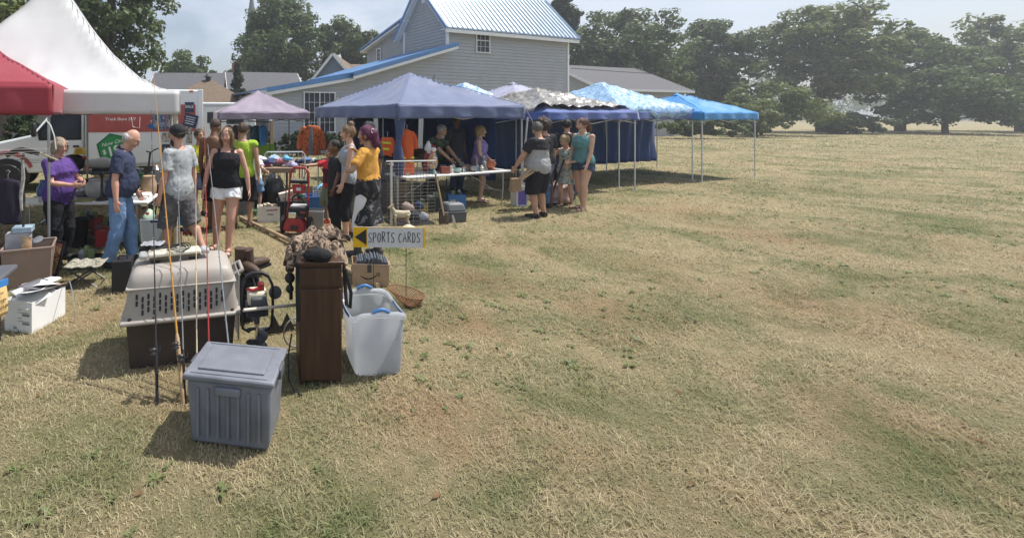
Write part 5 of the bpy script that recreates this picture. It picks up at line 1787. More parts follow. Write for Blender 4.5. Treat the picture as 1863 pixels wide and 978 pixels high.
# --- amber light bar on the crate
t = thing('light_bar', 'cream warning light bar with coiled cable lying on the dog crate', 'light bar', CR(.37, .30, .722), R(20))
MB().box((0, 0, .055), (.42, .13, .05)).build('lens', M('cream_lens', (.66, .62, .50), .22, .08, 9, spec=.6), t, bevel=.016)
for s in (-1, 1):
    MB().box((s * .245, 0, .055), (.07, .125, .046)).build('clear_end', M('clear_lens', (.72, .74, .72), .12, .05, 5, trans=.5, spec=.6), t, bevel=.018)
    MB().box((s * .15, 0, .014), (.07, .09, .028)).build('foot', m_black, t, bevel=.006)
MB().box((0, -.067, .040), (.40, .006, .02)).build('led_strip', M('dark_amber', (.10, .08, .05), .3), t, smooth=0)
q = MB()
for k in range(3):
    q.tube([(.02 + k * .01 + (.07 + .01 * k) * math.cos(a), -.01 + .012 * k + .075 * math.sin(a), .088 + .006 * k + .01 * math.sin(2 * a)) for a in [R(d) for d in range(0, 360, 20)]], .004, 6, closed=True)
q.tube([(.09, .0, .09), (.02, .08, .1), (-.1, .05, .088), (-.16, .02, .1)], .004, 6)
q.box((-.17, .015, .1), (.035, .02, .02), R(30))
q.build('cable', m_black, t)

# --- fishing rods leaning on the crate
def fishing_rod(label, pxb, pxt, pyt, mat, Yb=3.0, Yt=3.9, r=.006, grip=m_black, reel=True, cork=False):
    B = Vector(((pxb + (pxb - pxt) * 106 / (630 - pyt) - CX) / F * Yb, Yb, 0.0))
    T_ = W(pxt, pyt, Yt)
    t = thing('fishing_rod', label, 'fishing rod', B, 0, 'fishing rods leaning on the crate')
    v = T_ - B
    P = lambda q: v * q
    MB().tube([P(.16), P(.5), P(1.0)], [r, r * .7, r * .28], 8).build('blank', mat, t)
    g = MB().tube([P(0), P(.003), P(.05), P(.12), P(.16), P(.175)], [r * 1.6, r * 2.0, r * 1.7, r * 2.0, r * 1.9, r * 1.1], 10)
    g.build('grip', M('cork', (.45, .31, .18), .9, .25, 30) if cork else grip, t)
    d = v.normalized()
    n = Vector((0, -1, 0))
    n = (n - d * n.dot(d)).normalized()
    for i, q in enumerate((.27, .38, .5, .62, .74, .86, .95)):
        rr = .011 * (1 - q * .6)
        c = P(q) + n * (rr + r * .8)
        s = d.cross(n)
        gd = MB().tube([c + (n * math.cos(a) + s * math.sin(a)) * rr for a in [R(k) for k in range(0, 360, 36)]], .0016, 5, closed=True)
        gd.rod(P(q - .008), c - n * rr, .0014, n=4)
        gd.build('line_guide', m_chrome, t)
    if reel:
        c = P(.145) + n * .04
        rl = MB().rod(P(.145), c, .006)
        rl.lathe([(.008, -.022), (.024, -.022), (.026, -.012), (.017, -.008), (.017, .008), (.026, .012), (.022, .024), (.006, .026)], c + n * .018, 14, rot=d.to_track_quat('Z', 'Y').to_matrix())
        s = d.cross(n)
        rl.tube([c + n * .02, c + n * .02 + s * .045, c + n * .02 + s * .05 + d * .03], .004, 6)
        rl.build('reel', m_blackmetal, t)
    return t
m_rodb = M('rod_black', (.03, .03, .035), .3, .2, 20, spec=.6)
fishing_rod('dark grey fishing rod, leftmost of those leaning on the crate', 284, 275, 200, m_rodb)
fishing_rod('amber bamboo fishing rod, tallest of those leaning on the crate', 324, 279, 133, M('bamboo', (.52, .26, .05), .4, .2, 25, spec=.5), r=.0075, cork=True)
fishing_rod('grey fishing rod between the amber and the cream rod', 333, 322, 270, M('rod_grey', (.22, .23, .24), .35, .15, 20, spec=.6), r=.0055)
fishing_rod('pale cream fishing rod in the middle of the crate front', 358, 356, 300, M('rod_cream', (.62, .54, .38), .4, .1, 20), r=.0055)
fishing_rod('red fishing rod leaning right of the cream one', 380, 372, 230, M('rod_red', (.42, .04, .04), .35, .15, 20, spec=.6), r=.006)
fishing_rod('slanted silver grey fishing rod nearest the right end of the crate', 416, 378, 262, M('rod_silver', (.34, .35, .37), .3, .15, 20, metal=.4), r=.0065, grip=M('grey_foam', (.17, .17, .18), .9, .2, 20))

# --- slate grey lidded tote nearest the viewer
t = thing('storage_tote', 'slate grey lidded storage tote in front of the dog crate', 'tote', (-.57, 3.0, 0), R(-10))
MB().box((.26, -.19, .195), (.46, .33, .37), top=(1.1, 1.1)).build('bin', m_greypl, t, bevel=.02)
l_ = MB().box((.26, -.19, .40), (.54, .40, .035)).build('lid', m_greypl, t, bevel=.012)
MB().box((.26, -.19, .422), (.40, .27, .014)).build('lid_panel', m_greypl, l_, bevel=.006)
for k in range(7):
    MB().box((.08 + .06 * k, -.372, .2), (.018, .02, .28)).build('rib', m_greypl, t, bevel=.006)
for y in (-.36, -.02):
    MB().box((.26, y, .414), (.46, .012, .018)).build('lid_rib', m_greypl, l_, bevel=.004)
MB().box((.26, -.376, .335), (.15, .03, .05)).build('grip', m_greypl, t, bevel=.012)
for x in (-.008, .528):
    MB().box((x, -.19, .385), (.03, .11, .06)).build('latch', m_charcoal, t, bevel=.008)

# --- walnut cabinet seen from its narrow side
t = thing('walnut_cabinet', 'narrow dark walnut cabinet carrying a camouflage bag', 'cabinet', (.03, 3.2, 0), R(3))
MB().box((.155, .24, .44), (.30, .46, .82)).build('carcass', m_walnut, t, bevel=.005)
MB().box((.155, .235, .862), (.33, .50, .026)).build('top', m_walnut, t, bevel=.008)
MB().box((.155, .002, .765), (.29, .012, .125)).build('drawer_rail', m_walnut, t, bevel=.004)
MB().box((.155, .004, .36), (.29, .012, .64)).build('side_panel', m_walnut, t, bevel=.004)
for x in (.03, .28):
    for y in (.04, .44):
        MB().box((x, y, .015), (.04, .04, .03)).build('foot', m_walnut, t, bevel=.004)
MB().box((.312, .24, .6), (.012, .40, .3)).build('drawer_front', m_walnut, t, bevel=.004)
# black rubber strip / cord at its left foot
q = MB().tube([(-.02, 3.25, .35), (-.045, 3.2, .22), (-.04, 3.15, .08), (.0, 3.12, .012), (.05, 3.08, .012)], .006, 6)
tag(q.build('power_cord', m_black), 'black power cord dangling at the left side of the walnut cabinet', 'cord')

# --- camo bag and knit cap on the cabinet
t = thing('camouflage_bag', 'brown leaf camouflage hunting bag with black straps on the walnut cabinet', 'bag', (.19, 3.46, .875), 0)
def heap(name, w, d, h, mat, parent, c, seed, drop=.06, rot=0.0):
    def fn(u, v):
        x, y = (u - .5) * 2, (v - .5) * 2
        r = min(1.2, (abs(x) ** 2.6 + abs(y) ** 2.6) ** (1 / 2.6))
        dome = max(0, 1 - r ** 2.4)
        fold = abs(noise.noise(Vector((x * 2.1 + seed, y * 1.5, seed)))) + .5 * abs(noise.noise(Vector((x * 4.3, y * 3.7 + seed, 2.0))))
        z = h * (.30 + .70 * dome) * (.65 + .75 * fold) - drop * max(0, r - .9) * 5
        k = 1 + .10 * noise.noise(Vector((x * 2, y * 2, seed + 4)))
        X, Y = x * w / 2 * k, y * d / 2 * k
        return (c[0] + X * math.cos(rot) - Y * math.sin(rot), c[1] + X * math.sin(rot) + Y * math.cos(rot), c[2] + z)
    return MB().grid(fn, 46, 40).build(name, mat, parent, smooth=80, solid=.012, recalc=False)
heap('bag_body', .42, .36, .16, m_camobr, t, (-.02, .02, .0), 1.0)
heap('bag_flap', .24, .20, .09, m_camobr, t, (.06, .02, .085), 5.0, .02, .4)
heap('side_pouch', .17, .22, .10, m_camobr, t, (-.17, -.05, -.03), 9.0, .08, .2)
for (p, nm) in (([(-.20, -.06, .06), (-.225, -.09, -.05), (-.22, -.1, -.2), (-.215, -.1, -.33)], 'strap'), ([(-.15, -.12, .05), (-.17, -.24, -.02), (-.172, -.262, -.2), (-.165, -.262, -.42)], 'strap'),
                ([(.12, -.06, .08), (.17, -.1, .0), (.178, -.12, -.2), (.19, -.12, -.36), (.215, -.13, -.38), (.222, -.13, -.27), (.18, -.12, -.1)], 'strap')):
    MB().tube(p, [(.014, .003)] * len(p), 6, side=(1, .3, 0)).build(nm, m_strap, t)
for (z, r) in ((-.10, .034), (-.17, .038), (-.25, .03)):
    MB().ball((-.225, -.10, z), (r, r * .7, r * 1.1), 10, 8).build('buckle', m_black, t)
t = crumple('knit_cap', M('black_knit', (.012, .012, .014), .95, .3, 60, .6, 90), None, (0, 0, .035), (.105, .075, .048), .015, 14, 2.0)
t.location = (.16, 3.24, .876)
tag(t, 'black knit cap on the front edge of the walnut cabinet', 'cap')

# --- clear tote with blue handles
def make_tote():
    t = thing('clear_tote', 'empty cloudy clear plastic tote with blue handles beside the walnut cabinet', 'tote', (.60, 3.53, 0), R(6))
    mb = MB()
    w, d, h, th = .385, .43, .455, .006
    sec = []
    n = 40
    for z, s in ((.0, .88), (.02, .9), (h * .5, .96), (h * .9, 1.0), (h * .92, 1.06), (h, 1.07)):
        ring = []
        for j in range(n):
            a = 2 * math.pi * j / n
            c_, s_ = math.cos(a), math.sin(a)
            ex = .25
            px_, py_ = math.copysign(abs(c_) ** ex, c_) * w / 2 * s, math.copysign(abs(s_) ** ex, s_) * d / 2 * s
            zz = z
            if z > h * .85:                 # the rim dips towards the ends and rises at the handles
                zz = z - .035 * (1 - abs(s_)) + (.02 * abs(s_) ** 8)
            ring.append((px_, py_, zz))
        sec.append(ring)
    vs = [p for r_ in sec for p in r_]
    fs = [tuple(range(n - 1, -1, -1))]
    for i in range(len(sec) - 1):
        for j in range(n):
            j2 = (j + 1) % n
            fs.append((i * n + j, i * n + j2, (i + 1) * n + j2, (i + 1) * n + j))
    mb.add(vs, fs)
    mb.build('bin', m_clear, t, smooth=50, solid=th)
    for s in (-1, 1):
        hd = MB().tube([(-.062 + .124 * q, s * (d / 2 * 1.07 + .006), h + .022 + .022 * math.sin(math.pi * q)) for q in [i / 8 for i in range(9)]], [(.013, .011)] * 9, 8)
        hd.build('handle', m_bluepl, t)
    for s in (-1, 1):
        MB().tube([(s * (w / 2 * 1.07 + .002), -.12, h - .045), (s * (w / 2 * 1.07 + .004), .0, h - .055), (s * (w / 2 * 1.07 + .002), .12, h - .045)], [(.010, .008)] * 3, 8).build('side_grip', m_bluepl, t)
make_tote()

# --- yard sign
def make_sign():
    t = thing('yard_sign', 'white SPORTS CARDS yard sign with black arrow on yellow, on wire stand', 'sign', (.93, 4.5, 0), R(-2))
    w, h, z0 = .70, .20, .60
    fl = MB().box((0, 0, z0 + h / 2), (w, .006, h)).build('panel', M('sign_white', (.60, .61, .64), .6, .05, 6), t, smooth=0)
    ye = M('sign_yellow', (.80, .47, .015), .6, .05, 8)
    MB().box((-w / 2 + .068, -.005, z0 + h / 2), (.136, .004, h)).build('yellow_end', ye, fl, smooth=0)
    MB().box((w / 2 - .008, -.005, z0 + h / 2), (.016, .004, h)).build('yellow_edge', ye, fl, smooth=0)
    MB().box((0, -.005, z0 + h - .003), (w, .0035, .006)).build('yellow_edge', ye, fl, smooth=0)
    MB().prism([(-.335, z0 + .102), (-.222, z0 + .024), (-.222, z0 + .18)], -.012, -.008, 'y').build('arrow', M('marker_black', (.03, .028, .03), .7, .2, 20), fl, smooth=0)
    # hand-lettered strokes
    S = {'S': [[(.9, .88), (.7, 1.0), (.35, .98), (.12, .8), (.25, .6), (.65, .45), (.85, .25), (.7, .04), (.3, 0), (.05, .12)]],
         'P': [[(.12, 0), (.12, 1.0)], [(.12, .98), (.55, 1.02), (.85, .82), (.72, .55), (.12, .48)]],
         'O': [[(.5, 1.0), (.15, .8), (.05, .45), (.25, .06), (.55, 0), (.85, .25), (.9, .65), (.72, .95), (.5, 1.0)]],
         'R': [[(.12, 0), (.12, 1.0)], [(.12, .98), (.6, 1.0), (.85, .8), (.65, .55), (.14, .5)], [(.35, .5), (.9, 0)]],
         'T': [[(.02, .98), (.98, 1.02)], [(.5, 1.0), (.5, 0)]],
         'C': [[(.9, .85), (.65, 1.0), (.3, .92), (.08, .55), (.2, .12), (.55, 0), (.9, .15)]],
         'A': [[(.05, 0), (.48, 1.02), (.95, 0)], [(.2, .38), (.78, .40)]],
         'D': [[(.15, 0), (.15, 1.0)], [(.1, 1.0), (.6, .92), (.9, .55), (.7, .12), (.1, 0)]]}
    x = -.202
    ink = M('marker_black')
    rng = random.Random(4)
    for ch in 'SPORTS CARDS':
        if ch == ' ':
            x += .028
            continue
        cw, chh = .034, .095 + rng.uniform(-.006, .006)
        zb = z0 + .052 + rng.uniform(-.004, .004)
        mb = MB()
        for st in S[ch]:
            pts = [(x + p[0] * cw, -.0065, zb + p[1] * chh) for p in st]
            mb.tube(pts, [(.0036, .0012)] * len(pts), 6, side=(1, 0, .5))
        mb.build('letter', ink, fl)
        x += cw + .0105
    for (sx, y) in ((-.15, .0), (.17, .0)):
        MB().rod((sx, .008, 0), (sx, .008, z0 + h - .02), .0032, n=6).build('stake', m_blackmetal, t)
    MB().rod((-.15, .008, .42), (.17, .008, .42), .003, n=6).build('cross_wire', m_blackmetal, t)
make_sign()

# --- cardboard box with curved arrow, full of game cases
def make_parcel():
    t = thing('cardboard_box', 'open cardboard box with a curved arrow print holding grey cases', 'box', (.86, 5.22, 0), R(-5))
    mb = MB()
    open_box(mb, .40, .30, .245, .006, 1.0)
    mb.build('carton', m_card, t)
    ink = M('print_dark_grey', (.045, .042, .045), .7)
    MB().tube([(-.115 + .20 * q, -.1515, .115 - .045 * math.sin(math.pi * q) + .03 * q) for q in [i / 12 for i in range(13)]], [(.004 + .005 * math.sin(math.pi * i / 12), .001) for i in range(13)], 6, side=(0, 0, 1)).build('curved_arrow', ink, t)
    MB().tube([(.055, -.1515, .150), (.098, -.1515, .152), (.088, -.1515, .110)], [(.005, .001)] * 3, 6, side=(1, 0, 0)).build('arrow_head', ink, t)
    MB().box((-.015, -.1512, .2), (.045, .003, .09)).build('tape', M('dark_tape', (.07, .075, .08), .35), t, smooth=0)
    MB().box((-.015, -.1512, .04), (.045, .0025, .08)).build('tape', M('tan_tape', (.33, .24, .16), .35), t, smooth=0)
    fl = MB().box((.225, .0, .205), (.05, .28, .006), rot=Matrix.Rotation(R(62), 3, 'Y')).build('flap', m_card, t)
    first = None
    rng = random.Random(2)
    for i in range(14):
        m = M('case_grey', (.10, .115, .14), .3, .3, 12, spec=.5)
        if first is None:
            o = first = MB().box((0, 0, 0), (.019, .24, .17)).build('game_case', m, t, bevel=.002)
        else:
            o = piece(first, t, (0, 0, 0))
        o.location = (-.17 + i * .024, .01 + rng.uniform(-.01, .01), .175 + .05 * math.sin(i * .24) + rng.uniform(-.008, .012))
        o.rotation_euler = (rng.uniform(-.06, .06), R(28) + rng.uniform(-.12, .12), 0)
make_parcel()

# --- landing net and long pole
t = thing('landing_net', 'brown hooped landing net lying on the grass below the sign', 'net', (1.13, 4.62, 0), R(-12))
hoop = [(.185 * math.cos(a), .155 * math.sin(a), .115 - .03 * math.cos(a)) for a in [R(d) for d in range(0, 360, 15)]]
MB().tube(hoop, .006, 8, closed=True).build('hoop', M('net_brown', (.20, .085, .04), .5, .2, 12), t)
mb = MB()
def nf(a, q):
    e = 1 - q
    return (.185 * math.cos(a) * (e ** .6 * .95) + .05 * q, .155 * math.sin(a) * (e ** .6 * .95) - .09 * q, (.115 - .03 * math.cos(a)) * e ** 1.3 + .008)
for i in range(30):
    for s in (-1, 1):
        mb.tube([nf(R(12 * i) + s * q * 1.5, q) for q in [j / 8 for j in range(9)]], .0028, 4)
mb.build('netting', M('net_cord', (.24, .12, .06), .9, .2, 20), t)
a, b = Vector((-.99, 8.3, .05)), Vector((.92, 5.02, .03))
o = MB().tube([a, a.lerp(b, .5) + Vector((0, 0, .02)), b], .031, 10).build('wooden_pole', m_pine, smooth=40)
tag(o, 'long wooden pole lying across the grass to the cardboard box', 'pole')

# --- earth auger powerhead
def make_auger():
    t = thing('earth_auger', 'petrol earth auger with black spiral bit and cream engine right of the crate', 'auger', (-.29, 3.52, 0), R(8))
    mb = MB()
    for s in (-1, 1):
        mb.tube([(s * .085, .0, .66), (s * .115, -.02, .60), (s * .12, -.03, .45), (s * .11, -.03, .28), (s * .06, -.03, .25)], .011, 8)
    mb.tube([(-.085, 0, .66), (-.04, .0, .685), (.04, .0, .685), (.085, 0, .66)], .016, 10)
    mb.build('handle_frame', m_black, t)
    e = MB().box((.0, .02, .50), (.15, .14, .11)).build('fuel_tank', m_cream, t, bevel=.025)
    MB().box((.01, -.055, .475), (.12, .05, .09)).build('air_cover', m_charcoal, t, bevel=.015)
    MB().box((.0, .02, .405), (.15, .13, .09)).build('engine_block', m_black, t, bevel=.015)
    for k in range(5):
        MB().box((.0, .02, .375 + .016 * k), (.17, .15, .004)).build('cooling_fin', m_charcoal, t)
    MB().box((.03, .0, .585), (.05, .05, .06)).build('filler_cap', m_red, t, bevel=.01)
    MB().tube([(-.08, -.01, .57), (-.03, -.03, .565), (.01, -.03, .58)], .012, 8).build('throttle_guard', m_red, t)
    MB().lathe([(.005, -.018), (.045, -.018), (.05, -.005), (.05, .012), (.01, .018)], (.14, .0, .53), 16, rot=Matrix.Rotation(R(90), 3, 'X')).build('recoil_cover', m_charcoal, t)
    MB().rod((0, 0, .36), (0, 0, .30), .022, n=12).build('gear_neck', m_charcoal, t)
    MB().rod((0, 0, .32), (0, 0, .0), .013, n=10).build('drive_shaft', m_chrome, t)
    sp = MB()
    n = 54
    vs, fs = [], []
    for i in range(n + 1):
        a = i / n * 2.6 * 2 * math.pi
        z = .02 + .24 * i / n
        rr = .085 if i > 3 else .04
        for (r_, dz) in ((.013, 0), (rr, -.006), (rr, .002), (.013, .006)):
            vs.append((r_ * math.cos(a), r_ * math.sin(a), z + dz))
    for i in range(n):
        for j in range(4):
            j2 = (j + 1) % 4
            fs.append((i * 4 + j, i * 4 + j2, (i + 1) * 4 + j2, (i + 1) * 4 + j))
    sp.add(vs, fs)
    sp.build('spiral_bit', m_blackmetal, t)
make_auger()
# pale pipe lying in front of the auger, a second bit and hoop behind the cabinet
a, b = W(443, 564, 3.30), W(548, 553, 3.62)
tag(MB().tube([a, b], .012, 12).build('pale_pipe', M('bone_pipe', (.62, .56, .48), .4, .1, 8)), 'pale straight pipe resting across the auger towards the cabinet', 'pipe')
t = thing('auger_bit', 'spare black auger blades lying on grass left of the cabinet', 'auger bit', (-.10, 3.98, .0), R(15))
for k, (x, tl) in enumerate(((-.08, 35), (.04, -35))):
    MB().prism([(-.075, .01), (.075, .01), (.0, .17)], -.006, .006, 'y').build('blade', m_blackmetal, t, bevel=.003).location = (x, .02 * k, 0)
MB().rod((-.2, .03, .05), (.2, .03, .05), .014).build('shaft', m_blackmetal, t)
o = MB().tube([(.02 + .11 * math.cos(a), 3.72 + .03 * math.cos(a), .135 + .12 * math.sin(a)) for a in [R(d) for d in range(0, 360, 15)]], .006, 8, closed=True).build('metal_hoop', m_steel)
tag(o, 'thin metal hoop leaning against the left side of the walnut cabinet', 'hoop')

# --- backpack and boots behind the crate
t = thing('backpack', 'black backpack standing behind the right end of the crate', 'backpack', (-.44, 4.28, 0), R(10))
crumple('bag_body', M('black_canvas', (.028, .028, .03), .9, .3, 20), t, (0, 0, .20), (.12, .10, .30), .05, 8, 3.0)
MB().tube([(.06, -.1, .42), (.11, -.13, .3), (.13, -.13, .15), (.1, -.1, .05)], [(.018, .004)] * 4, 6, side=(1, 0, 0)).build('strap', m_strap, t)
MB().box((0, -.10, .18), (.15, .05, .16)).build('front_pocket', M('black_canvas'), t, bevel=.02)
def boot(label, loc, rz, tilt, mat):
    t = thing('work_boot', label, 'boot', loc, rz, 'boots behind the crate')
    mb = MB()
    mb.tube([(0, .04, .045), (0, -.04, .05), (0, -.13, .045), (0, -.19, .035)], [(.042, .045), (.047, .05), (.046, .038), (.03, .022)], 14, side=(1, 0, 0))
    mb.tube([(0, .03, .04), (0, .035, .12), (0, .04, .20)], [(.045, .055), (.045, .052), (.05, .058)], 14, side=(1, 0, 0))
    mb.build('upper', mat, t)
    s = MB().prism([(-.04, .09), (.04, .09), (.045, -.1), (.035, -.2), (-.035, -.2), (-.045, -.1)], -.012, .012, 'z')
    s.build('sole', m_black, t)
    l = MB()
    for k in range(4):
        l.rod((-.022, -.03 + .012 * k, .09 + .03 * k), (.022, -.03 + .012 * k, .1 + .03 * k), .004, n=5)
    l.build('laces', m_strap, t)
    t.rotation_euler = (tilt, 0, rz)
m_leather = M('brown_leather', (.075, .045, .03), .6, .35, 14, .2, 40)
boot('brown leather work boot on the black backpack, nearer the crate', (-.49, 4.25, .46), R(60), R(6), m_leather)
boot('brown leather work boot on the black backpack, on its right', (-.40, 4.31, .45), R(130), R(-4), m_leather)
# ------------------------------------------------------------------ tables and things for sale
def folding_table(name, label, loc, rz, L, Wd, Hh, top, leg, th=.04, style='u'):
    t = thing(name, label, 'table', loc, rz)
    MB().box((L / 2, Wd / 2, Hh - th / 2), (L, Wd, th)).build('tabletop', top, t, bevel=.012)
    for x in (.18, L - .18):
        for y in (.08, Wd - .08):
            MB().tube([(x, y, Hh - th), (x, y, .35), (x + (.05 if x < L / 2 else -.05), y, 0)], .014, 8).build('leg', leg, t)
        MB().rod((x, .08, .3), (x, Wd - .08, .3), .010).build('crossbar', leg, t)
        MB().rod((x, Wd / 2, .3), (L / 2 + (x - L / 2) * .35, Wd / 2, Hh - th), .009).build('brace', leg, t)
    return t
def frame_of(loc, rz):
    m = Matrix.Translation((loc[0], loc[1], 0)) @ Matrix.Rotation(rz, 4, 'Z')
    return lambda x, y, z=0.0: m @ Vector((x, y, z))
def single(name, label, cat, mb, mat, loc=(0, 0, 0), rz=0.0, bevel=0.0, group=None, smooth=40):
    o = mb.build(name, mat, None, bevel=bevel, smooth=smooth)
    o.location = loc
    o.rotation_euler = (0, 0, rz)
    return tag(o, label, cat, group)

# --- long white table under the white tent
WT = frame_of((-3.95, 6.42), R(2))
folding_table('folding_table', 'long white folding table under the white tent', (-3.95, 6.42, 0), R(2), 1.86, .72, .67, m_whitepl, m_steel)
m_pewter = M('pewter', (.36, .36, .37), .32, .2, 14, metal=.8)
m_ceram = M('grey_ceramic', (.42, .41, .40), .35, .15, 12, spec=.5)
single('ceramic_jug', 'large rounded grey jug on the white table beside the purple shirt', 'jug', MB().lathe([(.07, 0), (.13, .05), (.155, .13), (.13, .21), (.09, .25), (.10, .27), (.085, .27), (.07, .24)], n=22).tube([(.14, 0, .16), (.2, 0, .19), (.19, 0, .10), (.13, 0, .07)], .014, 8), m_ceram, WT(.98, .38, .67))
single('metal_bowl', 'stack of bright metal bowls on the white table', 'bowl', MB().lathe([(.09, 0), (.15, .04), (.165, .05), (.15, .055), (.16, .09), (.17, .095), (.155, .10), (.16, .13), (.17, .135), (.10, .11)], n=24), m_chrome, WT(1.38, .30, .67))
t = thing('dark_bust', 'dark metal candlestick with wide base on the white table', 'candlestick', WT(1.16, .16, .67), 0)
MB().lathe([(.09, 0), (.085, .02), (.03, .05), (.018, .12), (.022, .2), (.015, .3), (.03, .36)], n=16).build('stem', m_blackmetal, t)
MB().lathe([(.045, .36), (.05, .375), (.03, .39), (.012, .42)], n=14).build('cup', m_blackmetal, t)
single('wire_basket', 'tall wire basket with patterned cloth on the white table', 'basket', MB().lathe([(.07, 0), (.09, .1), (.095, .26), (.085, .26), (.08, .1)], n=16), camo_mat('speckled_print', ((.06, .055, .05), (.35, .34, .32), (.5, .48, .45), (.15, .14, .13)), 22, .8), WT(1.12, .5, .67))
single('silver_platter', 'pewter tureen with lid at the far side of the white table', 'tureen', MB().lathe([(.05, 0), (.12, .04), (.15, .1), (.14, .14), (.08, .19), (.015, .21), (.02, .235), (.005, .245)], n=20), m_pewter, WT(.72, .5, .67))
single('paper_stack', 'loose stack of papers and magazines at the right end of the white table', 'papers', MB().box((0, 0, .02), (.22, .28, .04)).box((.01, .02, .05), (.2, .26, .02), R(12)).box((-.01, 0, .067), (.2, .25, .012), R(-8)), m_paper, WT(1.70, .30, .67))
single('brown_sack', 'brown paper sack at the right end of the white table', 'sack', MB().lathe([(.09, 0), (.12, .06), (.12, .18), (.09, .26), (.1, .3), (.085, .3)], n=14), m_card, WT(1.72, .56, .67))
single('book', 'open book lying on the white table by the jug', 'book', MB().box((0, 0, .012), (.24, .2, .022)), M('book_olive', (.28, .27, .12), .7), WT(.93, .12, .67), R(10))
single('slatted_board', 'white slatted board standing at the left end of the white table', 'board', MB().box((0, 0, .035), (.34, .025, .07)), m_paper, WT(.16, .03, .67))

# --- second dark table behind, along the truck
BT = frame_of((-5.05, 9.3), R(10))
folding_table('folding_table', 'dark folding table close to the truck side', (-5.05, 9.3, 0), R(10), 1.8, .65, .72, m_charcoal, m_blackmetal)
t = thing('leaf_blower', 'grey and white engine-like machine on the dark table by the truck', 'machine', BT(.95, .3, .72), R(15))
MB().tube([(-.28, 0, .14), (-.12, 0, .15), (.1, 0, .16), (.24, 0, .14)], [.09, .11, .13, .09], 16).build('housing', M('machine_grey', (.48, .48, .48), .4, .1, 8), t)
MB().lathe([(.03, -.03), (.07, -.03), (.085, 0), (.05, .02)], (-.32, 0, .14), 16, rot=Matrix.Rotation(R(90), 3, 'Y')).build('nozzle', m_black, t)
MB().box((-.3, 0, .28), (.09, .06, .07)).build('red_cap', m_red, t, bevel=.015)
MB().box((.05, 0, .02), (.4, .2, .04)).build('base', m_black, t, bevel=.01)
crumple('blue_tarpaulin', M('pale_blue_film', (.55, .66, .74), .25, .1, 8), None, (0, 0, .06), (.22, .14, .09), .05, 10, 3.0)
o = bpy.data.objects['blue_tarpaulin']; o.location = BT(1.4, .3, .75); tag(o, 'crumpled pale blue plastic sheet on the dark table by the truck', 'plastic sheet')
single('black_duffel', 'black duffel bag slumped on the dark table near the truck door', 'bag', MB().ball((0, 0, .18), (.26, .17, .18), 20, 12), m_strap, BT(.42, .32, .72))
single('yellow_helmet', 'yellow ball-shaped hard hat above the black duffel bag', 'hard hat', MB().lathe([(.13, 0), (.12, .03), (.115, .08), (.08, .13), (.02, .15)], n=18), M('helmet_yellow', (.55, .36, .04), .4), BT(.55, .3, 1.08))

# --- under the white table and around
t = thing('waste_bin', 'black waste bin under the white table', 'bin', (-3.13, 6.62, 0), 0)
mb = MB().lathe([(.10, 0), (.135, .38), (.15, .40), (.14, .40), (.125, .38), (.095, .02)], n=24); mb.build('bin', m_black, t)
single('fuel_can', 'red fuel can on the ground behind the bald man', 'fuel can', MB().box((0, 0, .12), (.17, .12, .24)).tube([(-.06, 0, .24), (-.04, 0, .29), (.04, 0, .29), (.06, 0, .24)], .012, 8).rod((.07, 0, .23), (.13, 0, .3), .014), m_red, G(186, 448), R(20), .02)
crumple('green_pillow', M('pale_green_vinyl', (.42, .56, .46), .5, .1, 6), None, (0, 0, .24), (.11, .12, .30), .03, 6, 5.0)
o = bpy.data.objects['green_pillow']; o.location = (-2.28, 6.75, 0); o.rotation_euler = (0, R(14), 0); tag(o, 'pale green bulging sack behind the bald man', 'sack')

def tote(label, name, loc, rz, w, d, h, mat, rimmat, lid=False, handle=None, cat='tote'):
    t = thing(name, label, cat, loc, rz)
    mb = MB()
    open_box(mb, w * .88, d * .88, h, .008, 1.13)
    b = mb.build('bin', mat, t, bevel=.006)
    rm = MB()
    for (x, y, a, c) in ((0, -d / 2, w, .022), (0, d / 2, w, .022), (-w / 2, 0, .022, d - .03), (w / 2, 0, .022, d - .03)):
        rm.box((x, y, h - .012), (a, c, .028))
    rm.build('rim', rimmat, t, bevel=.006)
    if handle:
        for s in (-1, 1):
            MB().box((0, s * (d / 2 + .012), h - .02), (.11, .02, .035)).build('handle', handle, t, bevel=.008)
    if lid:
        MB().box((0, 0, h + .012), (w * 1.03, d * 1.03, .03)).build('lid', rimmat, t, bevel=.01)
    return t
tote('white translucent tote with navy handles full of odds and ends by the tan tent pole', 'plastic_tote', (-2.03, 6.72, 0), R(4), .42, .32, .40, m_clear, m_clear, handle=M('navy_plastic', (.03, .05, .14), .5))
for (nm, lb, cat, dx, dy, col, sz) in (('red_mug', 'red mug poking out of the white translucent tote', 'mug', -.13, -.02, (.35, .06, .05), (.035, .11)), ('brown_jar', 'brown jar standing in the white translucent tote', 'jar', -.12, .08, (.20, .07, .05), (.045, .10)),
                                       ('orange_jar', 'orange lidded jar standing in the white translucent tote', 'jar', .06, -.02, (.5, .24, .06), (.05, .09))):
    r_, h_ = sz
    single(nm, lb, cat, MB().lathe([(r_ * .8, 0), (r_, .02), (r_, h_ * .8), (r_ * .8, h_), (r_ * .6, h_ + .01)], n=14), M('m_' + nm, col, .4, .1, 10), (-2.03 + dx, 6.72 + dy, .36), 0)
single('white_carton', 'small white carton on top of the translucent tote contents', 'carton', MB().box((0, 0, .05), (.12, .08, .1)), m_paper, (-1.94, 6.76, .40), R(15), .004)
single('yellow_folder', 'yellow folder leaning on a small cardboard box by the tent pole', 'folder', MB().box((0, 0, .13), (.05, .2, .27), rot=Matrix.Rotation(R(10), 3, 'Y')), M('folder_yellow', (.72, .60, .16), .7), (-1.82, 6.5, .12), R(30))
mb = MB(); open_box(mb, .22, .18, .17, .005)
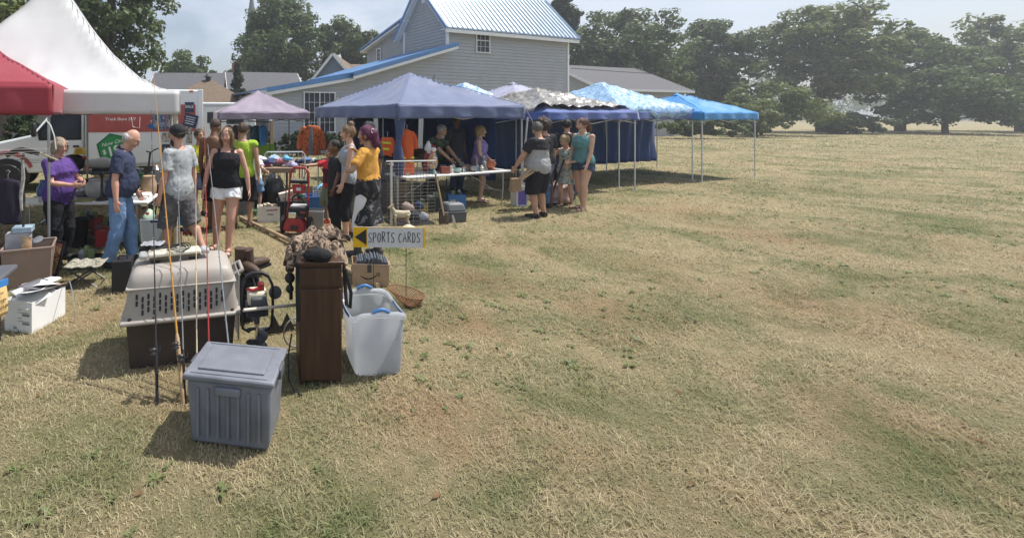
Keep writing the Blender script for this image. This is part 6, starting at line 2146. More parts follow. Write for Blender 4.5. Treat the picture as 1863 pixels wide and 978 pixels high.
single('small_carton', 'small brown cardboard box at the foot of the tan tent pole', 'box', mb, m_card, (-1.76, 6.68, 0), R(12))

# --- treadle table with kitchen goods
TT = frame_of((-2.52, 7.6), R(4))
t = thing('treadle_table', 'black cast-iron treadle table behind the tent pole', 'table', (-2.52, 7.6, 0), R(4))
MB().box((.36, .22, .735), (.74, .46, .03)).build('tabletop', m_charcoal, t, bevel=.005)
for x in (.06, .66):
    mb = MB()
    mb.tube([(x, .02, .72), (x, .10, .55), (x, .05, .3), (x, .0, .02)], .014, 8)
    mb.tube([(x, .42, .72), (x, .34, .55), (x, .39, .3), (x, .44, .02)], .014, 8)
    mb.tube([(x, .22 + .09 * math.cos(a), .42 + .12 * math.sin(a)) for a in [R(d) for d in range(0, 360, 30)]], .009, 6, closed=True)
    mb.rod((x, .05, .3), (x, .39, .3), .010); mb.rod((x, .1, .55), (x, .34, .55), .010)
    mb.build('iron_side', m_blackmetal, t)
MB().tube([(.36 + .15 * math.cos(a), .24, .36 + .15 * math.sin(a)) for a in [R(d) for d in range(0, 360, 20)]], .010, 6, closed=True).build('flywheel', m_blackmetal, t)
MB().box((.36, .2, .10), (.3, .2, .015)).build('treadle', m_blackmetal, t)
MB().rod((.06, .22, .2), (.66, .22, .2), .010).build('cross_brace', m_blackmetal, t)
single('coffee_urn', 'tall grey coffee urn on the treadle table', 'urn', MB().lathe([(.075, 0), (.08, .02), (.07, .2), (.075, .22), (.04, .26), (.012, .29)], n=18).tube([(.07, 0, .18), (.13, 0, .16), (.12, 0, .06), (.07, 0, .05)], .01, 6), m_pewter, TT(.15, .25, .75))
single('wicker_chest', 'brown wicker chest on the stand behind the treadle table', 'chest', MB().box((0, 0, .09), (.4, .26, .18)), M('wicker', (.33, .19, .09), .8, .25, 30, .5, 60), (-2.38, 8.42, .80), R(6), .015)
single('wooden_stand', 'low wooden stand carrying the wicker chest', 'stand', MB().box((0, 0, .785), (.6, .36, .03)).box((-.26, -.14, .385), (.04, .04, .77)).box((.26, -.14, .385), (.04, .04, .77)).box((-.26, .14, .385), (.04, .04, .77)).box((.26, .14, .385), (.04, .04, .77)), m_pine, (-2.38, 8.42, 0), R(6))
single('black_pot', 'black pot behind the coffee urn on the treadle table', 'pot', MB().lathe([(.06, 0), (.09, .05), (.095, .12), (.08, .13), (.02, .16)], n=16), m_black, TT(.05, .36, .75))
for i, (dx, col, lb) in enumerate(((.42, (.10, .42, .38), 'teal'), (.52, (.26, .12, .42), 'violet'), (.36, (.6, .52, .50), 'pale pink'), (.60, (.62, .55, .38), 'cream'))):
    single('plush_toy', lb + ' soft toy in the heap on the treadle table', 'toy', MB().ball((0, 0, .05), (.05, .045, .05), 12, 9).ball((0, -.01, .11), .034, 10, 8).ball((-.03, -.03, .03), .022, 8, 6).ball((.03, -.03, .03), .022, 8, 6), cloth('plush_' + lb.replace(' ', '_'), col), TT(dx, .14 + .05 * (i % 2), .75), group='soft toys on the treadle table')
# exercise handle seen above table by the truck
t = thing('exercise_bike', 'black exercise bike handlebar between the bald man and the truck', 'exercise bike', (-3.15, 9.6, 0), R(-10))
MB().tube([(0, 0, .3), (.08, 0, .8), (.12, 0, 1.12)], .022, 8).build('stem', m_blackmetal, t)
MB().tube([(.12, -.16, 1.16), (.13, -.05, 1.13), (.13, .05, 1.13), (.12, .16, 1.16), (.22, .18, 1.2)], .014, 8).build('handlebar', m_black, t)
MB().tube([(-.3, 0, .3), (.0, 0, .32), (.3, 0, .25)], .03, 8).build('frame', m_blackmetal, t)
MB().lathe([(.02, -.03), (.18, -.03), (.2, 0), (.18, .03), (.02, .03)], (.3, 0, .26), 20, rot=Matrix.Rotation(R(90), 3, 'X')).build('flywheel', m_charcoal, t)
MB().ball((-.28, 0, .74), (.13, .09, .04), 12, 8).build('saddle', m_black, t)
MB().rod((-.25, 0, .3), (-.28, 0, .72), .02).build('saddle_post', m_blackmetal, t)
for x in (-.38, .42):
    MB().rod((x, -.2, .03), (x, .2, .03), .025).build('foot_bar', m_blackmetal, t)
MB().tube([(-.35, 0, .04), (-.3, 0, .3)], .02).build('rear_strut', m_blackmetal, t)

# --- left edge: totes, table, file box, picture, stool, case, bow
t = tote('brown plastic tote full of boxes and bottles at the left edge', 'plastic_tote', (-3.02, 5.2, 0), R(22), .50, .42, .44, M('tan_brown_plastic', (.27, .20, .165), .5, .08, 6), M('tan_brown_plastic'))
tote('second brown plastic tote behind the dark table at the left edge', 'plastic_tote', (-3.44, 4.86, 0), R(10), .46, .40, .42, M('tan_brown_plastic'), M('tan_brown_plastic'))
single('boxed_game', 'blue and white boxed game on top of the brown tote', 'box', MB().box((0, 0, .03), (.20, .16, .06)), M('box_pale_blue', (.32, .42, .50), .5, .3, 6), (-3.08, 5.18, .585), R(18), .003)
single('black_box', 'tall pale box inside the brown tote at the left edge', 'box', MB().box((0, 0, .14), (.24, .14, .28)), M('box_grey_print', (.40, .39, .41), .6, .3, 8), (-3.12, 5.16, .30), R(18), .003)
single('snack_bag', 'clear bag with orange contents inside the brown tote', 'bag', MB().tube([(0, 0, 0), (0, 0, .02), (0, 0, .10), (0, 0, .18), (0, 0, .205), (0, 0, .22)], [(.04, .01), (.055, .03), (.06, .035), (.05, .02), (.052, .004), (.05, .003)], 14, side=(1, 0, 0)), M('orange_snack', (.42, .26, .14), .2, .6, 16, spec=.6), (-2.96, 5.04, .34))
single('white_paddle', 'white curved dish rim leaning out of the brown tote', 'dish', MB().lathe([(.02, 0), (.04, .006), (.055, .02), (.05, .022)], n=16, rot=Matrix.Rotation(R(30), 3, 'X')), m_greypl, (-2.93, 5.22, .47))

t = thing('grey_table', 'dark grey plastic table with a taped price note at the left edge', 'table', (-3.32, 3.0, 0), R(12))
MB().box((.55, .38, .615), (1.15, .60, .04)).build('tabletop', M('dark_grey_table', (.11, .115, .13), .45, .1, 6), t, bevel=.015)
for x in (.1, 1.0):
    for y in (.14, .62):
        MB().tube([(x, y, .6), (x, y, 0)], .014, 8).build('leg', m_blackmetal, t)
n_ = frame_of((-3.32, 3.0), R(12))
t2 = thing('price_note', 'yellow hand-written price note hung with blue tape from the grey table', 'note', n_(1.13, .28, .0), R(12 + 62))
MB().grid(lambda u, v: ((u - .5) * .10, -.012 - .02 * math.sin(v * 2.2), .60 - .235 * v), 4, 8).build('paper', M('note_yellow', (.72, .50, .22), .8, .06, 6), t2, solid=.0015)
MB().box((0, -.012, .605), (.13, .012, .05)).build('tape', M('blue_tape', (.05, .22, .55), .6, .08, 6), t2)
for k, (tx, sz) in enumerate((('For', .032), ('Large', .030), ('$35.00', .032))):
    text_mesh(tx, sz, 'handwriting', M('marker_black'), t2, (-.042, -.042, .535 - .055 * k), shear=.15, extrude=.001)

def make_filebox():
    t = thing('file_box', 'white cardboard file box heaped with papers at the left', 'box', (-2.38, 4.2, 0), R(-14))
    mb = MB()
    open_box(mb, .29, .40, .27, .006)
    mb.build('carton', m_paper, t)
    ink = M('print_grey', (.22, .22, .23), .8)
    for k in range(2):
        MB().box((.06, -.2035, .175 - .075 * k), (.12, .002, .003)).build('print_line', ink, t, smooth=0)
        MB().box((.085, -.2035, .155 - .075 * k), (.075, .002, .018)).build('print_block', ink, t, smooth=0)
        MB().box((.02, -.2035, .20 - .075 * k), (.04, .002, .004)).build('print_line', ink, t, smooth=0)
        MB().box((-.03, -.2035, .045 - .012 * k), (.035, .002, .006)).build('print_line', ink, t, smooth=0)
    rng = random.Random(8)
    for k in range(9):
        a = rng.uniform(-.6, .6)
        w, d = rng.uniform(.16, .28), rng.uniform(.2, .34)
        cx, cy, cz = rng.uniform(-.07, .07), rng.uniform(-.1, .12), .265 + .011 * k
        tl, tm = rng.uniform(-.25, .25), rng.uniform(-.28, .28)
        def fn(u, v, w=w, d=d, a=a, cx=cx, cy=cy, cz=cz, tl=tl, tm=tm, k=k):
            x, y = (u - .5) * w, (v - .5) * d
            z = cz + x * tl + y * tm + .03 * math.sin(u * 3 + k) * (v - .3)
            return (cx + x * math.cos(a) - y * math.sin(a), cy + x * math.sin(a) + y * math.cos(a), z)
        mt = (m_paper, m_paper, M('paper_grey_print', (.16, .16, .175), .6), m_paper, M('paper_tan', (.42, .31, .18), .8))[k % 5]
        MB().grid(fn, 5, 5).build('sheet', mt, t, solid=.002)
make_filebox()
o = MB().tube([(-2.22, 4.35, .30), (-2.12, 4.3, .34), (-2.05, 4.22, .25), (-2.03, 4.2, .1), (-2.02, 4.2, .0)], .004, 6).build('bent_wire', m_steel)
tag(o, 'thin bent wire arching from the file box to the grass', 'wire')

t = thing('picture_frame', 'black framed double picture leaning on the red canopy pole', 'picture', (-2.92, 5.42, 0), R(-32))
t.rotation_euler = (R(-16), 0, R(-28))
fb = MB()
for (x, z, a, b) in ((0, .015, .30, .03), (0, .395, .30, .03), (-.135, .205, .03, .35), (.135, .205, .03, .35)):
    fb.box((x, 0, z), (a, .03, b))
fb.build('frame', m_black, t, bevel=.004)
for x, cols in ((-.06, ((.45, .25, .06), (.70, .50, .16), (.35, .10, .06), (.75, .62, .35))), (.06, ((.30, .22, .12), (.62, .48, .25), (.40, .08, .07), (.70, .58, .36)))):
    MB().box((x, .004, .205), (.115, .008, .35)).build('print', camo_mat('poster_%d' % (x > 0), cols, 9, .4), t, smooth=0)

t = thing('camp_stool', 'camouflage folding stool on the grass in front of the white table', 'stool', G(157, 516), R(6))
cmg = camo_mat('olive_camo', ((.12, .115, .085), (.28, .27, .21), (.40, .38, .31), (.18, .17, .13)), 14, .85)
MB().grid(lambda u, v: ((u - .5) * .40, (v - .5) * .30, .235 - .02 * math.sin(math.pi * u) * math.sin(math.pi * v) + .008 * math.sin(u * 20)), 12, 8).build('seat', cmg, t, solid=.012)
for y in (-.14, .14):
    for s in (-1, 1):
        MB().rod((s * .19, y, .232), (-s * .17, y, .0), .010).build('leg', m_blackmetal, t)
for s in (-1, 1):
    MB().rod((s * .19, -.15, .232), (s * .19, .15, .232), .010).build('seat_rail', m_blackmetal, t)
    MB().rod((s * .17, -.14, .012), (s * .17, .14, .012), .009).build('foot_rail', m_blackmetal, t)

single('speaker_case', 'black equipment case standing between the stool and the crate', 'case', MB().box((0, 0, .17), (.20, .22, .34)).tube([(-.05, 0, .34), (-.04, 0, .375), (.04, 0, .375), (.05, 0, .34)], .009, 6), m_black, G(224, 527), R(12), .01)
single('speaker_case', 'larger black box behind the black equipment case', 'case', MB().box((0, 0, .2), (.26, .24, .40)), m_black, (-1.62, 5.25, 0), R(-6), .012)
single('grey_cloth', 'crumpled grey cloth lying beside the black equipment case', 'cloth', MB().grid(lambda u, v: ((u - .5) * .24, (v - .5) * .18, .02 + .02 * fbm((u * 4, v * 4, 1), 2) + .02), 14, 12), cloth('grey_rag', (.30, .31, .34)), (-1.62, 5.22, .40))

def make_bow():
    t = thing('compound_bow', 'black compound bow hung sideways on a stand at the left', 'bow', (-3.05, 5.1, 0), R(8))
    z = 1.50
    rs = MB().tube([(-.16, 0, z - .05), (-.08, 0, z + .0), (0, -.01, z + .02), (.08, 0, z), (.18, 0, z - .03)], [(.016, .024), (.014, .03), (.013, .026), (.014, .03), (.016, .024)], 8, side=(0, 1, 0))
    rs.build('riser', m_black, t)
    for s in (-1, 1):
        MB().tube([(s * .16, 0, z - .04), (s * .24, 0, z - .02), (s * .31, 0, z - .09)], [(.016, .007)] * 3, 6, side=(0, 1, 0)).build('limb', m_black, t)
        MB().lathe([(.008, -.008), (.038, -.008), (.042, 0), (.038, .008), (.008, .008)], (s * .31, 0, z - .09), 16, rot=Matrix.Rotation(R(90), 3, 'X')).build('cam', m_blackmetal, t)
    st = MB()
    for dz in (-.12, -.10, -.14):
        st.rod((-.31, .004 * dz, z + dz), (.31, 0, z + dz * .9), .0022, n=5)
    st.build('bowstring', m_black, t)
    for k in range(4):
        MB().rod((-.26, -.035, z - .03 + .03 * k - .04), (.30, -.035, z - .02 + .03 * k - .04), .003, n=5).build('arrow', M('arrow_pale', (.6, .55, .5), .5), t)
    MB().box((-.28, -.035, z - .02), (.07, .05, .13)).build('quiver', m_black, t, bevel=.015)
    MB().rod((.2, -.02, z - .02), (.42, -.10, z - .10), .011).build('stabiliser', M('tan_rubber', (.40, .33, .24), .6), t)
    MB().rod((0, .04, 0), (0, .04, z - .03), .014).build('stand_post', m_blackmetal, t)
    for a in (90, 210, 330):
        MB().rod((0, .04, .25), (.22 * math.cos(R(a)), .04 + .22 * math.sin(R(a)), .0), .010).build('stand_foot', m_blackmetal, t)
    MB().tube([(0, .02, z - .1), (.015, .0, z - .3), (-.01, 0, z - .5), (.0, 0, z - .66)], [.016, .022, .02, .014], 8).build('braided_sling', M('sling_silver', (.35, .34, .31), .5, .4, 30), t)
make_bow()
o = MB().tube([W(83, 218, 5.3), W(92, 228, 5.3), W(99, 248, 5.3), W(102, 272, 5.3)], [(.012, .006)] * 4, 6, side=(0, 1, 0)).build('recurve_limb', M('pale_grey_limb', (.42, .43, .40), .4))
tag(o, 'pale curved bow limb hanging from the red canopy pole', 'bow limb')

def hung_coat(label, loc, rz, mat, S=1.0, name='hanging_coat', z_top=1.6, length=.75, stripe=None, open_mat=None, cat='jacket', group=None):
    t = thing(name, label, cat, (loc[0], loc[1], 0), rz, group)
    mb = MB()
    zs = [(0, .06, .05), (-.04, .19, .07), (-.12, .22, .085), (-.3, .22, .09), (-.55, .235, .09), (-length, .25, .095)]
    mb.tube([(0, 0, z_top + z * S) for z, a, b in zs], [(a * S, b * S) for z, a, b in zs], 26, side=(1, 0, 0))
    for s in (-1, 1):
        mb.tube([(s * .16 * S, 0, z_top - .07 * S), (s * .26 * S, 0, z_top - .22 * S), (s * .30 * S, -.01, z_top - .42 * S), (s * .31 * S, -.02, z_top - .60 * S)], [(.07 * S, .07 * S), (.07 * S, .065 * S), (.062 * S, .06 * S), (.058 * S, .05 * S)], 14, side=(0, 1, 0))
    me = remeshed(mb, 'garment', .014, 2, .028, 9, loc[0] * 3, (1, 1, .4))
    g = mkobj('garment', me, mat, t, smooth=180)
    if open_mat:
        b = MB().tube([(-.02, -.065 * S, z_top - .03), (-.02, -.095 * S, z_top - .3 * S), (-.02, -.108 * S, z_top - (length - .02) * S)], [(.035, .02), (.055, .02), (.06, .02)], 10, side=(1, 0, 0))
        b.build('lining', open_mat, t)
    if stripe:
        for (zz, m_) in stripe:
            q = MB().tube([(0, 0, z_top + zz + .02), (0, 0, z_top + zz - .02)], [(.245 * S, .105 * S)] * 2, 24, side=(1, 0, 0))
            q.build('reflective_band', m_, t)
    MB().tube([(0, 0, z_top - .02), (0, 0, z_top + .05), (.02, 0, z_top + .08), (.0, 0, z_top + .10), (-.02, 0, z_top + .085)], .004, 6).build('hanger', m_steel, t)
    return t
hung_coat('black coat hanging at the left edge in front of the truck', (-3.36, 5.35), R(6), cloth('black_coat', (.03, .024, .04)), .55, z_top=1.16, length=.95)
o_camo = camo_mat('orange_camo', ((.10, .04, .02), (.45, .10, .03), (.55, .13, .035), (.28, .07, .03)), 14, .85)
hung_coat('orange camouflage jacket hanging below the left corner of the blue canopy', (.41, 11.2), R(4), o_camo, 1.0, z_top=1.66, length=.74, open_mat=cloth('grey_lining', (.16, .15, .15)))
hv = cloth('hi_vis_orange', (.58, .11, .035))
lime_b = cloth('reflective_lime', (.55, .62, .06))
hung_coat('orange high-visibility overall hanging beside the near leg of the blue canopy', (2.20, 8.95), R(10), hv, .62, z_top=1.62, length=1.55, stripe=((-.55, lime_b), (-.62, lime_b)), cat='overall', name='hanging_overall')
hung_coat('orange and lime safety vest hanging left of the near canopy leg', (1.83, 8.98), R(-50), hv, .52, z_top=1.48, length=.72, stripe=((-.12, lime_b), (-.24, lime_b)), cat='vest', name='safety_vest')

# --- clothes tables behind the pressure washer
folding_table('clothes_table', 'brown-edged table heaped with clothes behind the pressure washer', (-1.02, 9.55, 0), R(3), 1.05, .7, .80, M('brown_board', (.30, .21, .14), .7, .1, 6), m_blackmetal, .11)
folding_table('clothes_table', 'black-legged table with clothes reached by the pointing boy', (.0, 10.2, 0), R(6), 1.0, .65, .82, m_charcoal, m_blackmetal)
rng = random.Random(21)
CL = [('bright blue', (.04, .26, .62)), ('royal blue', (.06, .13, .42)), ('white', (.7, .7, .72)), ('pink', (.72, .16, .42)), ('navy', (.05, .06, .14)), ('pale blue', (.34, .46, .62)), ('grey', (.3, .31, .34)), ('red and white', (.5, .18, .2)), ('sky blue', (.16, .42, .66)), ('lilac', (.42, .36, .56))]
for i, (nm, col) in enumerate(CL):
    x = -.95 + .098 * i
    o = crumple('folded_garment', cloth('pile_' + nm.replace(' ', '_'), col), None, (0, 0, .04), (.13, .10, .055), .05, 11, i * 3.7, 22, 14)
    o.location = (x, 9.85 + rng.uniform(-.12, .15), .80 + .06 * (i % 3))
    tag(o, nm + ' garment in the heap on the brown-edged clothes table', 'garment', 'clothes heaped on the brown-edged table')
for i, (nm, col) in enumerate((('dark navy', (.05, .055, .10)), ('denim blue', (.14, .2, .34)), ('white and grey', (.5, .5, .52)), ('olive', (.2, .2, .13)), ('maroon', (.22, .05, .07)), ('light grey', (.42, .43, .45)))):
    o = crumple('folded_garment', cloth('pile2_' + nm.replace(' ', '_'), col), None, (0, 0, .035), (.12, .10, .05), .045, 11, 40 + i * 3.1, 22, 14)
    o.location = (.10 + .15 * i, 10.45 + rng.uniform(-.1, .1), .82 + .04 * (i % 2))
    tag(o, nm + ' garment on the black-legged clothes table', 'garment', 'clothes on the black-legged table')
t = thing('metal_bed_rail', 'white tubular frame standing behind the heap of clothes', 'frame', (-.22, 10.25, 0), R(3))
MB().tube([(-.45, 0, 0), (-.45, 0, 1.02), (-.40, 0, 1.08), (.40, 0, 1.08), (.45, 0, 1.02), (.45, 0, 0)], .014, 8).build('tube_frame', m_legw, t)
for k in range(9):
    MB().rod((-.4 + .1 * k, 0, .5), (-.4 + .1 * k, 0, 1.08), .005, n=6).build('bar', m_legw, t)
for i, (x, w) in enumerate(((-.78, .34), (-.42, .40))):
    o = crumple('bin_bag', M('black_bag', (.012, .012, .014), .35, .3, 10, spec=.5), None, (0, 0, .32), (w * .5, .2, .40), .05, 7, i * 5.0 + 2)
    o.location = (x, 9.15 + .08 * i, 0)
    tag(o, ('left' if i == 0 else 'right') + ' of two black sacks hanging below the brown-edged clothes table', 'sack', 'black sacks below the clothes table')
tote('grey plastic bin with clutter left of the black sacks', 'plastic_tote', (-.95, 8.85, 0), R(-4), .34, .32, .36, m_greypl, m_greypl)

def rack():
    t = thing('clothes_rack', 'black clothes rail under the purple canopy', 'clothes rack', (-2.0, 13.0, 0), R(8))
    MB().tube([(-.1, 0, 0), (-.1, 0, 1.72), (1.3, 0, 1.72), (1.3, 0, 0)], .014, 8).build('rail', m_blackmetal, t)
    for x in (-.1, 1.3):
        MB().rod((x, -.25, .02), (x, .25, .02), .014).build('foot', m_blackmetal, t)
rack()
rk = frame_of((-2.0, 13.0), R(8))
for i, (nm, col) in enumerate((('red check', (.38, .08, .09)), ('dark grey', (.08, .08, .095)), ('rose', (.45, .2, .24)), ('pale grey blue', (.34, .38, .44)), ('dark teal', (.05, .10, .12)), ('bright blue', (.06, .22, .5)))):
    p = rk(.1 + .2 * i, 0)
    hung_coat(nm + ' shirt hanging on the clothes rail', (p.x, p.y), R(8 + 62), cloth('rack_' + nm.replace(' ', '_'), col), .72, z_top=1.62, length=.8, group='shirts on the clothes rail', cat='shirt', name='hanging_shirt')
single('green_crate', 'lime green storage crate below the purple canopy', 'crate', MB().box((0, 0, .3), (.6, .4, .6)), M('crate_lime', (.22, .45, .06), .5, .1, 6), (-.95, 14.2, .42), R(10), .02)
single('crate_stand', 'dark trestle under the lime green storage crate', 'trestle', MB().box((0, 0, .4), (.8, .5, .04)).box((-.3, 0, .19), (.05, .4, .38)).box((.3, 0, .19), (.05, .4, .38)), m_charcoal, (-.95, 14.2, 0), R(10))
single('wooden_post', 'plain timber post in front of the dark shrubs', 'post', MB().box((0, 0, .85), (.12, .12, 1.7)), m_pine, (-.82, 16.4, 0), R(10), .008)

# --- pressure washer
def washer():
    t = thing('pressure_washer', 'red petrol pressure washer with upright handle and two wheels', 'pressure washer', (.03, 7.35, 0), R(-14))
    fr_ = MB()
    for s in (-1, 1):
        fr_.tube([(s * .17, -.16, .10), (s * .17, .04, .22), (s * .165, .14, .55), (s * .155, .20, .88)], .017, 10)
    fr_.rod((-.17, -.16, .10), (.17, -.16, .10), .015)
    fr_.rod((-.165, .13, .52), (.165, .13, .52), .013)
    fr_.build('frame', m_red, t)
    MB().tube([(-.155, .20, .86), (-.15, .215, .96), (-.10, .225, 1.03), (.10, .225, 1.03), (.15, .215, .96), (.155, .20, .86)], .022, 10).build('handle', m_red, t)
    MB().box((0, .20, .80), (.34, .06, .05)).build('tool_tray', m_black, t, bevel=.01)
    for k in range(5):
        MB().lathe([(.014, 0), (.018, .02), (.010, .04)], (-.11 + .055 * k, .19, .825), 8).build('spray_nozzle', m_whitepl, t)
    MB().box((0, .17, .69), (.19, .05, .15), top=(1.25, 1)).build('badge_panel', m_red, t, bevel=.012)
    MB().box((0, .142, .69), (.08, .004, .05)).build('badge', M('print_pale'), t, smooth=0)
    MB().tube([(-.04, .13, .6), (.04, .11, .56), (.10, .12, .48), (.05, .12, .42), (-.08, .12, .45), (-.1, .13, .55), (0, .13, .62)], .014, 8).build('hose', m_black, t)
    MB().box((.05, -.05, .40), (.30, .26, .10)).build('engine_shroud', m_black, t, bevel=.025)
    MB().box((.05, -.05, .46), (.24, .2, .03)).build('engine_cover', M('machine_grey'), t, bevel=.008)
    MB().box((-.02, -.17, .33), (.13, .08, .10)).build('muffler', m_chrome, t, bevel=.015)
    MB().box((.14, -.16, .36), (.12, .08, .1)).build('air_filter', m_black, t, bevel=.015)
    MB().box((.15, -.203, .385), (.08, .005, .022)).build('badge', m_red, t)
    MB().prism([(-.15, .08), (.17, .08), (.17, .2), (.12, .28), (-.10, .28), (-.15, .2)], -.22, .02, 'y').build('base_plate', m_red, t, bevel=.012)
    MB().box((.02, -.235, .15), (.12, .03, .06)).build('pump_outlet', m_blackmetal, t, bevel=.008)
    for s in (-1, 1):
        w = MB().lathe([(.06, -.03), (.125, -.03), (.14, -.015), (.14, .015), (.125, .03), (.06, .03)], (s * .22, .02, .14), 24, rot=Matrix.Rotation(R(90), 3, 'Y')).build('wheel', m_black, t)
        MB().lathe([(.01, -.034), (.05, -.034), (.085, -.026), (.085, .026), (.05, .034), (.01, .034)], (s * .22, .02, .14), 18, rot=Matrix.Rotation(R(90), 3, 'Y')).build('hub', M('hub_grey', (.46, .45, .42), .5), w)
    MB().tube([(-.19, -.1, .1), (-.20, .02, .45), (-.19, .14, .85)], .008, 6).build('spray_lance', m_blackmetal, t)
washer()
mb = MB(); open_box(mb, .40, .28, .27, .006)
t = thing('white_carton', 'white carton with red lettering on the grass left of the pressure washer', 'box', (-.47, 8.25, 0), R(4))
mb.build('carton', m_paper, t)
for k in range(7):
    MB().box((-.03 + .028 * k, -.1415, .21 + .006 * k / 3), (.018, .002, .03)).build('red_letter', m_red, t, smooth=0)
MB().box((.03, -.1415, .14), (.1, .002, .02)).build('print_mark', M('print_grey'), t, smooth=0)
for k in range(5):
    MB().box((-.13 + .065 * k, .02 * (k % 2), .24), (.05, .16, .08 + .03 * (k % 3)), R(8 * k)).build('content', M('carton_content', (.5, .42, .33), .7, .4, 9), t)
tote('black open bin full of cartons behind the pressure washer', 'plastic_tote', (-.10, 8.35, 0), R(4), .44, .34, .36, m_black, m_black)
single('printed_carton', 'orange and white printed carton in the black bin', 'carton', MB().box((0, 0, .1), (.3, .16, .2), rot=Matrix.Rotation(R(-14), 3, 'Y')), camo_mat('orange_white_print', ((.65, .6, .55), (.68, .64, .58), (.55, .22, .10), (.6, .55, .5)), 6, .6), (-.12, 8.3, .32), R(8))
single('green_cloth', 'dark green cloth draped over the black bin', 'cloth', MB().ball((0, 0, .05), (.12, .1, .09), 16, 10), cloth('dark_green', (.03, .12, .08)), (.02, 8.5, .38))
tote('blue plastic bin holding a white wire basket right of the pressure washer', 'plastic_tote', (.46, 8.6, 0), R(2), .50, .36, .40, m_bluepl, m_bluepl)
t = thing('wire_basket', 'white wire basket with blue paper in the blue bin', 'basket', (.50, 8.58, .38), 0)
mb = MB()
for k in range(7):
    mb.rod((-.15 + .05 * k, -.1, .0), (-.15 + .05 * k, -.1, .17), .003, n=5); mb.rod((-.15 + .05 * k, .1, .0), (-.15 + .05 * k, .1, .17), .003, n=5)
for z in (.0, .085, .17):
    mb.tube([(-.15, -.1, z), (.15, -.1, z), (.15, .1, z), (-.15, .1, z)], .004, 5, closed=True)
mb.build('wires', m_whitepl, t)
MB().grid(lambda u, v: (-.1 + .24 * u, -.08 + .16 * v, .10 + .11 * math.sin(math.pi * u) + .02 * v), 8, 4).build('blue_paper', M('paper_sky', (.20, .48, .75), .6), t, solid=.003)
t = tote('white bucket-like bin on the grass right of the pressure washer', 'plastic_tote', (.36, 7.75, 0), R(-6), .28, .24, .30, M('bone_plastic', (.55, .50, .43), .5, .06, 5), m_clear)

# --- wire cage with things inside, deer figure, tools, carrier
def cage():
    t = thing('wire_cage', 'tall wire dog cage standing in front of the figurine table', 'cage', (1.66, 7.85, 0), R(8))
    w, d, h = .80, .48, 1.10
    def panel(nm, P, nu, nv):
        mb = MB()
        for i in range(nu + 1):
            mb.rod(P(i / nu, 0), P(i / nu, 1), .0026, n=4)
        for j in range(nv + 1):
            mb.rod(P(0, j / nv), P(1, j / nv), .0034 if j % 4 == 0 else .0026, n=4)
        mb.build(nm, m_blackmetal if nm != 'front_panel' else m_steel, t)
    panel('front_panel', lambda u, v: (u * w, 0, .02 + v * (h - .02)), 6, 18)
    panel('back_panel', lambda u, v: (u * w, d, .02 + v * (h - .02)), 6, 18)
    panel('side_panel', lambda u, v: (0, u * d, .02 + v * (h - .02)), 4, 18)
    panel('side_panel', lambda u, v: (w, u * d, .02 + v * (h - .02)), 4, 18)
    MB().box((w / 2 - .04, 0, h + .010), (w + .10, .035, .020)).build('top_rail', m_whitepl, t, bevel=.004)
    panel('top_panel', lambda u, v: (u * w, v * d, h), 6, 4)
    MB().box((w / 2, d / 2, .02), (w - .02, d - .02, .03)).build('tray', m_black, t, bevel=.006)
    MB().box((.3, -.008, .88), (.09, .008, .05)).build('latch_plate', m_steel, t)
    for x in (.0,):
        MB().box((x, -.01, h / 2), (.035, .03, h)).build('corner_post', m_legw, t)
cage()
cg = frame_of((1.66, 7.85), R(8))
for i, (x, y, z, r, col, lb) in enumerate(((.25, .22, .03, .10, (.32, .18, .18), 'rose patterned'), (.5, .25, .03, .12, (.06, .065, .08), 'black'), (.66, .2, .03, .09, (.30, .31, .36), 'grey'), (.4, .26, .20, .09, (.40, .30, .28), 'dusty pink'), (.62, .28, .22, .08, (.05, .07, .14), 'navy'))):
    o = crumple('bundle', cloth('bundle_' + lb.replace(' ', '_'), col), None, (0, 0, r * .62), (r * 1.2, r, r), .03, 12, i * 2.9, 18, 12)
    o.location = cg(x, y, z)
    tag(o, lb + ' cloth bundle inside the wire dog cage', 'bundle', 'bundles in the wire cage')
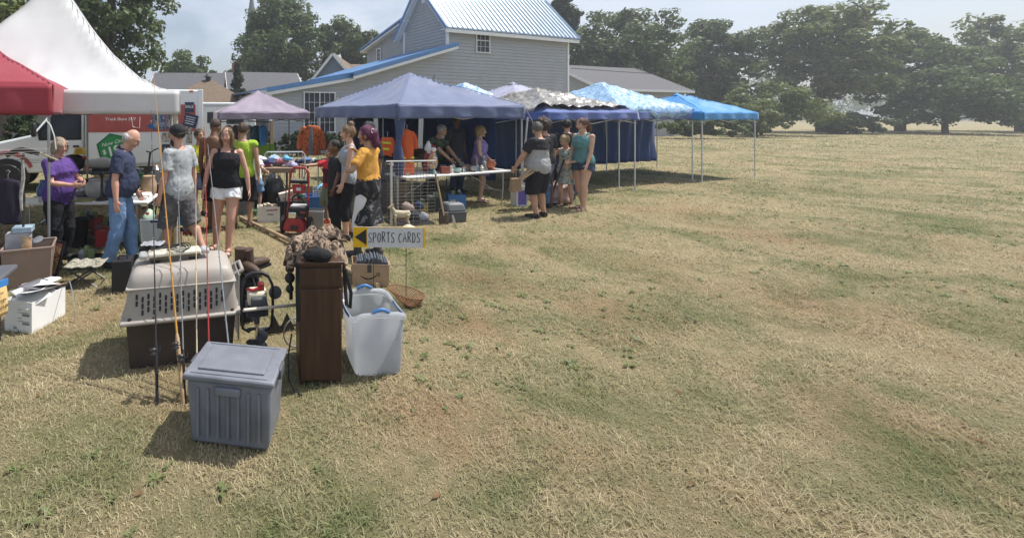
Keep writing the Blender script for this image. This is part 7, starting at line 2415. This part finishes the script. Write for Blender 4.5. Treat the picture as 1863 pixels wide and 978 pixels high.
def deer():
    t = thing('deer_figure', 'cream resin deer figure with antlers in front of the wire cage', 'figurine', (1.76, 7.62, 0), R(4))
    b = MB()
    b.tube([(-.10, 0, .26), (-.02, 0, .255), (.07, 0, .25), (.15, 0, .255), (.17, 0, .24)], [(.04, .06), (.045, .065), (.043, .06), (.048, .062), (.02, .03)], 14, side=(0, 1, 0))
    b.tube([(-.08, 0, .27), (-.12, 0, .33), (-.145, 0, .375)], [(.034, .05), (.027, .034), (.025, .028)], 12, side=(0, 1, 0))
    b.tube([(-.13, 0, .385), (-.17, 0, .37), (-.205, 0, .355)], [(.026, .028), (.02, .022), (.012, .013)], 10, side=(0, 1, 0))
    for (x, y, kx) in ((-.09, -.03, .0), (-.07, .03, .0), (.13, -.03, .02), (.15, .03, .02)):
        hind = kx > 0
        pts = [(x, y, .25), (x + (-.012 if hind else .0), y, .15), (x + (.022 if hind else .006), y, .085), (x + (.01 if hind else .0), y, .012)]
        b.tube(pts, [.034 if hind else .026, .022, .013, .012], 8)
        b.box((x + (.006 if hind else -.004), y, .01), (.028, .02, .02))
    for s in (-1, 1):
        b.tube([(-.125, s * .02, .40), (-.105, s * .045, .41)], [.012, .005], 6)
        b.tube([(-.14, s * .012, .40), (-.13, s * .03, .45), (-.15, s * .045, .50)], [.007, .006, .004], 6)
        b.tube([(-.13, s * .03, .45), (-.165, s * .04, .475)], [.005, .003], 6)
        b.tube([(-.14, s * .038, .47), (-.115, s * .05, .505)], [.005, .003], 6)
    b.tube([(.165, 0, .27), (.19, 0, .26)], [.012, .006], 6)
    mkobj('body', remeshed(b, 'body', .006, 2), M('cream_resin', (.55, .46, .33), .55, .12, 14), t, smooth=180)
deer()
o = crumple('pale_rock', M('cream_stone', (.62, .55, .40), .8, .12, 10), None, (0, 0, .07), (.15, .1, .11), .02, 9, 3.3)
o.location = (1.78, 7.15, 0)
tag(o, 'rounded cream stone lump peeking above the sign', 'rock')
def spade():
    t = thing('spade', 'wooden-handled spade leaning on the right side of the wire cage', 'spade', (2.60, 7.95, 0), 0)
    MB().tube([(0, 0, .16), (-.06, .06, .55), (-.11, .12, .88)], .017, 8).build('shaft', m_pine, t)
    MB().tube([(-.11, .12, .87), (-.13, .13, .93)], [.020, .016], 8).build('grip', m_whitepl, t)
    MB().grid(lambda u, v: ((u - .5) * .17, -.02 + .03 * (2 * u - 1) ** 2 * .6 + .02 * v, .22 * v + .0), 6, 6).build('blade', M('rusty_steel', (.10, .075, .06), .6, .3, 14, metal=.4), t, solid=.006)
spade()
t = thing('edging_blade', 'short curved metal blade stuck upright in the grass by the pet carrier', 'blade', G(826, 412), R(15))
MB().tube([(.02, 0, 0), (.0, 0, .1), (-.03, 0, .2)], [(.018, .004), (.024, .004), (.016, .004)], 8, side=(1, 0, 0)).build('blade', m_steel, t)
MB().tube([(.024, 0, .0), (.02, 0, .03)], .01, 8).build('tip', m_black, t)
t = thing('pet_carrier', 'small charcoal pet carrier with top handle on the grass', 'carrier', G(831, 406), R(10))
t.location = (t.location.x, t.location.y + .2, 0)
MB().box((0, 0, .085), (.36, .30, .17), top=(1.06, 1.06)).build('lower_shell', m_charcoal, t, bevel=.02)
MB().box((0, 0, .178), (.40, .335, .018)).build('rim', m_charcoal, t, bevel=.006)
MB().box((0, 0, .26), (.375, .31, .15), top=(.80, .78)).build('upper_shell', M('carrier_grey', (.17, .18, .19), .5, .08, 6), t, bevel=.035)
MB().tube([(-.07, 0, .33), (-.065, 0, .365), (.065, 0, .365), (.07, 0, .33)], .010, 8).build('handle', m_black, t)

# --- figurine table under the blue canopy
FT0, FTR = (2.10, 8.55), R(24)
FT = frame_of(FT0, FTR)
folding_table('figurine_table', 'white folding table crowded with figurines under the blue canopy', (FT0[0], FT0[1], 0), FTR, 2.75, .70, .74, m_whitepl, m_steel)
zt = .74
def rooster():
    t = thing('rooster_statue', 'tall colourful rooster-like statue with white feathers on the figurine table', 'statue', FT(.84, .26, zt), R(20))
    MB().lathe([(.10, 0), (.11, .03), (.06, .06), (.05, .1)], n=16).build('base', M('teal_glaze', (.06, .16, .18), .35, .3, 12), t)
    b = MB().ball((0, 0, .22), (.10, .10, .15), 18, 14)
    b.tube([(0, 0, .30), (.01, 0, .40), (.0, 0, .46)], [.07, .05, .045], 12)
    b.build('body', camo_mat('rooster_glaze', ((.05, .12, .13), (.6, .6, .58), (.48, .12, .06), (.5, .36, .1)), 14, .4), t)
    MB().ball((.01, -.02, .48), (.05, .055, .05), 12, 9).build('head', m_whitepl, t)
    c = MB()
    for k in range(4):
        c.ball((.01, -.05 + .03 * k, .54), (.012, .022, .028), 8, 6)
    c.build('comb', m_red, t)
    for k in range(14):
        a = R(-100 + 15 * k)
        MB().tube([(.0, 0, .24), (.09 * math.cos(a), .03, .26 + .11 * math.sin(a) + .04), (.14 * math.cos(a), .03, .24 + .15 * math.sin(a) + .06)], [(.012, .02), (.02, .01), (.004, .004)], 6).build('feather', M('feather_white', (.62, .68, .70), .6, .1, 10), t)
rooster()
t = thing('santa_figure', 'white and red hooded figure behind the rooster statue', 'figurine', FT(.92, .48, zt), R(0))
MB().lathe([(.09, 0), (.10, .1), (.085, .3), (.06, .42)], n=16).build('robe', m_red, t)
MB().ball((0, 0, .47), .055, 12, 9).build('head', M('skin_fair', SK['fair']), t)
MB().lathe([(.075, .44), (.08, .48), (.065, .55), (.03, .60), (.035, .62), (.005, .64)], n=14).build('hood', m_whitepl, t)
MB().ball((0, -.045, .42), (.045, .03, .06), 10, 8).build('beard', m_whitepl, t)
t = thing('terracotta_pot', 'round orange lidded pot on a saucer at the right end of the figurine table', 'pot', FT(2.38, .30, zt), 0)
or_ = M('orange_glaze', (.50, .13, .045), .3, .15, 10, spec=.6)
MB().lathe([(.14, 0), (.15, .015), (.13, .022), (.05, .02)], n=26).build('saucer', or_, t)
MB().lathe([(.08, .02), (.13, .06), (.145, .11), (.13, .155), (.11, .165)], n=26).build('bowl', or_, t)
MB().lathe([(.12, .166), (.10, .185), (.04, .20), (.018, .205), (.024, .225), (.005, .235)], n=22).build('lid', or_, t)
for s in (-1, 1):
    MB().tube([(s * .135, 0, .12), (s * .17, 0, .13), (s * .17, 0, .10), (s * .14, 0, .09)], .010, 6).build('handle', or_, t)
figs = [('dark red planter box', 'planter', .92, .14, (.32, .09, .06), 'box', .09), ('red lantern', 'lantern', .97, .16, (.30, .05, .06), 'can', .09), ('white angel figure', 'figurine', 1.12, .14, (.6, .6, .62), 'figure', .10), ('green and white dish', 'dish', 1.28, .16, (.30, .42, .36), 'bowl', .07),
        ('white swan figure', 'figurine', 1.44, .13, (.62, .6, .58), 'figure', .07), ('brown and silver music box', 'box', 1.60, .2, (.22, .14, .12), 'box', .10), ('silver twig wreath', 'wreath', 1.76, .16, (.34, .33, .34), 'bowl', .09), ('red-winged silver eagle figure', 'figurine', 1.92, .22, (.34, .26, .26), 'wing', .22),
        ('tall silver knight figure', 'figurine', 2.14, .2, (.30, .32, .34), 'figure', .24), ('small blue jar', 'jar', 1.08, .34, (.10, .18, .34), 'can', .09), ('cream candle', 'candle', 1.38, .36, (.66, .6, .45), 'can', .10), ('pewter goblet', 'goblet', 1.68, .4, (.36, .36, .38), 'goblet', .13)]
for i, (lb, cat, x, y, col, shp, h) in enumerate(figs):
    mt = M('fig_%d' % i, col, .35, .25, 16, metal=.5 if 'silver' in lb or 'pewter' in lb else 0, spec=.5)
    mb = MB()
    if shp == 'box':
        mb.box((0, 0, h / 2), (.12, .08, h)).box((0, 0, h + .005), (.13, .09, .012))
    elif shp == 'can':
        mb.lathe([(.03, 0), (.035, .01), (.035, h * .8), (.028, h * .9), (.03, h), (.01, h + .012)], n=14)
    elif shp == 'bowl':
        mb.lathe([(.03, 0), (.06, .02), (.075, h * .7), (.065, h), (.03, h * .8)], n=16)
    elif shp == 'goblet':
        mb.lathe([(.035, 0), (.01, .015), (.008, h * .45), (.035, h * .6), (.04, h), (.03, h * .95)], n=14)
    elif shp == 'wing':
        mb.lathe([(.06, 0), (.05, .03), (.02, .06), (.035, .12), (.03, .18), (.022, h)], n=12)
        for s in (-1, 1):
            mb.tube([(s * .02, 0, .14), (s * .09, 0, .20), (s * .11, 0, .12), (s * .08, 0, .06)], [(.02, .03), (.012, .04), (.01, .03), (.006, .012)], 8)
    else:
        mb.lathe([(h * .3, 0), (h * .26, h * .08), (h * .16, h * .35), (h * .2, h * .55), (h * .1, h * .68), (h * .13, h * .78), (h * .11, h * .92), (h * .02, h)], n=14)
        for s in (-1, 1):
            mb.tube([(s * h * .15, 0, h * .58), (s * h * .26, -.01, h * .42), (s * h * .16, -.03, h * .32)], h * .05, 6)
    o = single(cat.replace(' ', '_'), lb + ' on the figurine table', cat, mb, mt, FT(x + .22 - .1 * x, y, zt), R(10 * i))
    o.scale = (1.35, 1.35, 1.35)
for i in range(22):
    rr = random.Random(100 + i)
    col = [(.45, .42, .38), (.10, .11, .13), (.30, .08, .07), (.12, .2, .28), (.55, .5, .42), (.2, .13, .09)][i % 6]
    h = rr.uniform(.06, .15)
    mb = MB().lathe([(h * .35, 0), (h * .3, h * .1), (h * rr.uniform(.12, .3), h * .4), (h * rr.uniform(.2, .38), h * .6), (h * .12, h * .8), (h * .16, h * .9), (.004, h)], n=12)
    single('small_ornament', ('cream', 'black', 'dark red', 'blue grey', 'ivory', 'brown')[i % 6] + ' trinket on the figurine table, number %s from the left' % ('one two three four five six seven eight nine ten eleven twelve thirteen fourteen fifteen sixteen seventeen eighteen nineteen twenty twenty-one twenty-two'.split()[i]), 'ornament', mb, M('trinket_%d' % (i % 6), col, .35, .3, 18, spec=.5), FT(.98 + .062 * i, rr.uniform(.08, .5), zt), 0, group='small ornaments crowding the figurine table')
single('table_cloth_roll', 'dark bolt of cloth lying along the back of the figurine table', 'cloth', MB().tube([(-.5, 0, .05), (.5, 0, .05)], .05, 12), cloth('dark_plum', (.06, .035, .05)), FT(1.5, .58, zt), FTR)

# goods on dark tables deep in the stalls
folding_table('stall_table', 'dark table at the back of the blue stall', (2.7, 11.6, 0), R(21), 1.7, .6, .72, m_charcoal, m_blackmetal)
sb = frame_of((2.7, 11.6), R(21))
for i, (lb, col, sx, sz) in enumerate((('white glass lamp', (.62, .62, .6), .07, .42), ('brown suitcase', (.18, .10, .06), .22, .3), ('grey toolbox', (.22, .23, .25), .2, .22), ('dark speaker', (.03, .03, .035), .12, .36))):
    mb = MB()
    if 'lamp' in lb:
        mb.lathe([(.06, 0), (.065, .02), (.02, .04), (.03, .14), (.015, .24), (.1, .25), (.06, .42)], n=14)
    else:
        mb.box((0, 0, sz / 2), (sx * 2, .2, sz)).tube([(-.05, 0, sz), (-.04, 0, sz + .03), (.04, 0, sz + .03), (.05, 0, sz)], .008, 6)
    single(lb.split()[-1], lb + ' on the dark table at the back of the blue stall', lb.split()[-1], mb, M('back_%d' % i, col, .5, .2, 8), sb(.2 + .42 * i, .3, .72), R(21), .01)
t = thing('draped_table', 'table covered with black cloth behind the girl in the floral dress', 'table', (5.5, 10.55, 0), R(12))
MB().box((.75, .35, .735), (1.5, .7, .03)).build('tabletop', m_charcoal, t, bevel=.01)
for x in (.1, 1.4):
    for y in (.08, .62):
        MB().rod((x, y, 0), (x, y, .72), .014).build('leg', m_blackmetal, t)
hanging_sheet('table_cloth', None, None, Vector((-.01, -.012)), Vector((1.51, -.012)), .06, .755, cloth('black', (.02, .02, .024)), 12, .02, 2, .004, t)
dt = frame_of((5.5, 10.55), R(12))
for i in range(7):
    single('dark_ornament', ('leftmost', 'second', 'third', 'fourth', 'fifth', 'sixth', 'rightmost')[i] + ' dark ornament on the black-draped table', 'ornament', MB().lathe([(.05, 0), (.03, .03), (.05, .08 + .02 * (i % 3)), (.02, .14 + .03 * (i % 2)), (.03, .18 + .03 * (i % 2))], n=12), M('ornament_%d' % (i % 3), ((.04, .04, .05), (.2, .19, .18), (.12, .07, .05))[i % 3], .4), dt(.1 + .2 * i, .3, .75), 0, group='ornaments on the black-draped table')
single('cardboard_sheet', 'folded cardboard piece held by the man in the two-tone tee', 'cardboard', MB().box((0, 0, 0), (.30, .10, .03), rot=Matrix.Rotation(R(-30), 3, 'Y')).box((.0, .01, .035), (.24, .1, .02), rot=Matrix.Rotation(R(-38), 3, 'Y')), m_card, (4.24, 8.36, .80), R(10), .004)
t = thing('paper_bag', 'brown paper bag hanging beside the two-tone tee man', 'bag', (4.33, 8.95, .42), R(10))
MB().box((0, 0, .12), (.22, .12, .26), top=(.9, .5)).build('bag', m_card, t, bevel=.01)
t = thing('purple_crate', 'purple and white crate on the grass left of the two-tone tee man', 'crate', G(944, 374), R(6))
mb = MB(); open_box(mb, .24, .22, .42, .01)
mb.build('crate_shell', m_whitepl, t)
MB().box((.0, -.115, .19), (.17, .012, .30)).build('purple_panel', M('purple_plastic', (.20, .15, .48), .5, .08, 6), t, smooth=0)
t = thing('steel_box', 'grey steel box on the grass right of the two-tone tee man', 'box', G(993, 376), R(4))
MB().box((0, .1, .14), (.26, .2, .27)).build('case', M('grey_steel_paint', (.27, .29, .30), .5, .12, 8), t, bevel=.006)
MB().box((0, .1, .285), (.27, .21, .02)).build('lid', M('grey_steel_paint'), t, bevel=.004)
o = crumple('blanket_heap', M('cloth_dusty_rose', (.30, .19, .18), .9, .4, 9, col2=(.52, .40, .38)), None, (0, 0, .22), (.24, .2, .27), .09, 7, 4.0, 36, 24)
o.location = (5.62, 9.75, 0); tag(o, 'heap of dusty rose patterned blanket beside the steel box', 'blanket')
o = crumple('bean_bag', cloth('brown_bean', (.055, .038, .032)), None, (0, 0, .15), (.24, .22, .21), .03, 6, 2.0)
o.location = (5.86, 9.98, 0); tag(o, 'dark brown bean bag behind the rose blanket', 'bean bag')
for k, (a, b, col, lb) in enumerate((((5.18, 9.2, .12), (5.36, 9.45, 1.22), (.11, .045, .025), 'reddish brown walking stick leaning beside the two-tone tee man'), ((5.22, 9.25, .30), (5.68, 9.5, 1.18), (.03, .028, .03), 'black stick crossing the reddish brown walking stick'))):
    o = MB().tube([a, Vector(a).lerp(Vector(b), .5), b], [.024, .020, .014], 8).build('walking_stick', M('stick_%d' % k, col, .45, .2, 10))
    tag(o, lb, 'stick')
# ------------------------------------------------------------------ more small goods
rng = random.Random(33)
BX = [('flat brown carton under the left end of the white table', -3.55, 6.95, .34, .26, .22, m_card), ('grey storage box under the white table beside the waste bin', -2.82, 7.0, .32, .28, .24, m_greypl), ('white shoe box under the right end of the white table', -2.48, 6.95, .30, .2, .13, m_paper),
      ('dark red crate in the shade behind the waste bin', -3.3, 7.3, .34, .3, .28, M('dark_red_plastic', (.20, .04, .04), .6)), ('blue box behind the treadle table', -1.98, 8.0, .28, .24, .26, m_bluepl), ('brown carton beside the foot of the treadle table', -2.72, 7.9, .3, .26, .3, m_card),
      ('olive ammunition box at the left of the purple-shirted woman', -3.62, 5.75, .28, .16, .2, M('olive_steel', (.10, .11, .06), .6)), ('black tool case on the grass behind the camp stool', -2.62, 5.72, .36, .2, .14, m_black),
      ('tan carton right of the black sacks', -.12, 9.1, .3, .26, .3, m_card), ('green plastic box between the clothes tables', .12, 9.35, .32, .26, .24, M('green_plastic', (.04, .20, .10), .5)), ('low cardboard tray below the black-legged table', .55, 9.9, .42, .3, .12, m_card),
      ('white box below the black-legged table', .95, 10.2, .3, .24, .24, m_paper), ('black crate under the figurine table', 2.75, 9.15, .4, .3, .28, m_black), ('yellow crate under the figurine table', 2.45, 8.95, .28, .24, .2, M('yellow_plastic', (.5, .36, .06), .5)),
      ('blue bin under the right part of the figurine table', 3.3, 9.35, .34, .28, .3, m_bluepl), ('brown carton behind the orange overall', 2.2, 9.7, .4, .3, .5, m_card), ('dark chest behind the mustard tee', 1.55, 9.0, .5, .4, .62, m_charcoal),
      ('grey plastic drawer unit behind the safety vest', 1.95, 10.0, .4, .4, .8, m_greypl), ('stacked dark boxes at the back of the royal blue stall', 6.6, 11.6, .6, .4, .8, m_charcoal), ('white cooler behind the steel box', 5.35, 10.3, .5, .3, .4, m_whitepl)]
for lb, x, y, w, d, h, mt in BX:
    t = thing('storage_box', lb, 'box', (x, y, 0), rng.uniform(-.3, .3))
    mb = MB(); open_box(mb, w, d, h, .008, 1.03)
    mb.build('box', mt, t, bevel=.004)
    for k in range(4):
        m_ = cloth('clutter_%d' % rng.randrange(9), [(.4, .36, .3), (.12, .12, .14), (.35, .08, .08), (.1, .16, .3), (.55, .53, .5), (.2, .26, .12), (.45, .3, .1), (.3, .3, .33), (.06, .05, .05)][rng.randrange(9)])
        sx, sy, sz = rng.uniform(.05, .1) * 1.2, rng.uniform(.05, .09), rng.uniform(.06, .14)
        q = MB()
        if k % 2:
            q.box((rng.uniform(-.28, .28) * w, rng.uniform(-.25, .25) * d, h - .02 + sz * .3), (sx, sy, sz), rng.uniform(0, 3))
        else:
            q.lathe([(sx * .4, 0), (sx * .5, .02), (sx * .45, sz), (sx * .2, sz * 1.3)], (rng.uniform(-.28, .28) * w, rng.uniform(-.25, .25) * d, h - .05), 10)
        q.build('content', m_, t)
# goods along the white and dark tables
GD = [('blue glass bottle', 'bottle', (.05, .12, .3), .24), ('green vase', 'vase', (.08, .2, .12), .2), ('white mug', 'mug', (.7, .7, .68), .1), ('copper kettle', 'kettle', (.4, .17, .08), .16), ('black thermos', 'thermos', (.03, .03, .03), .26), ('cream bowl', 'bowl', (.6, .55, .42), .08),
      ('red tin', 'tin', (.4, .05, .05), .13), ('clear jar', 'jar', (.55, .6, .62), .15), ('brown teapot', 'teapot', (.2, .1, .05), .14), ('silver cup', 'cup', (.5, .5, .52), .1)]
for i, (lb, cat, col, h) in enumerate(GD):
    on_dark = i % 2
    p = BT(.2 + .17 * i, .16 + .1 * (i % 3), .72) if on_dark else WT(.1 + .175 * i, .58 - .05 * (i % 3), .67)
    mb = MB().lathe([(h * .28, 0), (h * .34, h * .1), (h * .36, h * .45), (h * .2, h * .7), (h * .15, h * .9), (h * .18, h), (h * .13, h)], n=14)
    if cat in ('kettle', 'teapot', 'mug', 'cup'):
        mb.tube([(h * .32, 0, h * .6), (h * .6, 0, h * .65), (h * .58, 0, h * .3), (h * .34, 0, h * .2)], h * .06, 6)
    single(cat, lb + (' on the dark table by the truck' if on_dark else ' at the back of the long white table'), cat, mb, M('goods_%d' % i, col, .35, .2, 10, spec=.5), p)
KT = frame_of((-4.3, 7.75), R(6))
folding_table('folding_table', 'brown folding table in the shade between the white table and the truck', (-4.3, 7.75, 0), R(6), 2.0, .6, .70, m_walnut, m_blackmetal)
WORDS = 'first second third fourth fifth sixth seventh eighth ninth tenth eleventh twelfth thirteenth fourteenth fifteenth sixteenth seventeenth eighteenth nineteenth twentieth'.split()
COLS = [('black', (.03, .03, .035)), ('silver', (.42, .42, .44)), ('white', (.62, .62, .6)), ('brown', (.17, .09, .05)), ('red', (.32, .05, .05)), ('green', (.07, .17, .09)), ('blue', (.06, .11, .26)), ('tan', (.40, .30, .19))]
def goods_row(n, place, at, seed, group):
    rr = random.Random(seed)
    for i in range(n):
        cn, col = COLS[rr.randrange(8)]
        kind = rr.choice(['vase', 'box', 'pan', 'lantern', 'radio', 'bowl'])
        h = rr.uniform(.09, .22)
        mb = MB()
        if kind == 'vase':
            mb.lathe([(h * .2, 0), (h * .33, h * .25), (h * .3, h * .5), (h * .12, h * .75), (h * .2, h), (h * .15, h)], n=12)
        elif kind == 'box':
            mb.box((0, 0, h * .35), (h * 1.2, h * .8, h * .7)).box((0, 0, h * .72), (h * 1.25, h * .85, h * .06))
        elif kind == 'pan':
            mb.lathe([(h * .55, 0), (h * .65, h * .3), (h * .62, h * .3), (h * .5, .01)], n=16).tube([(h * .6, 0, h * .25), (h * 1.4, 0, h * .35)], h * .06, 6)
        elif kind == 'lantern':
            mb.lathe([(h * .25, 0), (h * .28, h * .1), (h * .18, h * .2), (h * .22, h * .6), (h * .12, h * .8), (h * .15, h)], n=12).tube([(h * .15, 0, h * .9), (0, 0, h * 1.25), (-h * .15, 0, h * .9)], h * .03, 5)
        elif kind == 'radio':
            mb.box((0, 0, h * .4), (h * 1.4, h * .5, h * .8)).tube([(-h * .5, 0, h * .8), (-h * .4, 0, h), (h * .4, 0, h), (h * .5, 0, h * .8)], h * .05, 6)
            mb.lathe([(h * .2, 0), (h * .22, .01), (h * .1, .015)], (h * .3, -h * .25, h * .4), 12, rot=Matrix.Rotation(R(90), 3, 'X'))
        else:
            mb.lathe([(h * .25, 0), (h * .5, h * .2), (h * .6, h * .5), (h * .56, h * .5), (h * .2, h * .1)], n=16)
        single(kind, '%s %s, %s from the left %s' % (cn, kind, WORDS[i], place), kind, mb, M('goods_' + cn, col, .4, .25, 12, spec=.5, metal=.6 if cn == 'silver' else 0), at(i, rr), rr.uniform(0, 3), group=group)
goods_row(16, 'on the brown folding table', lambda i, r: KT(.1 + .12 * i, r.uniform(.1, .5), .70), 3, 'goods on the brown table')
goods_row(14, 'below the long white table', lambda i, r: Vector((-3.7 + .125 * i, 6.75 + r.uniform(-.1, .3), 0)), 4, 'goods below the white table')
goods_row(14, 'on the dark back table of the stall', lambda i, r: sb(.08 + .115 * i, r.uniform(.08, .2), .72), 5, 'goods at the back of the blue stall')
goods_row(12, 'on the grass round the treadle table', lambda i, r: Vector((-2.55 + .085 * i, 7.35 + r.uniform(-.12, .15), 0)), 6, 'goods round the treadle table')
goods_row(12, 'on the grass behind the pressure washer', lambda i, r: Vector((-.75 + .14 * i, 8.75 + r.uniform(-.12, .15), 0)), 7, 'goods behind the pressure washer')
# litter and clippings trodden into the lawn
mb = MB()
for i in range(160):
    y = math.sqrt(rng.uniform(4, 100)); x = rng.uniform(-.7, 1.7) * y
    a = rng.uniform(0, 6.28); l = rng.uniform(.02, .07)
    mb.tube([(x, y, .012), (x + l * .5 * math.cos(a), y + l * .5 * math.sin(a), .02), (x + l * math.cos(a), y + l * math.sin(a), .012)], [(.006, .002), (.012, .002), (.002, .001)], 5)
o = mb.build('dead_leaves', M('dead_leaf', (.20, .12, .06), .9, .4, 20))
stuff(o); tag(o, 'scattered dead leaves and twigs on the lawn', 'leaves')

# ------------------------------------------------------------------ haze in the air
def make_haze():
    me = MB().box((100, 150, 21.5), (728, 368, 45)).mesh('haze')
    m = bpy.data.materials.new('haze_air')
    m.use_nodes = True
    nt = m.node_tree
    nt.nodes.clear()
    out = nt.nodes.new('ShaderNodeOutputMaterial')
    v = nt.nodes.new('ShaderNodeVolumePrincipled')
    v.inputs['Color'].default_value = (.86, .90, .96, 1)
    v.inputs['Density'].default_value = .0017
    v.inputs['Anisotropy'].default_value = .3
    nt.links.new(v.outputs['Volume'], out.inputs['Volume'])
    o = mkobj('haze', me, m, smooth=0)
    stuff(o)
    tag(o, 'pale summer haze filling the air over the yard', 'haze')
make_haze()
